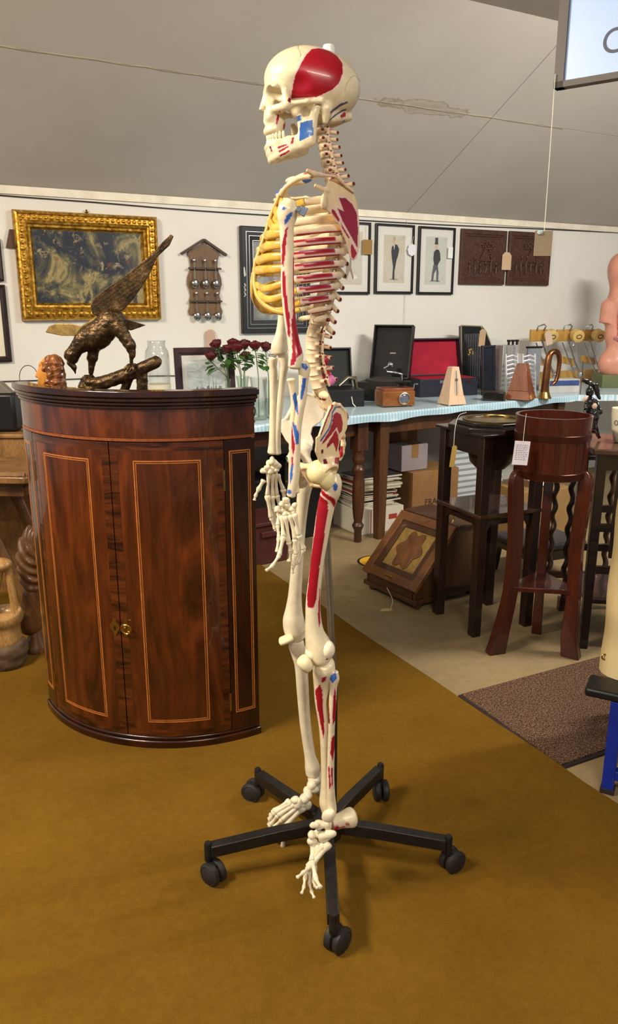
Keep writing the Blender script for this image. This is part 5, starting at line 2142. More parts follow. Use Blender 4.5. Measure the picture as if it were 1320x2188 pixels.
bz = NT('bronze')
v = bz.coord()
f = bz.noise(v, 30, 5, .6)
bz.base(bz.ramp(f, [(0.3, lin((44, 32, 20))), (0.55, lin((84, 64, 40))), (0.75, lin((138, 110, 70)))]))
f2 = bz.noise(bz.coord((1, 1, .4)), 160, 3, .7)
bz.bump(f2, .45, .006)
bronze = bz.set(.33, .7)
bz2 = NT('bronze_lit')  # lighter copy of the bronze: golden light on one wing painted into the colour
v = bz2.coord()
f = bz2.noise(v, 40, 4)
bz2.base(bz2.ramp(f, [(0.3, lin((120, 92, 46))), (0.7, lin((176, 146, 86)))]))
bz2.bump(bz2.noise(bz2.coord((1, 1, .4)), 150, 3, .7), .3, .005)
bronze_lit_m = bz2.set(.36, .6)

YE = 2.36
CT = 1.03                                # top board of the cabinet
eag = thing('bronze_eagle', 'bronze eagle with one wing raised perched on a branch atop the cabinet', 'sculpture', (P(250, 835, YE).x, YE, CT))


def cap3(p, a, b, ra, rb, da=0, db=0):
    (ax_, ay_), (bx_, by_) = z3(a, b)
    return sd_cap(p, (ax_, da, -ay_), (bx_, db, -by_), ra / 3.3, rb / 3.3)


def eagle_body(p):
    d = cap3(p, (790, 1010), (690, 1110), 92, 100)
    d = smin(d, cap3(p, (690, 1110), (600, 1150), 80, 66, 0, -4), 12)
    d = smin(d, cap3(p, (620, 1110), (520, 1240), 66, 48, -4, -8), 10)
    d = smin(d, cap3(p, (512, 1250), (520, 1275), 50, 40, -8, -8), 6)
    d = smin(d, cap3(p, (850, 1060), (930, 1180), 52, 36, -14, -16), 9)      # thigh
    d = smin(d, cap3(p, (930, 1180), (945, 1245), 34, 24, -16, -16), 6)
    d = smin(d, cap3(p, (660, 1170), (640, 1270), 46, 36, 12, 12), 9)        # other thigh
    d = smin(d, cap3(p, (640, 1270), (630, 1375), 32, 18, 12, 12), 6)
    d = smin(d, cap3(p, (940, 1245), (935, 1310), 15, 13, -16, -14), 4)
    d = d + noise3(p, .55, 3) * 0.55 + noise3(p, 1.3, 5) * .28
    return d


mb = px_sdf(eagle_body, (132, -48, -812), (300, 50, -650), 1.15, YE)
mb.build('body', bronze, eag, smooth=180)


def beak(p):
    d = cap3(p, (505, 1300), (530, 1335), 26, 17, -8, -8)
    return smin(d, cap3(p, (530, 1335), (540, 1378), 15, 4, -8, -8), 4)


mb = px_sdf(beak, (142, -22, -806), (175, 6, -766), .9, YE)
mb.build('beak', bronze, eag, smooth=180)


def wing(poly_z, depth_fn, thick, name, mat, slots):
    poly = [(a, -b) for a, b in z3(*poly_z)]
    pl = plate(poly, thick)

    def f(p):
        x, y, z = p
        d = pl(x, z, y - depth_fn(x, z))
        return d + slots(x, z) * .07
    xs = [a for a, _ in poly]
    zs = [b for _, b in poly]
    ys = [depth_fn(np.array(a), np.array(b)) for a, b in poly]
    mb = px_sdf(f, (min(xs) - 4, float(min(ys)) - 6, min(zs) - 4), (max(xs) + 4, float(max(ys)) + 6, max(zs) + 4), 1.15, YE)
    return mb.build(name, mat, eag, smooth=180)


wing([(650, 905), (670, 850), (760, 775), (900, 675), (1060, 535), (1140, 440), (1190, 392), (1210, 405), (1182, 470), (1092, 560), (1060, 645), (1040, 690), (975, 795), (930, 860), (870, 930), (800, 965), (740, 990), (700, 980), (660, 955)],
     lambda x, z: (x - 235) * .22 - 4, 1.9, 'wing', bronze, lambda x, z: np.sin((-.60 * x + .80 * z) * .8))
wing([(272, 1095), (300, 1050), (370, 1028), (470, 1028), (560, 1045), (640, 1000), (690, 965), (720, 1000), (690, 1050), (600, 1092), (540, 1117), (400, 1117)],
     lambda x, z: (205 - x) * .35 + 2, 2.2, 'wing', bronze_lit_m, lambda x, z: np.sin((x * .2 + z) * 1.3))
wing([(850, 980), (920, 1010), (1018, 1040), (960, 1062), (915, 1078), (850, 1060)], lambda x, z: (x - 258) * .3 + 4, 1.8, 'tail', bronze, lambda x, z: np.sin(z * 1.5))
for fx, fy, dp in ((630, 1400, 12), (935, 1322, -14)):
    mb = MB()
    (ax_, ay_), = z3((fx, fy))
    m = mpp(YE, 1.1)
    c_ = P(ax_, ay_, YE + dp * m)
    for k, a in enumerate((-2.6, -2.0, -1.3, 1.2)):
        d = Vector((math.cos(a), math.sin(a), 0))
        mb.tube([c_, c_ + d * .012 + Vector((0, 0, .001)), c_ + d * .024 - Vector((0, 0, .008)), c_ + d * .028 - Vector((0, 0, .018))], [.0055, .005, .0045, .0015], 8)
    mb.build('talons', bronze, eag, smooth=180)


def branch(p):
    d = cap3(p, (600, 1462), (700, 1455), 44, 50)
    d = smin(d, cap3(p, (700, 1455), (930, 1375), 50, 46), 5)
    d = smin(d, cap3(p, (930, 1375), (1095, 1300), 46, 44), 5)
    d = smin(d, cap3(p, (1000, 1390), (1005, 1600), 38, 40), 5)
    d = smin(d, cap3(p, (900, 1430), (820, 1600), 32, 28, 6, 18), 5)
    for a, b in ((590, 1470), (640, 1490), (680, 1440), (640, 1435)):
        d = smin(d, cap3(p, (a, b), (a + 4, b + 4), 30, 30, -9, -9), 3)
    return d + noise3(p, .5, 8) * .7


mb = px_sdf(branch, (168, -26, -866), (352, 30, -752), 1.3, YE)
mb.v = [(a, b, max(c_, CT)) for a, b, c_ in mb.v]
mb.build('branch', bronze, eag, smooth=180)

# carved head with curly hair on a pad of cream card
YB = 2.31
pad = P(128, 832, YB)
mb = MB()
R = Matrix.Rotation(math.radians(-18), 3, 'Z')
for k in range(5):
    mb.box((pad.x - .016 + .001 * k, YB + .022, CT + .0055 + .0105 * k), (.085, .06, .010), R)
tag(mb.build('card_pad', M('cream_card', (232, 214, 172), .7, var=.05), origin=(pad.x, YB, CT)), 'pile of cream card under the carved head on the cabinet', 'paper')
bw_ = wood('bust_wood', (92, 50, 22), (168, 98, 44), 14, (1, 1, .5), .32, .3)


def head_sdf(p):
    x, y, z = p
    q = (x, np.abs(y), z)
    d = sd_ell(q, (108, 0, -792), (24, 22, 34))
    d = smin(d, sd_ell(q, (95, 0, -802), (13, 17, 28)), 8)
    d = smin(d, sd_cap(q, (83, 0, -792), (79, 0, -803), 3, 4), 4)       # nose
    d = smin(d, sd_cap(q, (86, 0, -818), (90, 0, -826), 6, 7), 4)       # chin
    d = smin(d, sd_cap(q, (88, 4, -776), (90, 14, -778), 3, 3), 3)
    d = smax(d, -sd_ell(q, (80, 9, -787), (6, 5, 4)), 3)
    d = smin(d, sd_cap(q, (108, 0, -810), (112, 0, -860), 18, 24), 8)
    return d


def hair_sdf(p):
    x, y, z = p
    q = (x, np.abs(y), z)
    d = sd_ell(q, (112, 0, -786), (25, 25, 29))
    d = smin(d, sd_ell(q, (116, 0, -812), (24, 24, 34)), 8)
    d = smin(d, sd_ell(q, (120, 0, -832), (24, 22, 26)), 8)
    d = d + noise3(p, .38, 12) * 2.2 + noise3(p, .9, 4) * .6
    d = smax(d, -sd_ell(q, (84, 0, -806), (19, 17, 30)), 3)
    return d


bust = thing('wooden_bust', 'carved wooden head with long curly hair looking away from the bronze eagle', 'bust', (P(112, 830, YB).x, YB, CT + .055))
for nm, fn in (('face', head_sdf), ('hair', hair_sdf)):
    mb = px_sdf(fn, (66, -36, -864), (166, 36, -746), 1.3, YB)
    mb.v = [(a, b, max(c_, CT + .053)) for a, b, c_ in mb.v]
    mb.build(nm, M('face_wood', (186, 124, 44), .35, var=.2, scale=20, coat=.3) if nm == 'face' else bw_, bust, smooth=180)

# ================================================================== on the checked cloth
def yaw(a):
    return Matrix.Rotation(a, 3, 'Z')


TR = math.atan2(TE.y, TE.x)
zT = TZ


def jar(name, label, px, pyb, Yv, prof, mat, cat='jar', lid=None, zb=None):
    q = P(px, pyb, Yv)
    zb = zT if zb is None else zb
    t = thing(name, label, cat, (q.x, Yv, zb))
    mb = MB()
    inner = [(max(r - .003, .001), h + (.004 if i == 0 else 0)) for i, (r, h) in enumerate(prof)]
    mb.rings([[Vector((q.x + r * math.cos(a), Yv + r * math.sin(a), zb + h)) for a in [2 * math.pi * j / 28 for j in range(28)]] for r, h in prof + inner[::-1]])
    mb.build('glass_body', mat, t, smooth=60)
    return t


# tall glass jar beside the eagle: it stands on the table behind
zj = P(338, 728, 3.9).z
jt = jar('glass_jar', 'large clear glass jar behind the bronze eagle', 340, 860, 3.9, [(.050, 0), (.060, .006), (.062, .04), (.062, zj - zT - .09), (.058, zj - zT - .05), (.045, zj - zT - .03), (.045, zj - zT - .004), (.049, zj - zT)], clear_m)
mb = MB()
q = P(340, 860, 3.9)
mb.lathe([(.0625, .10), (.0627, .103), (.0627, .19), (.0625, .193)], (q.x, 3.9, zT), seg=28)
o = mb.build('paper_label', M('jar_label', (214, 206, 180), .6, var=.05), jt)

# framed town view leaning on the wall side of the table
pA_, pB_ = P(372, 752, 4.02), P(482, 752, 4.10)
hq = P(375, 752, 4.02).z
town = blot('town_view', [(150, 152, 148), (196, 204, 204), (216, 226, 230), (222, 228, 226)], 8, stretch=(1, 1, 2.2))
dims = ((pB_ - pA_).length * 1.18, hq - zT + .02)
ft_, fpic, fw_, fh_ = framed('framed_town_view', 'small pale view of a town in a dark frame leaning behind the cabinet', 'picture', None, [(0, 0), (0, .016), (.006, .022), (.026, .020), (.028, .014), (.034, .012), (.040, .006)], M('plum_frame', (60, 38, 42), .35, var=.2), .028, mountw, town, dims=dims, loc=Vector(((pA_.x + pB_.x) / 2 + .02, 4.07, zT + dims[1] / 2)), rz=math.radians(20), lean=math.radians(-7))
mb = MB()
rs = random.Random(5)
for i in range(16):
    x = -fw_ / 2 * .9 + fw_ * .9 * i / 15
    w = fw_ / 18
    mb.prism([(x, -fh_ * .30), (x + w, -fh_ * .30), (x + w, -fh_ * rs.uniform(.05, .2)), (x, -fh_ * rs.uniform(.05, .2))], (0, -.0057, 0), (1, 0, 0), (0, 0, 1), (0, -1, 0), 0, .0003)
for x, h in ((.08, .12), (.20, .2), (.28, .1), (-.12, .02)):
    mb.prism([(x * fw_, -fh_ * .28), ((x + .03) * fw_, -fh_ * .28), ((x + .015) * fw_, fh_ * h)], (0, -.0057, 0), (1, 0, 0), (0, 0, 1), (0, -1, 0), 0, .0004)
mb.build('printed_town', M('town_ink', (120, 126, 130), .7, var=.2, scale=60), fpic, smooth=0)

# glass bottles with dark red roses
petal = M('rose_red', (84, 9, 17), .45, var=.35, scale=120)
leafm = M('rose_leaf', (62, 104, 40), .45, var=.3, scale=60)
stem_m = M('rose_stem', (92, 122, 62), .5)
bprof = [(.030, 0), (.034, .006), (.034, .09), (.030, .115), (.016, .14), (.013, .19), (.016, .205), (.017, .21)]
vprof = [(.034, 0), (.038, .006), (.036, .05), (.030, .10), (.026, .16), (.030, .20), (.036, .225)]
vases = [(486, 3.98, bprof, clear_m, 'clear glass bottle of roses beside the leaning town view'), (518, 3.98, vprof, green_m, 'greenish glass vase of roses between the bottle and the cut glass vase'), (552, 3.98, [(.036, 0), (.042, .006), (.043, .1), (.040, .16), (.046, .22)], clear_m, 'wide cut glass vase of roses at the cabinet corner'), (578, 4.06, [(.030, 0), (.034, .006), (.036, .1), (.044, .2)], green_m, 'slim tapering glass vase behind the skeleton forearm')]
for px, Yv, pr, mt, lb in vases:
    q = P(px, 800, Yv)
    t = thing('glass_vase', lb, 'vase', (q.x, Yv, zT))
    mb = MB()
    inner = [(max(r - .003, .001), h + (.006 if i == 0 else 0)) for i, (r, h) in enumerate(pr)]
    mb.rings([[Vector((q.x + r * math.cos(a), Yv + r * math.sin(a), zT + h)) for a in [2 * math.pi * j / 24 for j in range(24)]] for r, h in pr + inner[::-1]])
    mb.build('glass_body', mt, t, smooth=60)
    mb = MB()
    mb.lathe([(pr[0][0] - .003, .007), (pr[1][0] - .004, .012), (pr[2][0] - .004, pr[2][1])], (q.x, Yv, zT), seg=20)
    mb.build('water', thin_glass('vase_water', (.86, .93, .88), .1, .3), t, smooth=60)


def rose_proto():
    t = thing('rose', 'rose', 'flower', (0, 0, 0), local=True, group='dark red roses')
    for k, (r, tw) in enumerate(((.024, 0), (.019, .6), (.013, 1.2), (.007, 1.9))):
        n_ = 5 if k < 2 else 3
        mb = MB()
        for j in range(n_):
            a0 = tw + j * 2 * math.pi / n_
            rings = []
            for i in range(6):
                u = i / 5
                h = -.016 + u * (.030 + k * .004)
                rr = r * (0.35 + .75 * math.sin(u * 1.9)) * (1.10 if i == 5 and k < 2 else 1)
                row = []
                for m2 in range(6):
                    a = a0 + (m2 / 5 - .5) * 2.4 * math.pi / n_
                    edge = 1 - .35 * abs(m2 / 5 - .5) * u
                    row.append(Vector((rr * math.cos(a), rr * math.sin(a), h * edge)))
                rings.append(row)
            vs = [p_ for r_ in rings for p_ in r_]
            fs = [(i * 6 + m2, i * 6 + m2 + 1, (i + 1) * 6 + m2 + 1, (i + 1) * 6 + m2) for i in range(5) for m2 in range(5)]
            mb.add(vs, fs)
        o = mb.build('petals', petal, t, smooth=180, fix=False)
        s_ = o.modifiers.new('solid', 'SOLIDIFY')
        s_.thickness = .0012
    mb = MB()
    for j in range(5):
        a = j * 2 * math.pi / 5 + .3
        mb.tube([(0, 0, -.014), (.012 * math.cos(a), .012 * math.sin(a), -.014), (.022 * math.cos(a), .022 * math.sin(a), -.020)], [(.004, .001), (.004, .001), (.0005, .0005)], 6)
    mb.ball((0, 0, -.016), (.008, .008, .006), 8, 5)
    mb.build('sepals', stem_m, t)
    return t


proto = rose_proto()
spots = [(462, 737, 4.0, 486, 'dark red rose standing beside the tag below the spoon rack'), (450, 762, 3.96, 486, 'dark red rose drooping over the town view frame'), (487, 748, 3.95, 486, 'dark red rose rising out of the clear bottle'), (498, 735, 4.03, 518, 'dark red rose at the back above the greenish vase'), (506, 745, 3.97, 518, 'dark red rose leaning between bottle and greenish vase'),
         (522, 737, 4.0, 518, 'dark red rose rising straight out of the greenish vase'), (524, 762, 3.95, 518, 'dark red rose hanging low against the greenish vase'), (545, 740, 3.98, 552, 'dark red rose rising out of the wide cut glass vase'), (568, 742, 4.03, 578, 'dark red rose standing in the slim tapering vase')]
roses = [proto] + [copy_tree(proto) for _ in spots[1:]]      # copied before any stem is added
RSC = 1.18
placed = []
for px, py, Yv, vx, lb in spots:
    # along its line of sight each bloom stands clear of its neighbours
    best = None
    for dy in (0, .02, -.02, .04, -.04, .06, -.06, .08, -.08, .10, -.10):
        q = P(px, py, Yv + dy)
        m_ = min([(q - w_).length for w_ in placed] + [.076])
        if best is None or m_ > best[0] + 1e-6:
            best = (m_, q)
    placed.append(best[1])
import itertools
slot = {}
for vx in set(s_[3] for s_ in spots):
    idx = [i for i, s_ in enumerate(spots) if s_[3] == vx]
    vq = P(vx, 800, [v_[1] for v_ in vases if v_[0] == vx][0])
    dirs = [math.atan2(placed[i].y - vq.y, placed[i].x - vq.x) for i in idx]
    best = max(((sum(math.cos(d_ - (a0 + c3 * math.pi / 2)) for d_, c3 in zip(dirs, pm)), a0, pm) for a0 in (0, .4, .8, 1.2) for pm in itertools.permutations(range(4), len(idx))), key=lambda w_: w_[0])
    for i, c3 in zip(idx, best[2]):
        slot[i] = best[1] + c3 * math.pi / 2
tips = []
for i, (px, py, Yv, vx, lb) in enumerate(spots):
    q = placed[i]
    o = roses[i]
    o.location = q
    o['label'] = lb
    o.rotation_euler = (random.uniform(-.4, .4), random.uniform(-.35, .35), random.uniform(0, 6))
    o.scale = (RSC,) * 3
    vq = P(vx, 800, [v_[1] for v_ in vases if v_[0] == vx][0])
    vp = [v_[2] for v_ in vases if v_[0] == vx][0]
    am = slot[i]
    md = Vector((math.cos(am), math.sin(am), 0))
    rim = vp[-1]
    rn = (min(r for r, h in vp) - .003) * .55
    foot = Vector((vq.x, vq.y, zT + .012)) + md * rn
    low = Vector((vq.x, vq.y, zT + rim[1] * .6)) + md * rn
    mid = Vector((vq.x, vq.y, zT + rim[1] + .004)) + md * rn
    st_end = q - o.rotation_euler.to_matrix() @ Vector((0, 0, .018))
    upm = mid + (st_end - mid) * .5
    Mi = (Matrix.Translation(q) @ o.rotation_euler.to_matrix().to_4x4() @ Matrix.Diagonal((RSC, RSC, RSC, 1))).inverted()
    sp = [Vector(a) for a in smoothpath([tuple(Mi @ Vector(w)) for w in (st_end, st_end + (upm - st_end) * .5, upm, mid, low, foot)], 4)]
    mb = MB()
    mb.tube(sp, .0018, 6)
    st = mb.build('stem', stem_m, o)
    Mw = Mi.inverted()
    for k in range(7):
        c_ = sp[2 + k]
        cw_ = Mw @ c_
        Rm = o.rotation_euler.to_matrix().inverted()
        best = None
        for _ in range(24):          # the direction with most free room
            a = random.uniform(0, 6.283)
            dw = Vector((math.cos(a), math.sin(a), random.uniform(-.35, .25)))
            tp = [cw_ + dw * u for u in (.02, .04, .06)]
            room = min([(w_ - t_).length - .040 for j, w_ in enumerate(placed) if j != i for t_ in tp] + [(w_ - t_).length - .018 for w_, own in tips for t_ in tp if own != i] + [.05])
            if best is None or room > best[0]:
                best = (room, dw, tp)
        d = Rm @ best[1]
        tips += [(t_, i) for t_ in best[2]]
        up = Rm @ Vector((0, 0, 1))
        sd = d.cross(up).normalized()
        L, W = .036, .015
        vs = []
        for u in (0, .25, .5, .75, 1):
            w = W * math.sin(math.pi * min(1, u * .92 + .06)) if u < 1 else 0.001
            dr = up * (-.012 * u * u)
            vs += [c_ + d * (.012 + L * u) + dr - sd * w, c_ + d * (.012 + L * u) + dr - up * .003, c_ + d * (.012 + L * u) + dr + sd * w]
        fs = []
        for r_ in range(4):
            for m2 in range(2):
                fs.append((r_ * 3 + m2, r_ * 3 + m2 + 1, r_ * 3 + m2 + 4, r_ * 3 + m2 + 3))
        mb = MB()
        mb.add(vs, fs)
        mb.tube([c_, c_ + d * .014], .0012, 5)
        mb.build('leaf', leafm, o, smooth=180, fix=False)

# little dark iron ornament between the vases
q = P(532, 820, 3.9)
t = thing('iron_ornament', 'small dark iron scroll ornament standing by the glass vases', 'ornament', (q.x, 3.9, zT))
mb = MB()
mb.tube([Vector((q.x, 3.9, zT)), Vector((q.x - .005, 3.9, zT + .07)), Vector((q.x - .004, 3.9, zT + .13))], .005, 8)
mb.build('post', M('black_iron', (14, 12, 11)), t)
mb = MB()
pts = [Vector((q.x + .012 + .016 * math.cos(a), 3.9, zT + .055 + .028 * math.sin(a))) for a in [i * math.pi / 10 for i in range(20)]]
mb.tube(pts, .0035, 6, closed=True)
mb.box((q.x, 3.9, zT + .004), (.05, .04, .008))
mb.build('scroll', M('black_iron', (14, 12, 11)), t)

# ---------------------------------------------------------------- gramophones, cases and curios
black = M('leathercloth_black', (20, 19, 20), .45, var=.3, scale=120, bump=.15)
black2 = M('black_inside', (10, 10, 11), .6, var=.2)
chrome = MATS['chrome']


def table_thing(name, label, cat, px, py, group=None, rz=TR):
    q = G(px, py, zT)
    return thing(name, label, cat, (q.x, q.y, zT), rz, group, local=True), q


def lidded_case(t, w, d, h, lw, lh, lt, ang, body_m, in_m, lid_in_m, lift=0.0):
    mb = MB()
    mb.box((0, d / 2, h / 2), (w, d, h))
    body = mb.build('base', body_m, t, bevel=.004)
    lid = MB()
    R_ = rotm('X', -ang)
    o_ = Vector((0, d, h))
    def q_(x, y, z):
        return o_ + R_ @ Vector((x, y, z))
    # lid: shallow tray hinged at the back edge
    for c_, s_ in (((0, lt / 2, lh / 2), (lw, .006, lh)), ((-lw / 2 + .004, 0, lh / 2), (.008, lt, lh)), ((lw / 2 - .004, 0, lh / 2), (.008, lt, lh)), ((0, 0, .004), (lw, lt, .008)), ((0, 0, lh - .004), (lw, lt, .008))):
        lid.box(q_(*c_), s_, R_)
    lo_ = lid.build('lid', body_m, t)
    mb = MB()
    mb.box(q_(0, lt / 2 - .0045, lh / 2), (lw - .018, .003, lh - .018), R_)
    mb.build('lid_lining', lid_in_m, lo_)
    return body, lo_, q_, R_


# big portable gramophone
g1 = P(752, 845, 4.72)
gt = thing('portable_gramophone', 'black portable gramophone with tall open lid and chrome tone arm', 'gramophone', (P(804, 845, 4.80).x, 4.78, zT), math.radians(-22), local=True)
body, lid, q_, R_ = lidded_case(gt, .27, .28, .115, .26, .345, .05, 14, black, black2, black2)
mb = MB()
mb.lathe([(.115, .116), (.115, .124), (.004, .125)], (0, .14, 0), seg=36)
mb.build('turntable', M('turntable_felt', (58, 52, 46), .8), gt)
mb = MB()
mb.tube([Vector((.09, .24, .116)), Vector((.09, .24, .15)), Vector((.05, .23, .16)), Vector((.0, .21, .165)), Vector((-.01, .20, .19)), Vector((.02, .19, .205))], [.010, .010, .011, .011, .009, .006], 12)
mb.ball(Vector((.03, .185, .212)), (.018, .012, .018), 12, 8)
mb.build('tone_arm', chrome, gt, smooth=60)
mb = MB()
mb.prism([(-.02, -.004), (.02, -.004), (.02, .004), (-.02, .004)], q_(0, .0, .17) + R_ @ Vector((0, .018, 0)), (1, 0, 0), R_ @ Vector((0, 0, 1)), R_ @ Vector((0, -1, 0)), 0, .001)
mb.build('lid_plate', M('lid_plate', (120, 116, 104), .4, .5), lid)
mb = MB()
mb.tube([Vector((.15, .16, .06)), Vector((.19, .16, .06)), Vector((.195, .16, .10)), Vector((.22, .16, .10))], .004, 8)
mb.build('crank', chrome, gt)

# smaller black case with a swan-neck arm
gs = G(762, 846, zT)
gt = thing('small_gramophone', 'small black gramophone box with raised lid and curved silver arm', 'gramophone', (P(740, 848, 4.52).x, 4.50, zT), math.radians(14), local=True)
body, lid, q_, R_ = lidded_case(gt, .22, .24, .10, .21, .23, .035, 12, black, black2, M('lid_felt', (44, 46, 44), .8))
mb = MB()
mb.tube([Vector((-.04, .03, .12)), Vector((.02, .05, .165)), Vector((.07, .07, .16)), Vector((.085, .08, .10))], [.010, .012, .014, .012], 12)
mb.build('tone_arm', M('dull_nickel', (150, 140, 120), .3, .9), gt, smooth=60)
mb = MB()
mb.tube([Vector((.03, -.001, .06)), Vector((.035, -.012, .02)), Vector((.05, -.02, .003))], .003, 6)
mb.build('pull_cord', M('cord_white', (220, 214, 200), .8), gt)

# wooden box with a round lens
cbx = wood('camera_wood', (104, 58, 24), (176, 112, 54), 9, (.15, 1, 1), .35, .3)
gc = thing('wooden_box_camera', 'small brown wooden box with a round metal lens and black hood', 'camera', (P(850, 862, 4.55).x, 4.50, zT), math.radians(16), local=True)
mb = MB()
mb.box((0, .07, .048), (.20, .14, .086))
mb.build('body', cbx, gc, bevel=.003)
mb = MB()
mb.box((0, .07, .098), (.19, .13, .022))
mb.build('top_board', wood('camera_top', (120, 60, 30), (160, 92, 50), 9, (.15, 1, 1), .35, .3), gc, bevel=.003)
for x, y in ((-.08, .01), (.08, .01), (-.08, .13), (.08, .13)):
    mb = MB()
    mb.lathe([(.006, 0), (.008, .006)], (x, y, 0), seg=8)
    mb.build('foot', M('black_iron', (14, 12, 11)), gc)
mb = MB()
mb.lathe([(.036, 0), (.036, .012), (.030, .014), (.028, .006)], (.03, .0, .05), axis=(0, -1, 0), seg=28)
mb.build('lens_ring', M('lens_ring', (176, 162, 140), .3, .9), gc)
mb = MB()
mb.lathe([(.029, 0), (.020, .006), (.004, .008)], (.03, -.004, .05), axis=(0, -1, 0), seg=24)
mb.build('lens', M('lens_glass', (104, 106, 120), .12, .2, var=.2), gc)
mb = MB()
mb.box((.075, .15, .045), (.05, .012, .07))
mb.build('edge_strip', cbx, gc)
mb = MB()
mb.lathe([(.012, .109), (.012, .125), (.034, .130), (.038, .138), (.030, .142)], (.04, .07, 0), seg=16)
mb.tube([Vector((.04, .07, .137)), Vector((.07, .07, .142)), Vector((.10, .07, .137))], .006, 8)
mb.build('hood', M('black_iron', (14, 12, 11)), gc)

# open case with red lining
grc = thing('open_red_case', 'open dark case lined with crimson velvet beside the gramophone', 'case', (P(958, 838, 5.08).x, 5.06, zT), math.radians(20), local=True)
navy = M('case_navy', (30, 32, 46), .5, var=.2, scale=60)
red_in = M('crimson_velvet', (168, 34, 56), .7, var=.18, scale=12, spec=.2)
body, lid, q_, R_ = lidded_case(grc, .43, .22, .115, .43, .25, .05, 14, navy, black2, red_in)
for x in (-.06, .14):
    mb = MB()
    mb.box((x, -.003, .095), (.03, .006, .02))
    mb.build('latch', chrome, grc)
mb = MB()
mb.box((0, .11, .1155), (.40, .195, .004))
mb.build('tray_lining', red_in, grc)

# metronomes
def metronome(label, px, py, Yv, w, h, rz, mat, scale_m, face):
    q = P(px, py, Yv)
    t = thing('metronome', label, 'metronome', (q.x, Yv, zT), rz, 'pyramid metronomes', local=True)
    mb = MB()
    b = w / 2
    tp = w * .19
    hb = h * .26
    mb.hexa([Vector((-b, -b, .006)), Vector((b, -b, .006)), Vector((b, b, .006)), Vector((-b, b, .006))], [Vector((-b * .82, -b * .82, hb)), Vector((b * .82, -b * .82, hb)), Vector((b * .82, b * .82, hb)), Vector((-b * .82, b * .82, hb))])
    mb.hexa([Vector((-b * .82, -b * .74, hb)), Vector((b * .82, -b * .74, hb)), Vector((b * .82, b * .82, hb)), Vector((-b * .82, b * .82, hb))], [Vector((-tp, -tp, h)), Vector((tp, -tp, h)), Vector((tp, tp, h)), Vector((-tp, tp, h))])
    mb.build('body', mat, t, bevel=.0015)
    for x in (-1, 1):
        for y in (-1, 1):
            mb = MB()
            mb.lathe([(.006, 0), (.007, .007)], (x * b * .8, y * b * .8, 0), seg=8)
            mb.build('foot', mat, t)
    if face:
        # scale plate and rod in the sloping front
        a = Vector((0, -b * .74, hb))
        c_ = Vector((0, -tp, h))
        d = (c_ - a)
        nrm = Vector((0, -d.z, d.y)).normalized()
        mb = MB()
        mb.prism([(-b * .25, .01), (b * .25, .01), (b * .14, d.length * .9), (-b * .14, d.length * .9)], a, (1, 0, 0), d.normalized(), nrm, 0, .0012)
        pl_ = mb.build('scale_plate', scale_m, t)
        mb = MB()
        mb.tube([a + nrm * .004, a + d * .86 + nrm * .004], .0016, 6)
        mb.build('rod', chrome, t)
        mb = MB()
        mb.prism([(-.008, -.006), (.008, -.006), (.006, .008), (-.006, .008)], a + d * .55 + nrm * .004, (1, 0, 0), d.normalized(), nrm, -.002, .003)
        mb.build('weight', M('dull_nickel', (150, 140, 120)), t)
    return t


metronome('pale cream pyramid metronome in front of the crimson case', 965, 855, 4.62, .125, .225, math.radians(24), wood('metro_pale', (224, 184, 148), (244, 214, 184), 9, (1, 1, .2), .4, .2, streak=.12), M('scale_plate', (206, 186, 160), .4), True)
metronome('dark orange-brown pyramid metronome between the letter rack and the bugle', 1112, 843, 4.88, .155, .225, math.radians(-32), wood('metro_brown', (110, 52, 20), (160, 86, 38), 9, (1, 1, .2), .35, .3), M('scale_plate', (206, 186, 160)), False)

# zither leaning on the wall
q = P(1018, 800, 5.42)
zt = thing('zither', 'black zither with gilt edge leaning on the wall behind the cases', 'instrument', (q.x + .022, 5.485, zT), math.radians(20), local=True)
zt.rotation_euler = (math.radians(-8), 0, math.radians(20))
m = mpp(5.44, 1.0)
zp = [(-44, 0), (48, 0), (52, 30), (40, 60), (28, 95), (18, 116), (8, 126), (-42, 128)]
zp = [(a * m, b * m * 1.06) for a, b in zp]
mb = MB()
mb.prism(zp, (0, 0, 0), (1, 0, 0), (0, 0, 1), (0, -1, 0), 0, .035)
mb.build('body', M('zither_black', (22, 23, 26), .25, var=.2, coat=.4), zt, bevel=.002)
mb = MB()
for k in range(len(zp)):
    a, b = zp[k], zp[(k + 1) % len(zp)]
    mb.tube([Vector((a[0], -.035, a[1])), Vector((b[0], -.035, b[1]))], .0045, 6)
mb.build('edge_binding', M('binding_cream', (150, 138, 104), .4), zt)
mb = MB()
for k in range(16):
    x = -34 * m + k * 4.2 * m
    mb.tube([Vector((x, -.0385, .02)), Vector((x, -.0385, (118 if x < 5 * m else 118 - (x / m - 5) * 2.2) * m))], .0007, 4)
mb.build('strings', chrome, zt)
mb = MB()
for k in range(9):
    mb.ball((-20 * m + 5 * m * math.cos(k), -.0365, 80 * m + 6 * m * math.sin(k * 1.7)), (.006, .0012, .008), 7, 4)
mb.build('gilt_motif', gold_m, zt)
tp_ = P(1030, 722, 5.40)
price_tag('buff tag hanging on the black zither', tp_, .05, .115, (190, 158, 122), math.radians(20), [tp_ + Vector((0, -.002, .052)), tp_ + Vector((-.012, -.004, .075)), tp_ + Vector((-.01, .0, .11))], tilt=math.radians(4))

# standing dark frames and zinc box
def slab(name, label, cat, px0, py0, px1, py1, Yv, d, rz, mat, lean=0, group=None):
    a, b = P(px0, py1, Yv), P(px1, py0, Yv)
    w, h = (b.x - a.x), b.z - zT
    t = thing(name, label, cat, ((a.x + b.x) / 2, Yv, zT), rz, group, local=True)
    t.rotation_euler = (lean, 0, rz)
    return t, w, h


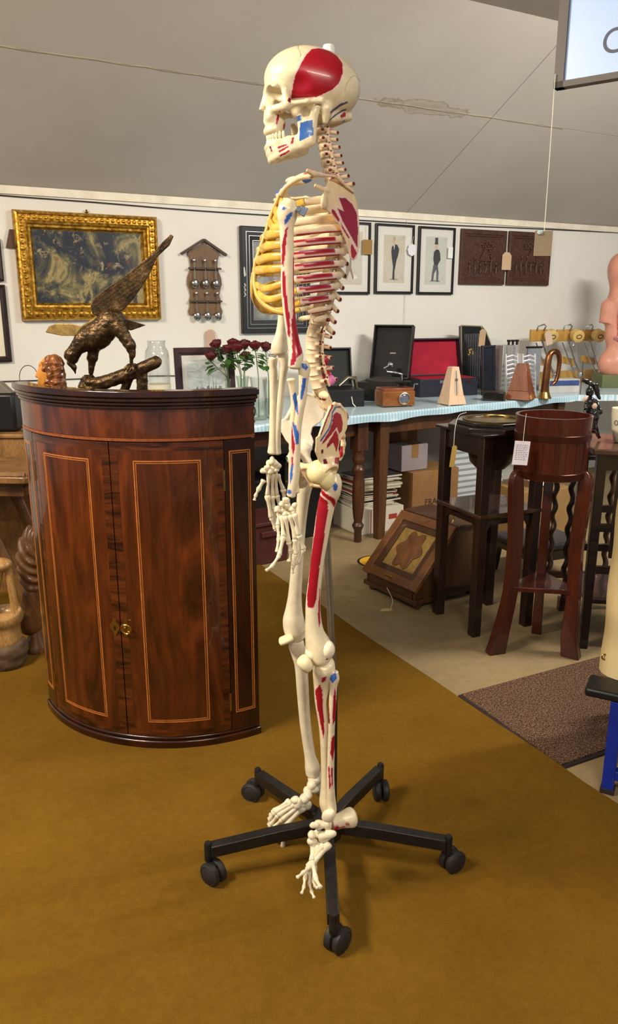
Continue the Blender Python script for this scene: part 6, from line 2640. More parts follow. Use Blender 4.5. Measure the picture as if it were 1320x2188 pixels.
t, w, h = slab('standing_frame', 'dark blue-black picture frame standing in front of the zither', 'frame', 1024, 738, 1066, 830, 5.15, .02, math.radians(28), black, math.radians(-5))
mb = MB()
frame_profile(mb, w, h, [(0, 0), (0, .014), (.004, .016), (.014, .015), (.018, .006)])
mb.v = [(a, b, c_ + h / 2) for a, b, c_ in mb.v]
mb.build('frame', M('frame_navy', (34, 34, 42), .4), t)
mb = MB()
mb.box((0, -.004, h / 2), (w - .02, .006, h - .02))
mb.build('picture', M('frame_dark_picture', (26, 30, 40), .25, var=.4, scale=8), t)
t, w, h = slab('zinc_box', 'ribbed grey zinc box behind the white letter rack', 'box', 1066, 738, 1108, 832, 5.22, .1, math.radians(26), black)
zinc = M('zinc', (168, 168, 164), .4, .4, var=.3, scale=12, stretch=(3, 3, .2))
mb = MB()
mb.box((0, .05, h / 2), (w, .1, h))
mb.build('body', zinc, t, bevel=.003)
for k in range(4):
    mb = MB()
    x = -w / 2 + w * (k + .5) / 4
    mb.tube([(x, -.001, .01), (x, -.001, h - .01)], .006, 8)
    mb.build('rib', zinc, t)
for k in range(3):
    mb = MB()
    mb.lathe([(.008, 0), (.008, .02), (.013, .022), (.013, .034)], (w * .25 + k * .035, .05, h), seg=10)
    mb.build('cap', M('black_iron', (14, 12, 11)), t)
t, w, h = slab('grey_board', 'plain pale grey board standing behind the bugle', 'board', 1118, 740, 1162, 825, 5.42, .02, math.radians(26), black)
mb = MB()
mb.box((0, .006, h / 2), (w, .012, h))
mb.build('panel', M('grey_panel', (150, 154, 160), .4, .3), t)
mb = MB()
mb.box((0, .006, h - .006), (w + .012, .02, .012))
mb.build('top_edge', M('black_iron', (14, 12, 11)), t)
white_wire = M('rack_white', (222, 224, 228), .35, .2, var=.05)
for px, Yv, rzz, lb in ((1092, 5.06, 24, 'white slatted letter rack beside the zinc box'), (1128, 5.10, 18, 'white slatted letter rack behind the dark metronome')):
    a = P(px, 820, Yv)
    t = thing('letter_rack', lb, 'rack', (a.x, Yv, zT), math.radians(rzz), 'white slatted racks', local=True)
    hh = P(px, 756, Yv).z - zT
    ww = 30 * mpp(Yv, .9)
    for sx in (-1, 1):
        mb = MB()
        mb.box((sx * ww / 2, 0, hh / 2), (.008, .012, hh), rotm('X', -8))
        mb.build('post', white_wire, t)
    for k in range(9):
        mb = MB()
        z = hh * (.12 + .1 * k)
        mb.tube([Vector((-ww / 2, -(z - hh / 2) * -.14, z)), Vector((0, -.012 + (z - hh / 2) * .14, z + .012)), Vector((ww / 2, (z - hh / 2) * .14, z))], .006, 6)
        mb.build('slat', white_wire, t)
    mb = MB()
    mb.box((0, 0, .005), (ww + .02, .05, .01))
    mb.build('base', white_wire, t)

# low black tin
q = P(1054, 845, 4.83)
t = thing('black_tin', 'flat black tin box with a silver corner beside the dark metronome', 'box', (q.x, 4.83, zT), math.radians(-8), local=True)
mb = MB()
mb.box((0, 0, .027), (.135, .08, .054))
mb.build('body', M('tin_black', (24, 22, 20), .25, var=.2, coat=.3), t, bevel=.004)
mb = MB()
mb.box((.064, -.036, .029), (.012, .012, .056))
mb.build('corner', chrome, t)
mb = MB()
mb.box((-.005, 0, .057), (.14, .085, .006))
mb.build('lid', M('tin_lid', (52, 44, 36), .3), t, bevel=.002)

# bugle standing on its bell
q = P(1163, 845, 4.95)
t = thing('bugle', 'old copper bugle standing on its bell beside the spoons', 'horn', (q.x, 4.95, zT), math.radians(15), local=True)
hb = P(1163, 750, 4.95).z - zT
cop = M('old_copper', (140, 92, 62), .28, .95, var=.3, scale=14)
mb = MB()
sp = smoothpath([(0, 0, .0), (0, 0, .03), (0, 0, .10), (.008, 0, hb - .05), (.03, 0, hb - .008), (.07, 0, hb - .012), (.088, 0, hb - .07), (.078, 0, .12), (.05, 0, .085)], 6)
n_ = len(sp)
rad = [np.interp(k / n_, [0, .07, .16, .35, .6, 1], [.046, .034, .027, .022, .017, .011]) for k in range(n_)]
mb.tube([Vector(a) for a in sp], [float(r) for r in rad], 14)
mb.build('tubing', cop, t, smooth=60)
mb = MB()
mb.lathe([(.044, 0), (.045, .003), (.036, .02), (.029, .04), (.028, .04), (.034, .02), (.040, .003)], (0, 0, 0), seg=24)
mb.build('bell_rim', M('old_brass', (176, 142, 78)), t)

# wooden rack with carded measuring spoons: three yellow backs with glasses on them
yel = wood('ply_yellow', (182, 134, 58), (216, 172, 92), 9, (1, 1, .3), .5, .1, streak=.15)
for k, (px, lb) in enumerate(((1150, 'yellow carded optic holder with a pink tag at the bugle'), (1205, 'yellow carded optic holder with round label in the middle of the row'), (1250, 'yellow carded optic holder at the torso end of the row'))):
    Yv = 5.75 + .12 * k
    a = P(px, 800, Yv)
    zt_ = P(px, 702, Yv).z
    t = thing('bottle_optic', lb, 'optic', (a.x, Yv, zT), math.radians(22), 'carded optics on the table', local=True)
    H = zt_ - zT
    m = mpp(Yv, .95)
    mb = MB()
    mb.box((.0, .03, H - .05), (.15, .03, .085))
    mb.build('wood_block', yel, t, bevel=.004)
    mb = MB()
    for sgn in (-1, 1):
        mb.tube([Vector((sgn * .03, .02, H - .02)), Vector((sgn * .035, .0, H + .015)), Vector((sgn * .0, -.02, H + .03))], .006, 8)
    mb.build('hook', chrome, t)
    mb = MB()
    mb.lathe([(.040, -.004), (.046, 0), (.046, .05), (.038, .055)], (.05, -.03, H - .045), axis=(-.2, -1, -.25), seg=22)
    cap_ = mb.build('round_cap', M('cap_yellow', (214, 180, 108), .5, var=.15, scale=50), t)
    mb = MB()
    d = Vector((-.2, -1, -.25)).normalized()
    x_, y_, _ = frame(d)
    c_ = Vector((.05, -.03, H - .045)) + d * .055
    pts = [c_ + x_ * .02 * math.cos(w_) + y_ * .014 * math.sin(w_) for w_ in [i * math.pi / 10 for i in range(20)]]
    mb.tube(pts, .0028, 6, closed=True)
    mb.build('printed_ring', M('print_black', (40, 30, 26), .6), cap_)
    mb = MB()
    mb.lathe([(.022, H * .45), (.030, H * .5), (.034, H * .62), (.030, H * .72), (.014, H * .8), (.014, H * .86)], (0.03, -.03, 0), seg=18)
    mb.build('glass_measure', clear_m, t, smooth=60)
    mb = MB()
    mb.tube([Vector((.0, -.01, H - .08)), Vector((.05, -.05, H * .4)), Vector((.08, -.08, H * .2))], .007, 8)
    mb.tube([Vector((-.05, -.01, H - .1)), Vector((-.0, -.05, H * .4)), Vector((.03, -.08, H * .2))], .005, 8)
    mb.build('chrome_arm', chrome, t)
    mb = MB()
    mb.ball((.085, -.085, H * .2), (.024, .02, .022), 12, 8)
    mb.build('chrome_knob', chrome, t)
    mb = MB()
    mb.box((.03, .015, H * .42), (.14, .02, .05), rotm('Y', 12))
    mb.build('wood_bar', yel, t, bevel=.003)
    mb = MB()
    mb.box((.05, .02, H * .12), (.16, .03, H * .24))
    mb.build('wood_foot', yel, t, bevel=.003)
tp_ = P(1172, 722, 5.6)
price_tag('pinkish tag hanging on the first carded optic', tp_, .055, .10, (214, 184, 164), math.radians(20), [tp_ + Vector((0, -.002, .045)), tp_ + Vector((-.01, .03, .07)), tp_ + Vector((-.02, .08, .09))], tilt=math.radians(-14))
mb = MB()
# shallow blue-labelled carton and an upright sheet of glass
q = P(1205, 830, 5.28)
t = thing('blue_carton', 'flat white carton with a dark blue band below the carded optics', 'carton', (q.x, 5.28, zT), math.radians(12), local=True)
mb.box((0, .05, .045), (.23, .1, .09))
mb.build('carton_body', M('carton_white', (206, 204, 198), .5), t, bevel=.002)
mb = MB()
mb.box((0, -.001, .065), (.22, .003, .035))
mb.build('blue_band', M('carton_blue', (62, 84, 140), .4, var=.25, scale=30), t)
q = P(1238, 840, 5.16)
t = thing('glass_sheet', 'upright sheet of clear glass standing before the blue-banded carton', 'glass', (q.x - .08, 5.16, zT), math.radians(8), local=True)
mb = MB()
mb.box((0, 0, .11), (.18, .003, .22))
mb.build('pane', pane_m, t)
mb = MB()
mb.box((0.09, 0, .11), (.003, .006, .22))
mb.build('edge', M('glass_edge', (70, 80, 78), .2), t)
# ================================================================== furniture on the bare floor
dkw = wood('ebonised', (22, 13, 10), (48, 28, 20), 8, (1, 1, .12), .3, .35)
redw = wood('red_mahogany', (54, 19, 11), (94, 38, 21), 8, (1, 1, .12), .28, .35)
oak = wood('scuttle_oak', (88, 52, 26), (142, 92, 50), 9, (1, 1, .3), .38, .2)
oakd = wood('scuttle_oak_dark', (58, 34, 18), (98, 62, 34), 9, (1, 1, .3), .4, .2)
brs = MATS['old_brass']


def sq_leg(mb, a, b, w0, w1):
    mb.hexa([a + Vector((x * w0, y * w0, 0)) for x, y in ((-1, -1), (1, -1), (1, 1), (-1, 1))], [b + Vector((x * w1, y * w1, 0)) for x, y in ((-1, -1), (1, -1), (1, 1), (-1, 1))])


# ---- black jardiniere stand with octagonal top
f0, f1 = G(925, 1312), G(1010, 1358)
f2 = G(1132, 1333)
ex = (f2 - f1)
sd = (f1 - f0).length
ang = math.atan2(ex.y, ex.x)
side = 0.265
cx = (f0 + f2) / 2
js = thing('jardiniere_stand', 'black square plant stand with octagonal brass-lined top and lower shelf', 'plant stand', (cx.x, cx.y, 0), ang, local=True)
hs = side / 2
ZT_ = 0.84
for x, y in ((-hs, -hs), (hs, -hs), (hs, hs), (-hs, hs)):
    mb = MB()
    sq_leg(mb, Vector((x, y, 0)), Vector((x, y, ZT_)), .0195, .0205)
    mb.build('leg', dkw, js, bevel=.003)
for x, y, sx, sy in ((0, -hs, side, .018), (0, hs, side, .018), (-hs, 0, .018, side), (hs, 0, .018, side)):
    mb = MB()
    mb.box((x, y, ZT_ - .045), (sx, sy, .085))
    mb.build('apron', dkw, js, bevel=.002)
    mb = MB()
    mb.box((x, y, .505 - .022), (sx, sy, .02))
    # shaped brackets under the shelf
    mb.build('shelf_rail', dkw, js)
mb = MB()
mb.box((0, 0, .512), (side + .045, side + .045, .018))
mb.build('shelf', wood('ebonised_top', (44, 28, 22), (78, 52, 40), 8, (.2, 1, 1), .25, .4), js, bevel=.004)
for x, y in ((-hs, -hs), (hs, -hs), (hs, hs), (-hs, hs)):
    for dx, dy in ((1, 0), (0, 1)):
        sx = -1 if x > 0 else 1
        sy = -1 if y > 0 else 1
        d = Vector((sx, 0, 0)) if dx else Vector((0, sy, 0))
        n = Vector((0, 1, 0)) if dx else Vector((1, 0, 0))
        mb = MB()
        pr = [(0, 0), (.09, 0), (.07, -.012), (.04, -.035), (.018, -.07), (0, -.10)]
        mb.prism(pr, (x, y, .50), d, (0, 0, 1), n, -.006, .006)
        mb.build('bracket', dkw, js)


def octa(r):
    return [(r * math.cos(math.radians(22.5 + 45 * i)), r * math.sin(math.radians(22.5 + 45 * i))) for i in range(8)]


def ring_slab(mb, po, pi, z0, z1):
    rings = []
    for (a, b), (c_, d_) in zip(po, pi):
        rings.append([Vector((a, b, z0)), Vector((a, b, z1)), Vector((c_, d_, z1)), Vector((c_, d_, z0))])
    mb.rings(rings, closed=True)


mb = MB()
sq = [(a * .19, b * .19) for a, b in ((1, .99), (.99, 1), (-.99, 1), (-1, .99), (-1, -.99), (-.99, -1), (.99, -1), (1, -.99))]
ring_slab(mb, [(1.30 * a, 1.30 * b) for a, b in octa(.142)], octa(.118), ZT_, ZT_ + .020)
mb.build('octagonal_top', dkw, js, bevel=.004)
mb = MB()
mb.box((0, -hs * 0, ZT_ - .002), (side + .07, side + .07, .012))
mb.build('square_board', dkw, js, bevel=.003)
mb = MB()
ring_slab(mb, octa(.150), octa(.116), ZT_ + .020, ZT_ + .036)
mb.build('octagonal_rim', M('rim_black_gloss', (30, 22, 18), .2, coat=.5), js, bevel=.003)
mb = MB()
mb.lathe([(.118, .032), (.124, .037), (.124, .040), (.114, .040), (.110, .024), (.02, .012)], (0, 0, ZT_), seg=40)
mb.build('brass_liner', M('liner_brass', (132, 112, 62), .3, .9, var=.25), js)
mb = MB()
mb.lathe([(.01, -.17), (.06, -.165), (.085, -.14), (.10, -.08), (.105, -.008)], (0, 0, ZT_), seg=32)
mb.build('bowl_underside', M('bowl_dark', (52, 34, 22), .35, .3), js)
for dx in (1,):
    mb = MB()
    mb.box((0, hs, .10), (side, .02, .022))
    mb.build('back_stretcher', dkw, js)
tp_ = P(968, 975, 2.93)
price_tag('straw-coloured tassel tag hanging from the black plant stand', tp_, .02, .085, (172, 140, 70), math.radians(10), [tp_ + Vector((0, 0, .04)), tp_ + Vector((.002, 0, .11)), tp_ + Vector((.018, .02, .155)), tp_ + Vector((.05, .04, .165))], tilt=math.radians(6))

# ---- mahogany barrel planter on three sabre legs
pc_ = Vector((0.905, 2.83, 0))
bp = thing('barrel_planter', 'red mahogany barrel planter on three splayed legs with triangular shelf', 'plant stand', pc_)
mb = MB()
zb, zt_ = .705, .935
prof = [(.118, zb), (.128, zb), (.129, zb + .012), (.137, zt_ - .01), (.138, zt_), (.126, zt_), (.122, zb + .03), (.01, zb + .03)]
mb.lathe(prof, pc_, seg=56)
brl = mb.build('barrel', redw, bp, smooth=40)
for z0, z1, r in ((zb + .005, zb + .028, .1305), (zt_ - .085, zt_ - .062, .1365)):
    mb = MB()
    arcs = [(r, z0), (r + .002, z0 + .001), (r + .002, z1 - .001), (r + .001, z1)]
    mb.rings([[pc_ + Vector((rr * math.cos(a), rr * math.sin(a), h)) for a in [2 * math.pi * j / 56 for j in range(56)]] for rr, h in arcs + [(r - .004, z1), (r - .004, z0)]], cap=False, closed=True)
    mb.build('metal_band', M('band_bronze', (70, 34, 20), .25, .6, var=.2), bp, smooth=40)
for k in range(20):
    a = 2 * math.pi * k / 20 + .1
    d = Vector((math.cos(a), math.sin(a), 0))
    mb = MB()
    mb.tube([pc_ + d * .1302 + Vector((0, 0, zb + .03)), pc_ + d * .1357 + Vector((0, 0, zt_ - .088))], .0008, 4)
    mb.build('stave_joint', redw, brl)
feet = [Vector((*G(1052, 1396)[:2], 0)), Vector((*G(1226, 1405)[:2], 0)), Vector((*G(1146, 1346)[:2], 0))]
for fpt in feet:
    d = (fpt - pc_)
    R0 = d.length
    d.normalize()
    s = Vector((-d.y, d.x, 0))
    path_ = smoothpath([(R0 - .012, .0, .064, .020), (R0 * .84, .09, .052, .019), (.132, .25, .044, .018), (.126, .45, .044, .018), (.136, .62, .046, .018), (.140, .70, .040, .017), (.130, .735, .018, .012)], 6)
    rings = []
    for k, (r, z, w, hth) in enumerate(path_):
        c_ = pc_ + d * r + Vector((0, 0, z))
        q0, q1 = path_[max(0, k - 1)], path_[min(len(path_) - 1, k + 1)]
        tang = (d * (q1[0] - q0[0]) + Vector((0, 0, q1[1] - q0[1]))).normalized()
        nr = tang.cross(s).normalized()
        if nr.dot(d) < 0:
            nr = -nr
        if k == 0:
            nr = d
        rings.append([c_ - s * hth - nr * w * .55, c_ + s * hth - nr * w * .55, c_ + s * hth + nr * w * .55, c_ - s * hth + nr * w * .55])
    mb = MB()
    mb.rings(rings)
    mb.build('leg', redw, bp, bevel=.003)
mb = MB()
tri = []
for fpt in feet:
    d = (fpt - pc_).normalized()
    s = Vector((-d.y, d.x, 0))
    for sg in (-1, 1):
        q = pc_ + d * .128 + s * sg * .018
        tri.append((q.x, q.y))
cxy = pc_
tri.sort(key=lambda q: math.atan2(q[1] - cxy.y, q[0] - cxy.x))
mb.prism(tri, (0, 0, 0), (1, 0, 0), (0, 1, 0), (0, 0, 1), .258, .278)
mb.build('triangular_shelf', redw, bp, bevel=.003)
for sgx in (1,):
    a = math.radians(-12)
    d = Vector((math.cos(a), math.sin(a), 0))
    s = Vector((-d.y, d.x, 0))
    c_ = pc_ + d * .140 + Vector((0, 0, zt_ - .06))
    mb = MB()
    mb.tube([c_ - s * .03, c_ - s * .03 + d * .014, c_ - s * .02 + d * .02 - Vector((0, 0, .02)), c_ + s * .02 + d * .02 - Vector((0, 0, .02)), c_ + s * .03 + d * .014, c_ + s * .03], .003, 6)
    mb.build('ring_handle', M('band_bronze', (86, 44, 26)), bp)
tp_ = P(1113, 968, 2.69)
q2 = P(1124, 884, 2.70)
price_tag('white handwritten label hanging on the mahogany barrel planter', tp_, .056, .086, (224, 220, 228), math.radians(4), [tp_ + Vector((.004, -.002, .04)), (tp_ + q2) / 2 + Vector((0, -.004, .01)), q2], tilt=math.radians(4), shape='rect', lines=True)

# ---- oak coal box with sloping carved lid
c0_ = Vector((*G(782, 1258)[:2], 0))
c1_ = Vector((*G(886, 1306)[:2], 0))
fx = (c1_ - c0_).normalized()
cw = (c1_ - c0_).length
cr = math.atan2(fx.y, fx.x)
cb = thing('coal_box', 'oak coal box with sloping carved lid standing under the plant stands', 'coal box', c0_, cr, local=True)
D = .40
zb_, zf, zt2 = .05, .085, .345
for x in (.014, cw - .014):
    mb = MB()
    mb.prism([(0.0, zb_ - .02), (D, zb_ - .02), (D, zt2), (.24, zt2), (0.0, zf)], (x, 0, 0), (0, 1, 0), (0, 0, 1), (1, 0, 0), -.011, .011)
    mb.build('side_panel', oakd, cb, bevel=.002)
mb = MB()
mb.box((cw / 2, D - .01, (zb_ + zt2) / 2), (cw - .03, .02, zt2 - zb_))
mb.build('back_panel', oakd, cb)
mb = MB()
mb.box((cw / 2, .12 + .12, zt2 + .008), (cw + .03, D - .22, .016))
mb.v = [(a, b + .09, c_) for a, b, c_ in mb.v]
mb.build('top_board', oakd, cb, bevel=.004)
mb = MB()
mb.box((cw / 2, .01, (zb_ + zf) / 2), (cw - .03, .02, zf - zb_ + .03))
mb.build('front_rail', oakd, cb)
mb = MB()
mb.box((cw / 2, D / 2, zb_ - .012), (cw + .02, D + .02, .022))
mb.build('base_moulding', oakd, cb, bevel=.004)
a = Vector((cw / 2, -.004, zf))
b = Vector((cw / 2, .24, zt2))
ld = (b - a)
LL_ = ld.length
ldn = ld.normalized()
nrm = Vector((0, -ldn.z, ldn.y))
W_ = cw / 2 + .012


def lidring(o_, i_, t0, t1, mat, name, par):
    mb = MB()
    po = [(-W_ + o_, o_), (W_ - o_, o_), (W_ - o_, LL_ - o_), (-W_ + o_, LL_ - o_)]
    pi = [(-W_ + i_, i_), (W_ - i_, i_), (W_ - i_, LL_ - i_), (-W_ + i_, LL_ - i_)]
    rings = []
    for (p0, p1), (r0, r1) in zip(po, pi):
        f_ = lambda u, w, h: a + Vector((1, 0, 0)) * u + ldn * w + nrm * h
        rings.append([f_(p0, p1, t0), f_(p0, p1, t1), f_(r0, r1, t1), f_(r0, r1, t0)])
    mb.rings(rings, closed=True)
    return mb.build(name, mat, par, bevel=.002)


lid = lidring(0, .045, 0, .022, oak, 'lid', cb)
lidring(.045, .075, 0, .016, oakd, 'lid_moulding', lid)
mb = MB()
mb.prism([(-W_ + .04, .04), (W_ - .04, .04), (W_ - .04, LL_ - .04), (-W_ + .04, LL_ - .04)], a, (1, 0, 0), ldn, nrm, 0, .006)
cpan = mb.build('carved_field', M('field_gilt', (150, 120, 62), .5, var=.25, scale=40, bump=.2), lid)
mb = MB()
ccx, ccy = 0, LL_ / 2
shape_ = [(ccx + (.072 + .012 * math.cos(6 * q)) * math.cos(q), ccy + (.095 + .014 * math.cos(6 * q)) * math.sin(q)) for q in [i * math.pi / 24 for i in range(48)]]
mb.prism(shape_, a, (1, 0, 0), ldn, nrm, .006, .013)
mb.build('carved_rosette', oak, lid, bevel=.003)
mb = MB()
c_ = a + ldn * .022 + nrm * .024
mb.box(c_, (.05, .006, .014), rotm('X', 40))
mb.tube([c_ + Vector((-.02, 0, 0)), c_ + nrm * .018 + Vector((-.012, 0, -.004)), c_ + nrm * .018 + Vector((.012, 0, -.004)), c_ + Vector((.02, 0, 0))], .003, 6)
mb.build('drop_handle', brs, lid)
for x, y in ((.02, .03), (cw - .02, .03), (.02, D - .03), (cw - .02, D - .03)):
    mb = MB()
    mb.lathe([(.016, 0), (.022, .012), (.022, zb_ - .02)], (x, y, 0), seg=12)
    mb.build('foot', oakd, cb)
mb = MB()
q = Vector((cw / 2 + .05, .30, zt2 + .016))
mb.tube([q + Vector((-.04, 0, 0)), q + Vector((-.035, 0, .03)), q + Vector((.035, 0, .03)), q + Vector((.04, 0, 0))], .005, 8)
mb.build('carry_handle', brs, cb)
tq = P(825, 1287, 3.22)
tq.z = .0015
hq_ = P(826, 1255, 3.30)
tt = price_tag('cream tag lying on the floor below the coal box handle', tq, .055, .03, (206, 180, 128), math.radians(15), [tq + Vector((.02, 0, .004)), tq + Vector((.03, .02, .04)), hq_], rx=math.radians(-90))

# ---- yellow and black floor sticker
q = G(797, 1200)
fs = thing('floor_sticker', 'round yellow floor sticker with black rim beside the coal box', 'sticker', (q.x + .015, q.y, 0))
mb = MB()
mb.lathe([(.10, .0004), (.10, .0016)], (q.x + .015, q.y, 0), seg=40)
mb.build('black_rim', M('sticker_black', (26, 24, 22), .5), fs)
mb = MB()
mb.lathe([(.088, .0014), (.088, .0022)], (q.x + .015, q.y, 0), seg=40)
mb.build('yellow_disc', M('sticker_yellow', (224, 172, 40), .5, var=.06), fs)

# ---- under the tables: magazines, cartons, crates
rs = random.Random(11)
bx0 = Vector((*G(790, 1142)[:2], 0))
bt_ = thing('white_carton', 'low white carton under the heap of magazines', 'carton', (bx0.x, bx0.y + .18, 0), math.radians(30), local=True)
mb = MB()
mb.box((0, 0, .075), (.32, .30, .15))
mb.build('carton_body', M('carton_offwhite', (222, 214, 196), .7, var=.06), bt_, bevel=.003)
mb = MB()
mb.box((-.08, -.151, .075), (.004, .002, .148))
mb.box((.08, -.1505, .09), (.06, .002, .03))
mb.build('print_marks', M('carton_print', (168, 60, 48), .7), bt_)
mz = [(190, 178, 150), (150, 60, 52), (206, 200, 186), (92, 84, 74), (176, 164, 128), (224, 220, 210), (62, 58, 60), (140, 122, 96)]
mzn = ['buff', 'dull red', 'pale grey', 'brown-grey', 'straw', 'white', 'charcoal', 'tan']
ordn = ['topmost', 'second down', 'third down', 'fourth down', 'fifth down', 'sixth down', 'seventh down', 'eighth down', 'ninth down', 'tenth down', 'eleventh down', 'twelfth down', 'fifth from bottom', 'fourth from bottom', 'third from bottom', 'second from bottom', 'bottom one']
mt_ = M('paper_edge', (214, 206, 186), .8, var=.1, scale=90, stretch=(.1, .1, 6))
z = .152
for k in range(17):
    th = rs.uniform(.007, .014)
    w, d = rs.uniform(.26, .31), rs.uniform(.21, .25)
    col = mz[rs.randrange(len(mz))]
    t = thing('magazine', 'loose old magazine', 'magazine', (bx0.x + rs.uniform(-.03, .02), bx0.y + .18 + rs.uniform(-.02, .02), z), math.radians(30 + rs.uniform(-9, 9)), 'magazines heaped on the white carton', local=True)
    t['label'] = 'old magazine with %s cover, %s in the heap on the white carton' % (mzn[mz.index(col)], ordn[16 - k])
    mb = MB()
    mb.box((0, 0, th / 2), (w, d, th - .002))
    mb.build('pages', mt_, t)
    mb = MB()
    mb.box((0, 0, th - .0006), (w + .003, d + .003, .0012))
    mb.build('cover', M('cover_%d_%d_%d' % col, col, .5, var=.15, scale=12), t)
    z += th


def carton(label, px, py, Yv, w, d, h, rz, col, text=None, zb=0.0, name='cardboard_box', flaps=True):
    q = P(px, py, Yv)
    t = thing(name, label, 'box', (q.x, Yv, zb), math.radians(rz), local=True)
    m_ = M('card_%d_%d_%d' % col, col, .8, var=.08, scale=14)
    mb = MB()
    mb.box((0, d / 2, h / 2), (w, d, h))
    mb.build('carton_body', m_, t, bevel=.004)
    mb = MB()
    mb.box((0, d / 2, h + .0006), (.05, d, .0012))
    mb.box((0, -.0006, h - .04), (.05, .0012, .08))
    mb.build('packing_tape', M('tape_brown', (150, 112, 66), .3), t)
    if text:
        tm = text_mb(text, .055, .0004)
        tm.v = [(a + w * .05, -.0008 - c_, b + h * .42) for a, b, c_ in tm.v]
        tm.build('lettering', M('print_dark', (58, 34, 30), .7), t, smooth=0)
    return t


carton('brown cardboard box lettered in capitals beneath the table', 928, 1110, 4.66, .36, .26, .34, 30, (142, 104, 64), 'FRAGILE')
carton('grey lavender carton on top of the lettered box', 885, 1010, 4.64, .20, .14, .16, 30, (150, 138, 140), None, .342)
carton('brown cardboard box on the lettered box behind the grey lavender carton', 860, 1010, 4.82, .22, .12, .22, 30, (120, 84, 50), None, .342)
q = P(960, 1060, 5.2)
t = thing('corrugated_sheet', 'pale corrugated sheet standing behind the black plant stand', 'sheet', (q.x + .10, 5.07, 0), math.radians(29), local=True)
mb = MB()
prof = []
for k in range(61):
    zz_ = .60 * k / 60
    prof.append((.006 * math.sin(k * math.pi / 2), zz_))
rings = [[Vector((-.16, y, z_)), Vector((.30, y, z_)), Vector((.30, y + .004, z_)), Vector((-.16, y + .004, z_))] for y, z_ in prof]
mb.rings(rings)
mb.build('sheet', M('sheet_pale', (190, 196, 198), .5, var=.05), t, smooth=60)
mb = MB()
mb.box((-.165, 0, .311), (.025, .025, .62), rotm('Y', -6))
mb.build('edge_batten', wood('batten', (120, 92, 58), (160, 128, 84)), t)
for lb, px, py, Yv, w, d, h, rz, col in (('black storage crate under the turned-leg table', 640, 1040, 4.55, .46, .30, .36, 30, (22, 21, 22)), ('dark maroon box beside the black crate under the table', 588, 1150, 4.05, .26, .24, .22, 30, (78, 34, 34))):
    q = T0 + TE * (-.46 if col[0] < 40 else -.47) + TB * (.34 if col[0] < 40 else -.0)
    t = thing('storage_crate', lb, 'crate', (q.x, q.y, 0), TR, local=True)
    m_ = M('crate_%d' % col[0], col, .6, var=.15, scale=20)
    mb = MB()
    mb.hexa([Vector((-w * .46, .02, 0)), Vector((w * .46, .02, 0)), Vector((w * .46, d, 0)), Vector((-w * .46, d, 0))], [Vector((-w / 2, 0, h)), Vector((w / 2, 0, h)), Vector((w / 2, d + .02, h)), Vector((-w / 2, d + .02, h))])
    mb.build('crate_body', m_, t, bevel=.006)
    mb = MB()
    mb.box((0, d / 2 + .01, h + .008), (w + .02, d + .04, .02))
    mb.build('crate_lid', m_, t, bevel=.004)
    mb = MB()
    mb.box((0, -.004, h * .78), (.1, .012, .03))
    mb.build('crate_handle', m_, t, bevel=.003)
q = T0 + TE * -.03 + TB * .30
t = thing('black_suitcase', 'black suitcase behind the turned table leg', 'suitcase', (q.x, q.y, 0), TR, local=True)
mb = MB()
mb.box((0, .1, .24), (.32, .2, .48))
mb.build('suitcase_body', black, t, bevel=.012)
mb = MB()
mb.tube([(-.06, -.002, .44), (-.055, -.02, .45), (.055, -.02, .45), (.06, -.002, .44)], .007, 8)
mb.build('handle', black, t)
mb = MB()
mb.box((0, -.002, .36), (.32, .006, .012))
mb.build('seam', M('dull_nickel', (150, 140, 120)), t)

# ---- small dark side table with twist leg, slats and shelf at the right
q = P(1285, 945, 2.95)
zt3 = q.z
rt_ = thing('slatted_side_table', 'dark slatted side table with low shelf behind the barrel planter', 'table', (1.335, 2.95, 0), math.radians(-8), local=True)
W3, D3 = .52, .38
mb = MB()
mb.box((0, 0, zt3 - .011), (W3, D3, .022))
mb.build('tabletop', wood('side_top', (70, 46, 34), (112, 80, 60), 8, (.2, 1, 1), .3, .4), rt_, bevel=.004)
for x in (-1, 1):
    for y in (-1, 1):
        mb = MB()
        sq_leg(mb, Vector((x * (W3 / 2 - .04), y * (D3 / 2 - .04), 0)), Vector((x * (W3 / 2 - .04), y * (D3 / 2 - .04), zt3 - .022)), .016, .018)
        mb.build('leg', dkw, rt_, bevel=.002)
for y in (-1, 1):
    for zz_, hh in ((zt3 - .055, .06), (.50, .03), (.33, .03)):
        mb = MB()
        mb.box((0, y * (D3 / 2 - .04), zz_), (W3 - .1, .018, hh))
        mb.build('rail', dkw, rt_)
    for k in range(5):
        mb = MB()
        mb.box((-.15 + .075 * k, y * (D3 / 2 - .04), .595 if k % 2 else .56), (.016, .012, .42 if k % 2 else .36))
        mb.v = [(a, b, min(c_, zt3 - .03)) for a, b, c_ in mb.v]
        mb.build('slat', dkw, rt_)
mb = MB()
mb.box((0, 0, .20), (W3 - .06, D3 - .06, .016))
mb.build('shelf', dkw, rt_)
mb = MB()
mb.tube([(.12, -D3 / 2 - .002, zt3 - .055), (.12, -D3 / 2 - .018, zt3 - .08), (.14, -D3 / 2 - .018, zt3 - .10), (.16, -D3 / 2 - .018, zt3 - .08), (.16, -D3 / 2 - .002, zt3 - .055)], .0035, 6)
mb.build('drop_handle', chrome, rt_)

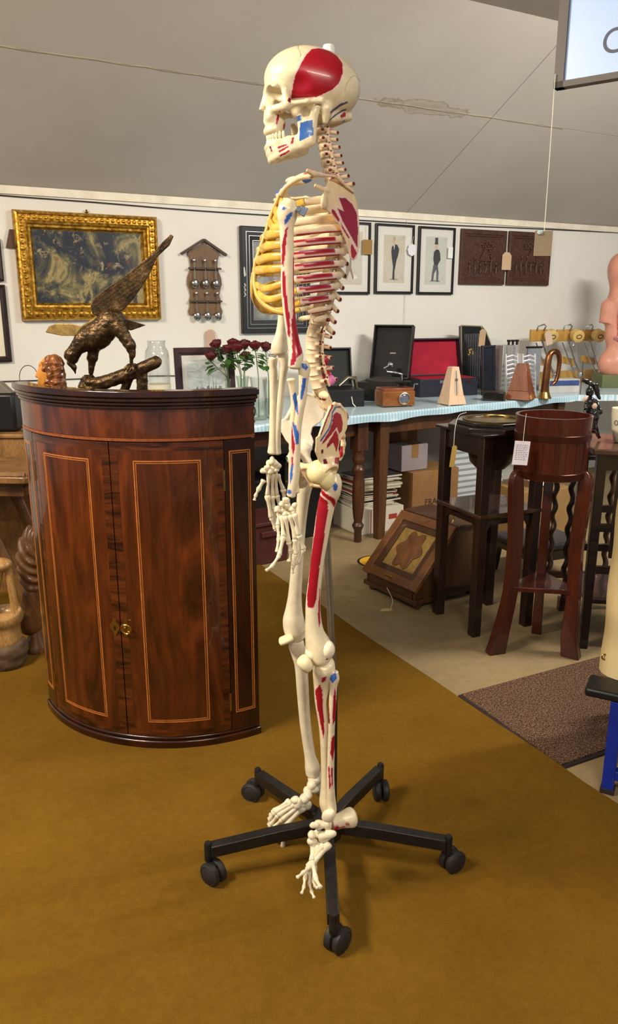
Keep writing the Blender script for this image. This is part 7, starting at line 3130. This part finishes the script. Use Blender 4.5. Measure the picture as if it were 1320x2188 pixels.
# twist-leg occasional table behind
q = G(1207, 1312)
t = thing('twist_leg_table', 'small dark table with barley-twist legs behind the barrel planter', 'table', (q.x + .13, q.y + .16, 0), math.radians(0), local=True)
for x, y in ((-.13, -.11), (.13, -.11), (.13, .11), (-.13, .11)):
    mb = MB()
    rings = []
    for k in range(73):
        z_ = .06 + .58 * k / 72
        a = k * .55
        c_ = Vector((x + .006 * math.cos(a), y + .006 * math.sin(a), z_))
        rings.append([c_ + Vector((.013 * math.cos(j * math.pi / 5), .013 * math.sin(j * math.pi / 5), 0)) for j in range(10)])
    mb.rings(rings)
    mb.box((x, y, .03), (.034, .034, .06))
    mb.box((x, y, .66), (.036, .036, .06))
    mb.build('leg', wood('twist_wood', (48, 28, 18), (86, 54, 34)), t, smooth=60)
mb = MB()
mb.box((0, 0, .70), (.32, .28, .02))
mb.build('tabletop', dkw, t, bevel=.004)
mb = MB()
for y in (-.11, .11):
    mb = MB()
    mb.box((0, y, .09), (.26, .02, .03))
    mb.build('stretcher', MATS['twist_wood'], t)

# low black stool
q = P(1150, 1150, 3.72)
t = thing('black_stool', 'low black stool with a dark padded seat beyond the plant stands', 'stool', (q.x, 3.72, 0), math.radians(22), local=True)
mb = MB()
mb.box((0, 0, q.z - .005), (.36, .30, .035))
mb.build('seat', M('seat_slate', (52, 52, 54), .5, var=.15), t, bevel=.012)
mb = MB()
mb.box((0, 0, q.z - .04), (.34, .28, .03))
mb.build('seat_frame', dkw, t)
for x, y in ((-.15, -.12), (.15, -.12), (.15, .12), (-.15, .12)):
    mb = MB()
    sq_leg(mb, Vector((x * 1.08, y * 1.08, 0)), Vector((x, y, q.z - .03)), .012, .016)
    mb.build('leg', dkw, t)
for y in (-.125, .125):
    mb = MB()
    mb.box((0, y, .12), (.31, .016, .02))
    mb.build('stretcher', dkw, t)

# white ceramic plaque with a dark leaf motif behind the planter, on a carton
q = P(1162, 1060, 4.3)
carton('open brown carton below the white ceramic dish', 1165, 1090, 4.3, .36, .24, .30, 20, (150, 118, 72), None)
t = thing('ceramic_dish', 'white round ceramic dish with a dark leaf motif standing behind the planter', 'dish', (q.x, 4.40, .30), math.radians(14), local=True)
mb = MB()
dz = .16
mb.lathe([(.02, 0), (.10, .004), (.135, .018), (.150, .040), (.146, .043), (.128, .026), (.095, .012), (.01, .009)], (0, .02, dz - .01), axis=(0, -1, .18), seg=44)
mb.build('dish_body', M('ceramic_white', (226, 222, 208), .22, var=.04, coat=.4), t, smooth=60)
mb = MB()
pts = [(.018 * math.sin(a) * (1 - .3 * math.cos(a)), .032 * math.cos(a)) for a in [i * math.pi / 8 for i in range(16)]]
mb.prism(pts, (.01, .004, dz - .01), (1, 0, 0), (0, .18, 1), (0, -1, .18), .0, .0016)
mb.build('leaf_motif', M('motif_dark', (70, 56, 44), .5), t)

# black figurine and painted pot on the side table
q = P(1268, 930, 3.0)
t = thing('black_figurine', 'small glossy black figurine of a stooping figure on the slatted table', 'figurine', (q.x, 3.0, zt3))
m = mpp(3.0, .95)
zt_px = q.y


def figu(p):
    d = sd_cap(p, (1262, 0, -858), (1266, 0, -885), 11, 13)
    d = smin(d, sd_cap(p, (1266, 0, -885), (1262, 0, -915), 14, 11), 5)
    d = smin(d, sd_ell(p, (1258, -4, -836), (9, 9, 10)), 4)
    d = smin(d, sd_cap(p, (1246, -4, -812), (1272, 2, -824), 5, 6), 3)
    d = smin(d, sd_cap(p, (1272, 2, -824), (1280, 4, -850), 6, 4), 3)
    d = smin(d, sd_cap(p, (1252, -6, -860), (1246, -10, -880), 5, 4), 3)
    d = smin(d, sd_cap(p, (1274, 0, -860), (1282, -6, -880), 5, 4), 3)
    d = smin(d, sd_cap(p, (1256, 0, -910), (1252, 0, -934), 6, 5), 3)
    d = smin(d, sd_cap(p, (1270, 0, -910), (1280, 0, -934), 6, 3), 3)
    return d + noise3(p, .6, 21) * 1.1


mb = px_sdf(figu, (1232, -24, -944), (1294, 24, -800), 1.2, 3.0)
mb.v = [(a, b, max(c_, zt3 + .001)) for a, b, c_ in mb.v]
fo = mb.build('figure', M('figurine_black', (30, 28, 28), .18, .1, var=.5, scale=60, coat=.5), t, smooth=180)
mb = MB()
mb.ball(P(1250, 852, 2.97), (.008, .006, .014), 10, 6, rotm('Y', 30))
mb.ball(P(1270, 868, 2.97), (.010, .006, .012), 10, 6)
mb.build('painted_patch', M('figure_cream', (206, 176, 156), .4), t)
q = P(1322, 920, 2.95)
t = thing('painted_pot', 'cream pot with dark painted marks on the slatted table', 'pot', (q.x + .02, 2.95, zt3))
zp_ = P(1322, 872, 2.95).z
hp = zp_ - zt3
mb = MB()
mb.lathe([(.028, 0), (.034, .004), (.046, hp * .4), (.052, hp * .8), (.052, hp), (.048, hp), (.044, hp * .5), (.01, .01)], (q.x + .02, 2.95, zt3), seg=32)
mb.build('pot_body', M('pot_cream', (228, 220, 196), .3, var=.05), t, smooth=50)
mb = MB()
for k in range(5):
    a = math.radians(-150 + 22 * k)
    c_ = Vector((q.x + .02 + .0515 * math.cos(a), 2.95 + .0515 * math.sin(a), zt3 + hp * .6))
    tn = Vector((-math.sin(a), math.cos(a), 0))
    mb.tube([c_ + tn * .007 * math.cos(u) + Vector((0, 0, .009 * math.sin(u))) for u in [i * math.pi / 6 for i in range(12)]], .0012, 5, closed=True)
mb.build('painted_mark', M('pot_mark', (60, 56, 60), .5), t)

# ---- pink anatomical torso on the far table
YT_ = 5.70
skin = M('torso_pink', (216, 150, 128), .35, var=.08, scale=14, coat=.15)
organ = NT('torso_organs')
f = organ.noise(organ.coord(), 16, 4, .6, 1.0)
organ.base(organ.ramp(f, [(.3, lin((92, 26, 34))), (.45, lin((150, 52, 56))), (.58, lin((196, 120, 104))), (.7, lin((84, 84, 140)))]))
organ_m = organ.set(.3, coat=.3)
t = thing('anatomical_torso', 'pink anatomical torso and bald head with open chest by the wall', 'torso', (P(1325, 800, YT_).x, YT_, zT))


def torso(p):
    x, y, z = p
    d = sd_ell(p, (1328, 0, -580), (29, 30, 40))                       # head
    d = smin(d, sd_cap(p, (1325, 0, -598), (1325, 0, -640), 17, 26), 14)   # neck
    d = smin(d, sd_ell(p, (1332, 0, -668), (46, 24, 34)), 14)             # chest
    st = smax(sd_cap(p, (1300, 0, -656), (1291, 0, -720), 16, 15), -690.0 - z, 1.5)   # arm stump
    d = smin(d, st, 5)
    d = smin(d, sd_ell(p, (1330, 0, -715), (38, 24, 50)), 14)
    d = smin(d, sd_ell(p, (1330, 0, -778), (52, 30, 40)), 14)
    d = smin(d, sd_ell(p, (1305, -2, -583), (5, 7, 10)), 2)               # ear
    d = smax(d, -sd_ell(p, (1338, -24, -690), (30, 16, 62)), 4)
    d = smax(d, (-z - 800.0), 1.0)
    return d


mb = px_sdf(torso, (1268, -44, -806), (1400, 44, -534), 2.0, YT_)
mb.build('torso_body', skin, t, smooth=180)


def organs(p):
    d = sd_ell(p, (1338, -10, -668), (26, 14, 28))
    for c_, r in (((1330, -14, -722), (26, 12, 16)), ((1345, -14, -700), (20, 12, 18)), ((1336, -12, -748), (24, 12, 14)), ((1320, -13, -690), (9, 10, 20))):
        d = smin(d, sd_ell(p, c_, r), 3)
    return d + noise3(p, .35, 2) * 1.5


mb = px_sdf(organs, (1296, -36, -770), (1380, 10, -632), 2.0, YT_)
mb.build('organs', organ_m, t, smooth=180)
mb = MB()
q = P(1325, 800, YT_)
hpl = max(.02, q.z - zT + .005)
mb.box((q.x, YT_, zT + hpl / 2), (.34, .22, hpl))
mb.build('plinth', M('torso_plinth', (104, 110, 74), .5), t, bevel=.004)

# ---- blue trolley with a cream canvas sheet at the right edge
blu = M('trolley_blue', (20, 44, 150), .35, var=.1, coat=.3)
YB_ = 1.86
b0 = G(1288, 1690)
tr_ = thing('blue_trolley', 'blue steel trolley frame with a black bar at the door mat', 'trolley', (b0.x + .02, b0.y, 0), local=False)
zb1 = P(1300, 1500, b0.y).z
def tb(name, mat, c_, s_, par=tr_, bv=.002, R_=None):
    mb = MB()
    mb.box(c_, s_, R_)
    return mb.build(name, mat, par, bevel=bv)
x0 = b0.x
yw = math.radians(-28)
Rw = Matrix.Rotation(yw, 3, 'Z')
dx_ = Rw @ Vector((1, 0, 0))
dy_ = Rw @ Vector((0, 1, 0))
o0 = Vector((x0 + .012, b0.y, 0))
for u, w in ((0, 0), (.5, 0), (0, .45), (.5, .45)):
    lift = .0095 if (u == 0 and w > 0) else 0.0     # this foot stands on the mat
    c_ = o0 + dx_ * u + dy_ * w
    tb('leg', blu, c_ + Vector((0, 0, (zb1 + lift + .004) / 2 + .003)), (.032, .032, zb1 - lift), R_=Rw)
    tb('rubber_foot', M('mat_rubber', (42, 32, 28)), c_ + Vector((0, 0, .008 + lift)), (.038, .038, .016), R_=Rw)
for w, z_ in ((0, .06), (.45, .06)):
    tb('rail', blu, o0 + dx_ * .25 + dy_ * w + Vector((0, 0, z_)), (.5, .028, .028), R_=Rw)
tb('rail', blu, o0 + dy_ * .225 + Vector((0, 0, .06)), (.028, .45, .028), R_=Rw)
p0 = P(1241, 1466, b0.y + .06)
tb('black_bar', M('bar_black', (22, 24, 26), .4), o0 + dx_ * .225 + dy_ * .03 + Vector((0, 0, zb1 + .018)), (.62, .10, .026), bv=.008, R_=Rw)
tb('deck', blu, o0 + dx_ * .25 + dy_ * .26 + Vector((0, 0, zb1 + .012)), (.53, .40, .02), R_=Rw)
# canvas: folds hanging from above, resting on the bar
can = NT('canvas_cream')
v = can.coord()
f = can.noise(can.coord((1, 1, .25)), 5, 4, .6, .4)
f2 = can.noise(v, 340, 2)
can.base(can.ramp(f, [(.3, lin((206, 180, 124))), (.7, lin((230, 208, 158)))]))
can.bump(f2, .2, .003)
canvas_c = can.set(.85)
ztop_c = P(1320, 1036, b0.y + .02).z + .10
cs = thing('canvas_sack', 'cream canvas sack standing on the blue trolley deck', 'sack', tuple(o0 + dx_ * .165 + dy_ * .2 + Vector((0, 0, zb1 + .03))))
rings = []
nz, na = 26, 72
hC = ztop_c - zb1 - .032
for k in range(nz + 1):
    u = k / nz
    z_ = zb1 + .032 + hC * u
    row = []
    for j in range(na):
        a = 2 * math.pi * j / na
        sx_, sy_ = math.cos(a), math.sin(a)
        n4 = (abs(sx_) ** 5 + abs(sy_) ** 5) ** (-1 / 5)
        hw, hd = .235 - .004 * u, .155 - .02 * u
        rip = 1 + .012 * math.sin(5 * a + 4 * u) * math.sin(u * 3.1) + .008 * math.sin(u * 19 + 2 * a)
        row.append(o0 + dx_ * (.165 + hw * sx_ * n4 * rip) + dy_ * (.215 + hd * sy_ * n4 * rip) + Vector((0, 0, z_)))
    rings.append(row)
mb = MB()
mb.rings(rings)
mb.build('canvas_body', canvas_c, cs, smooth=60)
mb = MB()
for k in (0, 8, 17, 26):
    pass
c_ = rings[2][int(na * .62)]
mb.tube([c_ + Vector((.008 * math.cos(q), -.004, .008 * math.sin(q))) for q in [i * math.pi / 6 for i in range(12)]], .0022, 6, closed=True)
mb.build('eyelet', brs, cs)
mb = MB()
mb.tube([rings[nz][j] + Vector((0, 0, .002)) for j in range(na)], .005, 6, closed=True)
mb.build('hem', canvas_c, cs)

# ================================================================== left edge: carved furniture and a bag
cw_ = wood('carved_light', (104, 70, 36), (176, 130, 76), 8, (1, 1, .25), .4, .2)
cw2 = wood('carved_brown', (80, 50, 26), (140, 96, 54), 8, (1, 1, .25), .38, .25)
# tray-topped table with slanting legs
Yt = 2.85
ta, tb_ = P(62, 1028, 2.66), P(-10, 965, 2.66)
zt4 = P(62, 1020, 2.66).z
ct = thing('carved_table', 'light carved wooden table with a raised rim beside the cabinet', 'table', (-1.30, 2.98, 0), math.radians(-10), local=True)
q = Vector((P(62, 1024, 2.66).x, 2.66, 0))
W5, D5 = .62, .42
q = Vector((P(62, 1024, 2.95).x, 2.95, 0))
zt4 = P(62, 1020, 2.95).z
loc0 = Vector((q.x, q.y, 0))
ct.location = loc0
ct.rotation_euler = (0, 0, math.radians(-4))
mb = MB()
mb.prism([(-W5, 0), (-.02, 0), (0, .03), (.02, D5), (-W5, D5)], (0, 0, 0), (1, 0, 0), (0, 1, 0), (0, 0, 1), zt4 - .03, zt4)
mb.build('tabletop', cw_, ct, bevel=.006)
for pts in ([(-W5, .012), (-.02, .012)], [(-.008, .03), (.012, D5)]):
    mb = MB()
    mb.tube([Vector((*pts[0], zt4 + .004)), Vector((*pts[1], zt4 + .004))], (.010, .012), 8)
    mb.build('rim', cw_, ct)
for x0_, y0_, x1_, y1_ in ((-.06, .05, -.30, .06), (-.50, .05, -.24, .06), (-.06, D5 - .06, -.30, D5 - .06), (-.50, D5 - .06, -.24, D5 - .06)):
    mb = MB()
    mb.tube([Vector((x0_ - .22 if x0_ > -.3 else x0_ + .22, y0_, zt4 - .02)), Vector(((x0_ + x1_) / 2, y0_, zt4 * .55)), Vector((x0_ + .03 if x0_ > -.3 else x0_ - .03, y0_, 0.0))], [(.028, .018), (.026, .018), (.032, .02)], 10, up=Vector((0, 1, 0)))
    mb.v = [(a, b, max(0, c_)) for a, b, c_ in mb.v]
    mb.build('leg', cw2, ct, smooth=60)
mb = MB()
mb.box((-W5 / 2, .06, zt4 - .06), (W5 - .1, .025, .06))
mb.box((-.06, D5 / 2, zt4 - .06), (.025, D5 - .12, .06))
mb.build('apron', cw2, ct)
# carved shell scroll leaning by the cabinet
q = P(62, 1215, 2.62)
sh = thing('carved_shell', 'carved wooden fan shell with raised ribs between cabinet and table', 'carving', (q.x, 2.80, 0))


def shell(p):
    x, y, z = p
    d = sd_ell(p, (66, 0, -1190), (30, 22, 66))
    d = smin(d, sd_cap(p, (70, 0, -1240), (66, 0, -1330), 16, 26), 12)
    r = np.sqrt((x - 105) ** 2 + (z + 1140) ** 2)
    return d + np.where(z > -1262, 2.2 * np.sin(r * .36), 0) + noise3(p, .2, 4) * .8


mb = px_sdf(shell, (26, -32, -1420), (106, 32, -1112), 2.0, 2.80)
zmin = min(c_ for _, _, c_ in mb.v)
mb.build('shell_body', cw2, sh, smooth=180)
mb = MB()
mb.lathe([(.052, 0), (.056, .01), (.048, .03), (.03, .06), (.02, max(.08, zmin + .03))], (P(70, 1300, 2.80).x, 2.80, 0), seg=24)
mb.build('shell_foot', cw2, sh, smooth=60)
# carved root stool
q = G(18, 1436)
st_ = thing('root_stool', 'carved pale wooden stool on a rough root base by the shell carving', 'stool', (q.x - .02, q.y + .06, 0))
YR = q.y + .05


def rootb(p):
    x, y, z = p
    d = sd_ell(p, (8, 0, -1392), (50, 44, 46))
    d = d + 3.0 * np.sin(z * .22 + .03 * x) * .5 + noise3(p, .25, 7) * 2.2
    return smax(d, -z - 1437, 2)


mb = px_sdf(rootb, (-56, -58, -1446), (72, 58, -1330), 2.2, YR)
mb.v = [(a, b, max(c_, 0)) for a, b, c_ in mb.v]
mb.build('root_base', wood('root_wood', (72, 54, 38), (120, 94, 66), 10, (1, 1, 2.5), .7, 0), st_, smooth=180)


def rootup(p):
    x, y, z = p
    d = sd_ell(p, (8, 0, -1318), (40, 40, 30))
    d = smax(d, -sd_ell(p, (8, -4, -1298), (34, 36, 30)), 4)
    d = smin(d, sd_cap(p, (30, 10, -1310), (14, 12, -1225), 9, 8), 6)
    d = smin(d, sd_cap(p, (-20, 10, -1310), (-6, 12, -1225), 9, 8), 6)
    d = smin(d, sd_ell(p, (-4, 10, -1210), (26, 22, 14)), 6)
    d = smin(d, sd_cap(p, (8, 0, -1345), (8, 0, -1365), 34, 38), 6)
    return d


mb = px_sdf(rootup, (-52, -54, -1400), (66, 54, -1190), 2.2, YR)
mb.build('carved_seat', wood('pale_carved', (150, 108, 58), (206, 164, 104), 8, (1, 1, .3), .35, .25), st_, smooth=180)

# black handbag with a grey strap and a wire hoop, on a low chest behind the cabinet
YG = 3.43
zc_ = P(20, 935, YG).z
ch = thing('blanket_chest', 'pale wooden chest end showing between the table and the cabinet', 'chest', (-1.50, YG + .2, 0))
mb = MB()
c_ = Vector((-1.50, YG + .2, zc_ / 2))
mb.box(c_, (.50, .40, zc_))
mb.build('chest_body', cw_, ch, bevel=.006)
mb = MB()
mb.box(c_ + Vector((0, 0, zc_ / 2 + .008)), (.53, .43, .018))
mb.build('chest_lid', cw_, ch, bevel=.004)
zc_ += .017
hb_ = thing('black_handbag', 'black handbag with a grey flap standing on the pale chest', 'bag', (P(10, 900, YG).x, YG + .1, zc_))
zt5 = P(10, 838, YG + .1).z
c_ = Vector((P(8, 900, YG + .1).x - .02, YG + .1, (zc_ + zt5) / 2))
mb = MB()
mb.box(c_, (.19, .10, zt5 - zc_))
mb.build('bag_body', M('bag_black', (18, 17, 18), .4, var=.2, scale=30), hb_, bevel=.015)
mb = MB()
mb.prism([(-.16, .0), (.085, 0), (.03, .055), (-.06, .075), (-.16, .06)], (c_.x, c_.y - .03, zt5 - .008), (1, 0, 0), (0, 0, 1), (0, 1, 0), 0, .05)
mb.build('grey_flap', M('flap_grey', (120, 112, 100), .5), hb_, bevel=.004)
mb = MB()
mb.lathe([(.008, 0), (.008, .004), (.004, .006)], (c_.x + .02, c_.y - .05, c_.z + .02), axis=(0, -1, 0), seg=12)
mb.build('snap', chrome, hb_)
q = P(62, 808, 3.70)
hoop = MB()
pts = [q + Vector((.045 * math.cos(a), 0, .062 * math.sin(a) + .0)) for a in [math.radians(-60 + 300 * i / 24) for i in range(25)]]
wt_ = thing('wire_basket', 'small wire basket with a thin hoop handle behind the carved head', 'basket', (q.x, 3.70, zc_))
mb = MB()
mb.tube([q + Vector((-.045, 0, -.10)), q + Vector((-.045, 0, 0))] + [q + Vector((.045 * math.cos(a), 0, .060 * math.sin(a))) for a in [math.pi - math.pi * i / 16 for i in range(1, 16)]] + [q + Vector((.045, 0, 0)), q + Vector((.045, 0, -.10))], .0018, 6)
mb.build('hoop_handle', cab_m, wt_)
mb = MB()
z0_ = zc_ + .003
for k in range(5):
    z_ = z0_ + (q.z - .09 - z0_) * k / 4
    mb.tube([Vector((q.x + (.06 + .008 * k) * math.cos(a), 3.70 + (.05 + .006 * k) * math.sin(a), z_)) for a in [2 * math.pi * i / 24 for i in range(24)]], .002, 5, closed=True)
for i in range(12):
    a = 2 * math.pi * i / 12
    mb.tube([Vector((q.x + .06 * math.cos(a), 3.70 + .05 * math.sin(a), z0_)), Vector((q.x + .092 * math.cos(a), 3.70 + .074 * math.sin(a), q.z - .09))], .0016, 5)
mb.build('wire_body', cab_m, wt_)
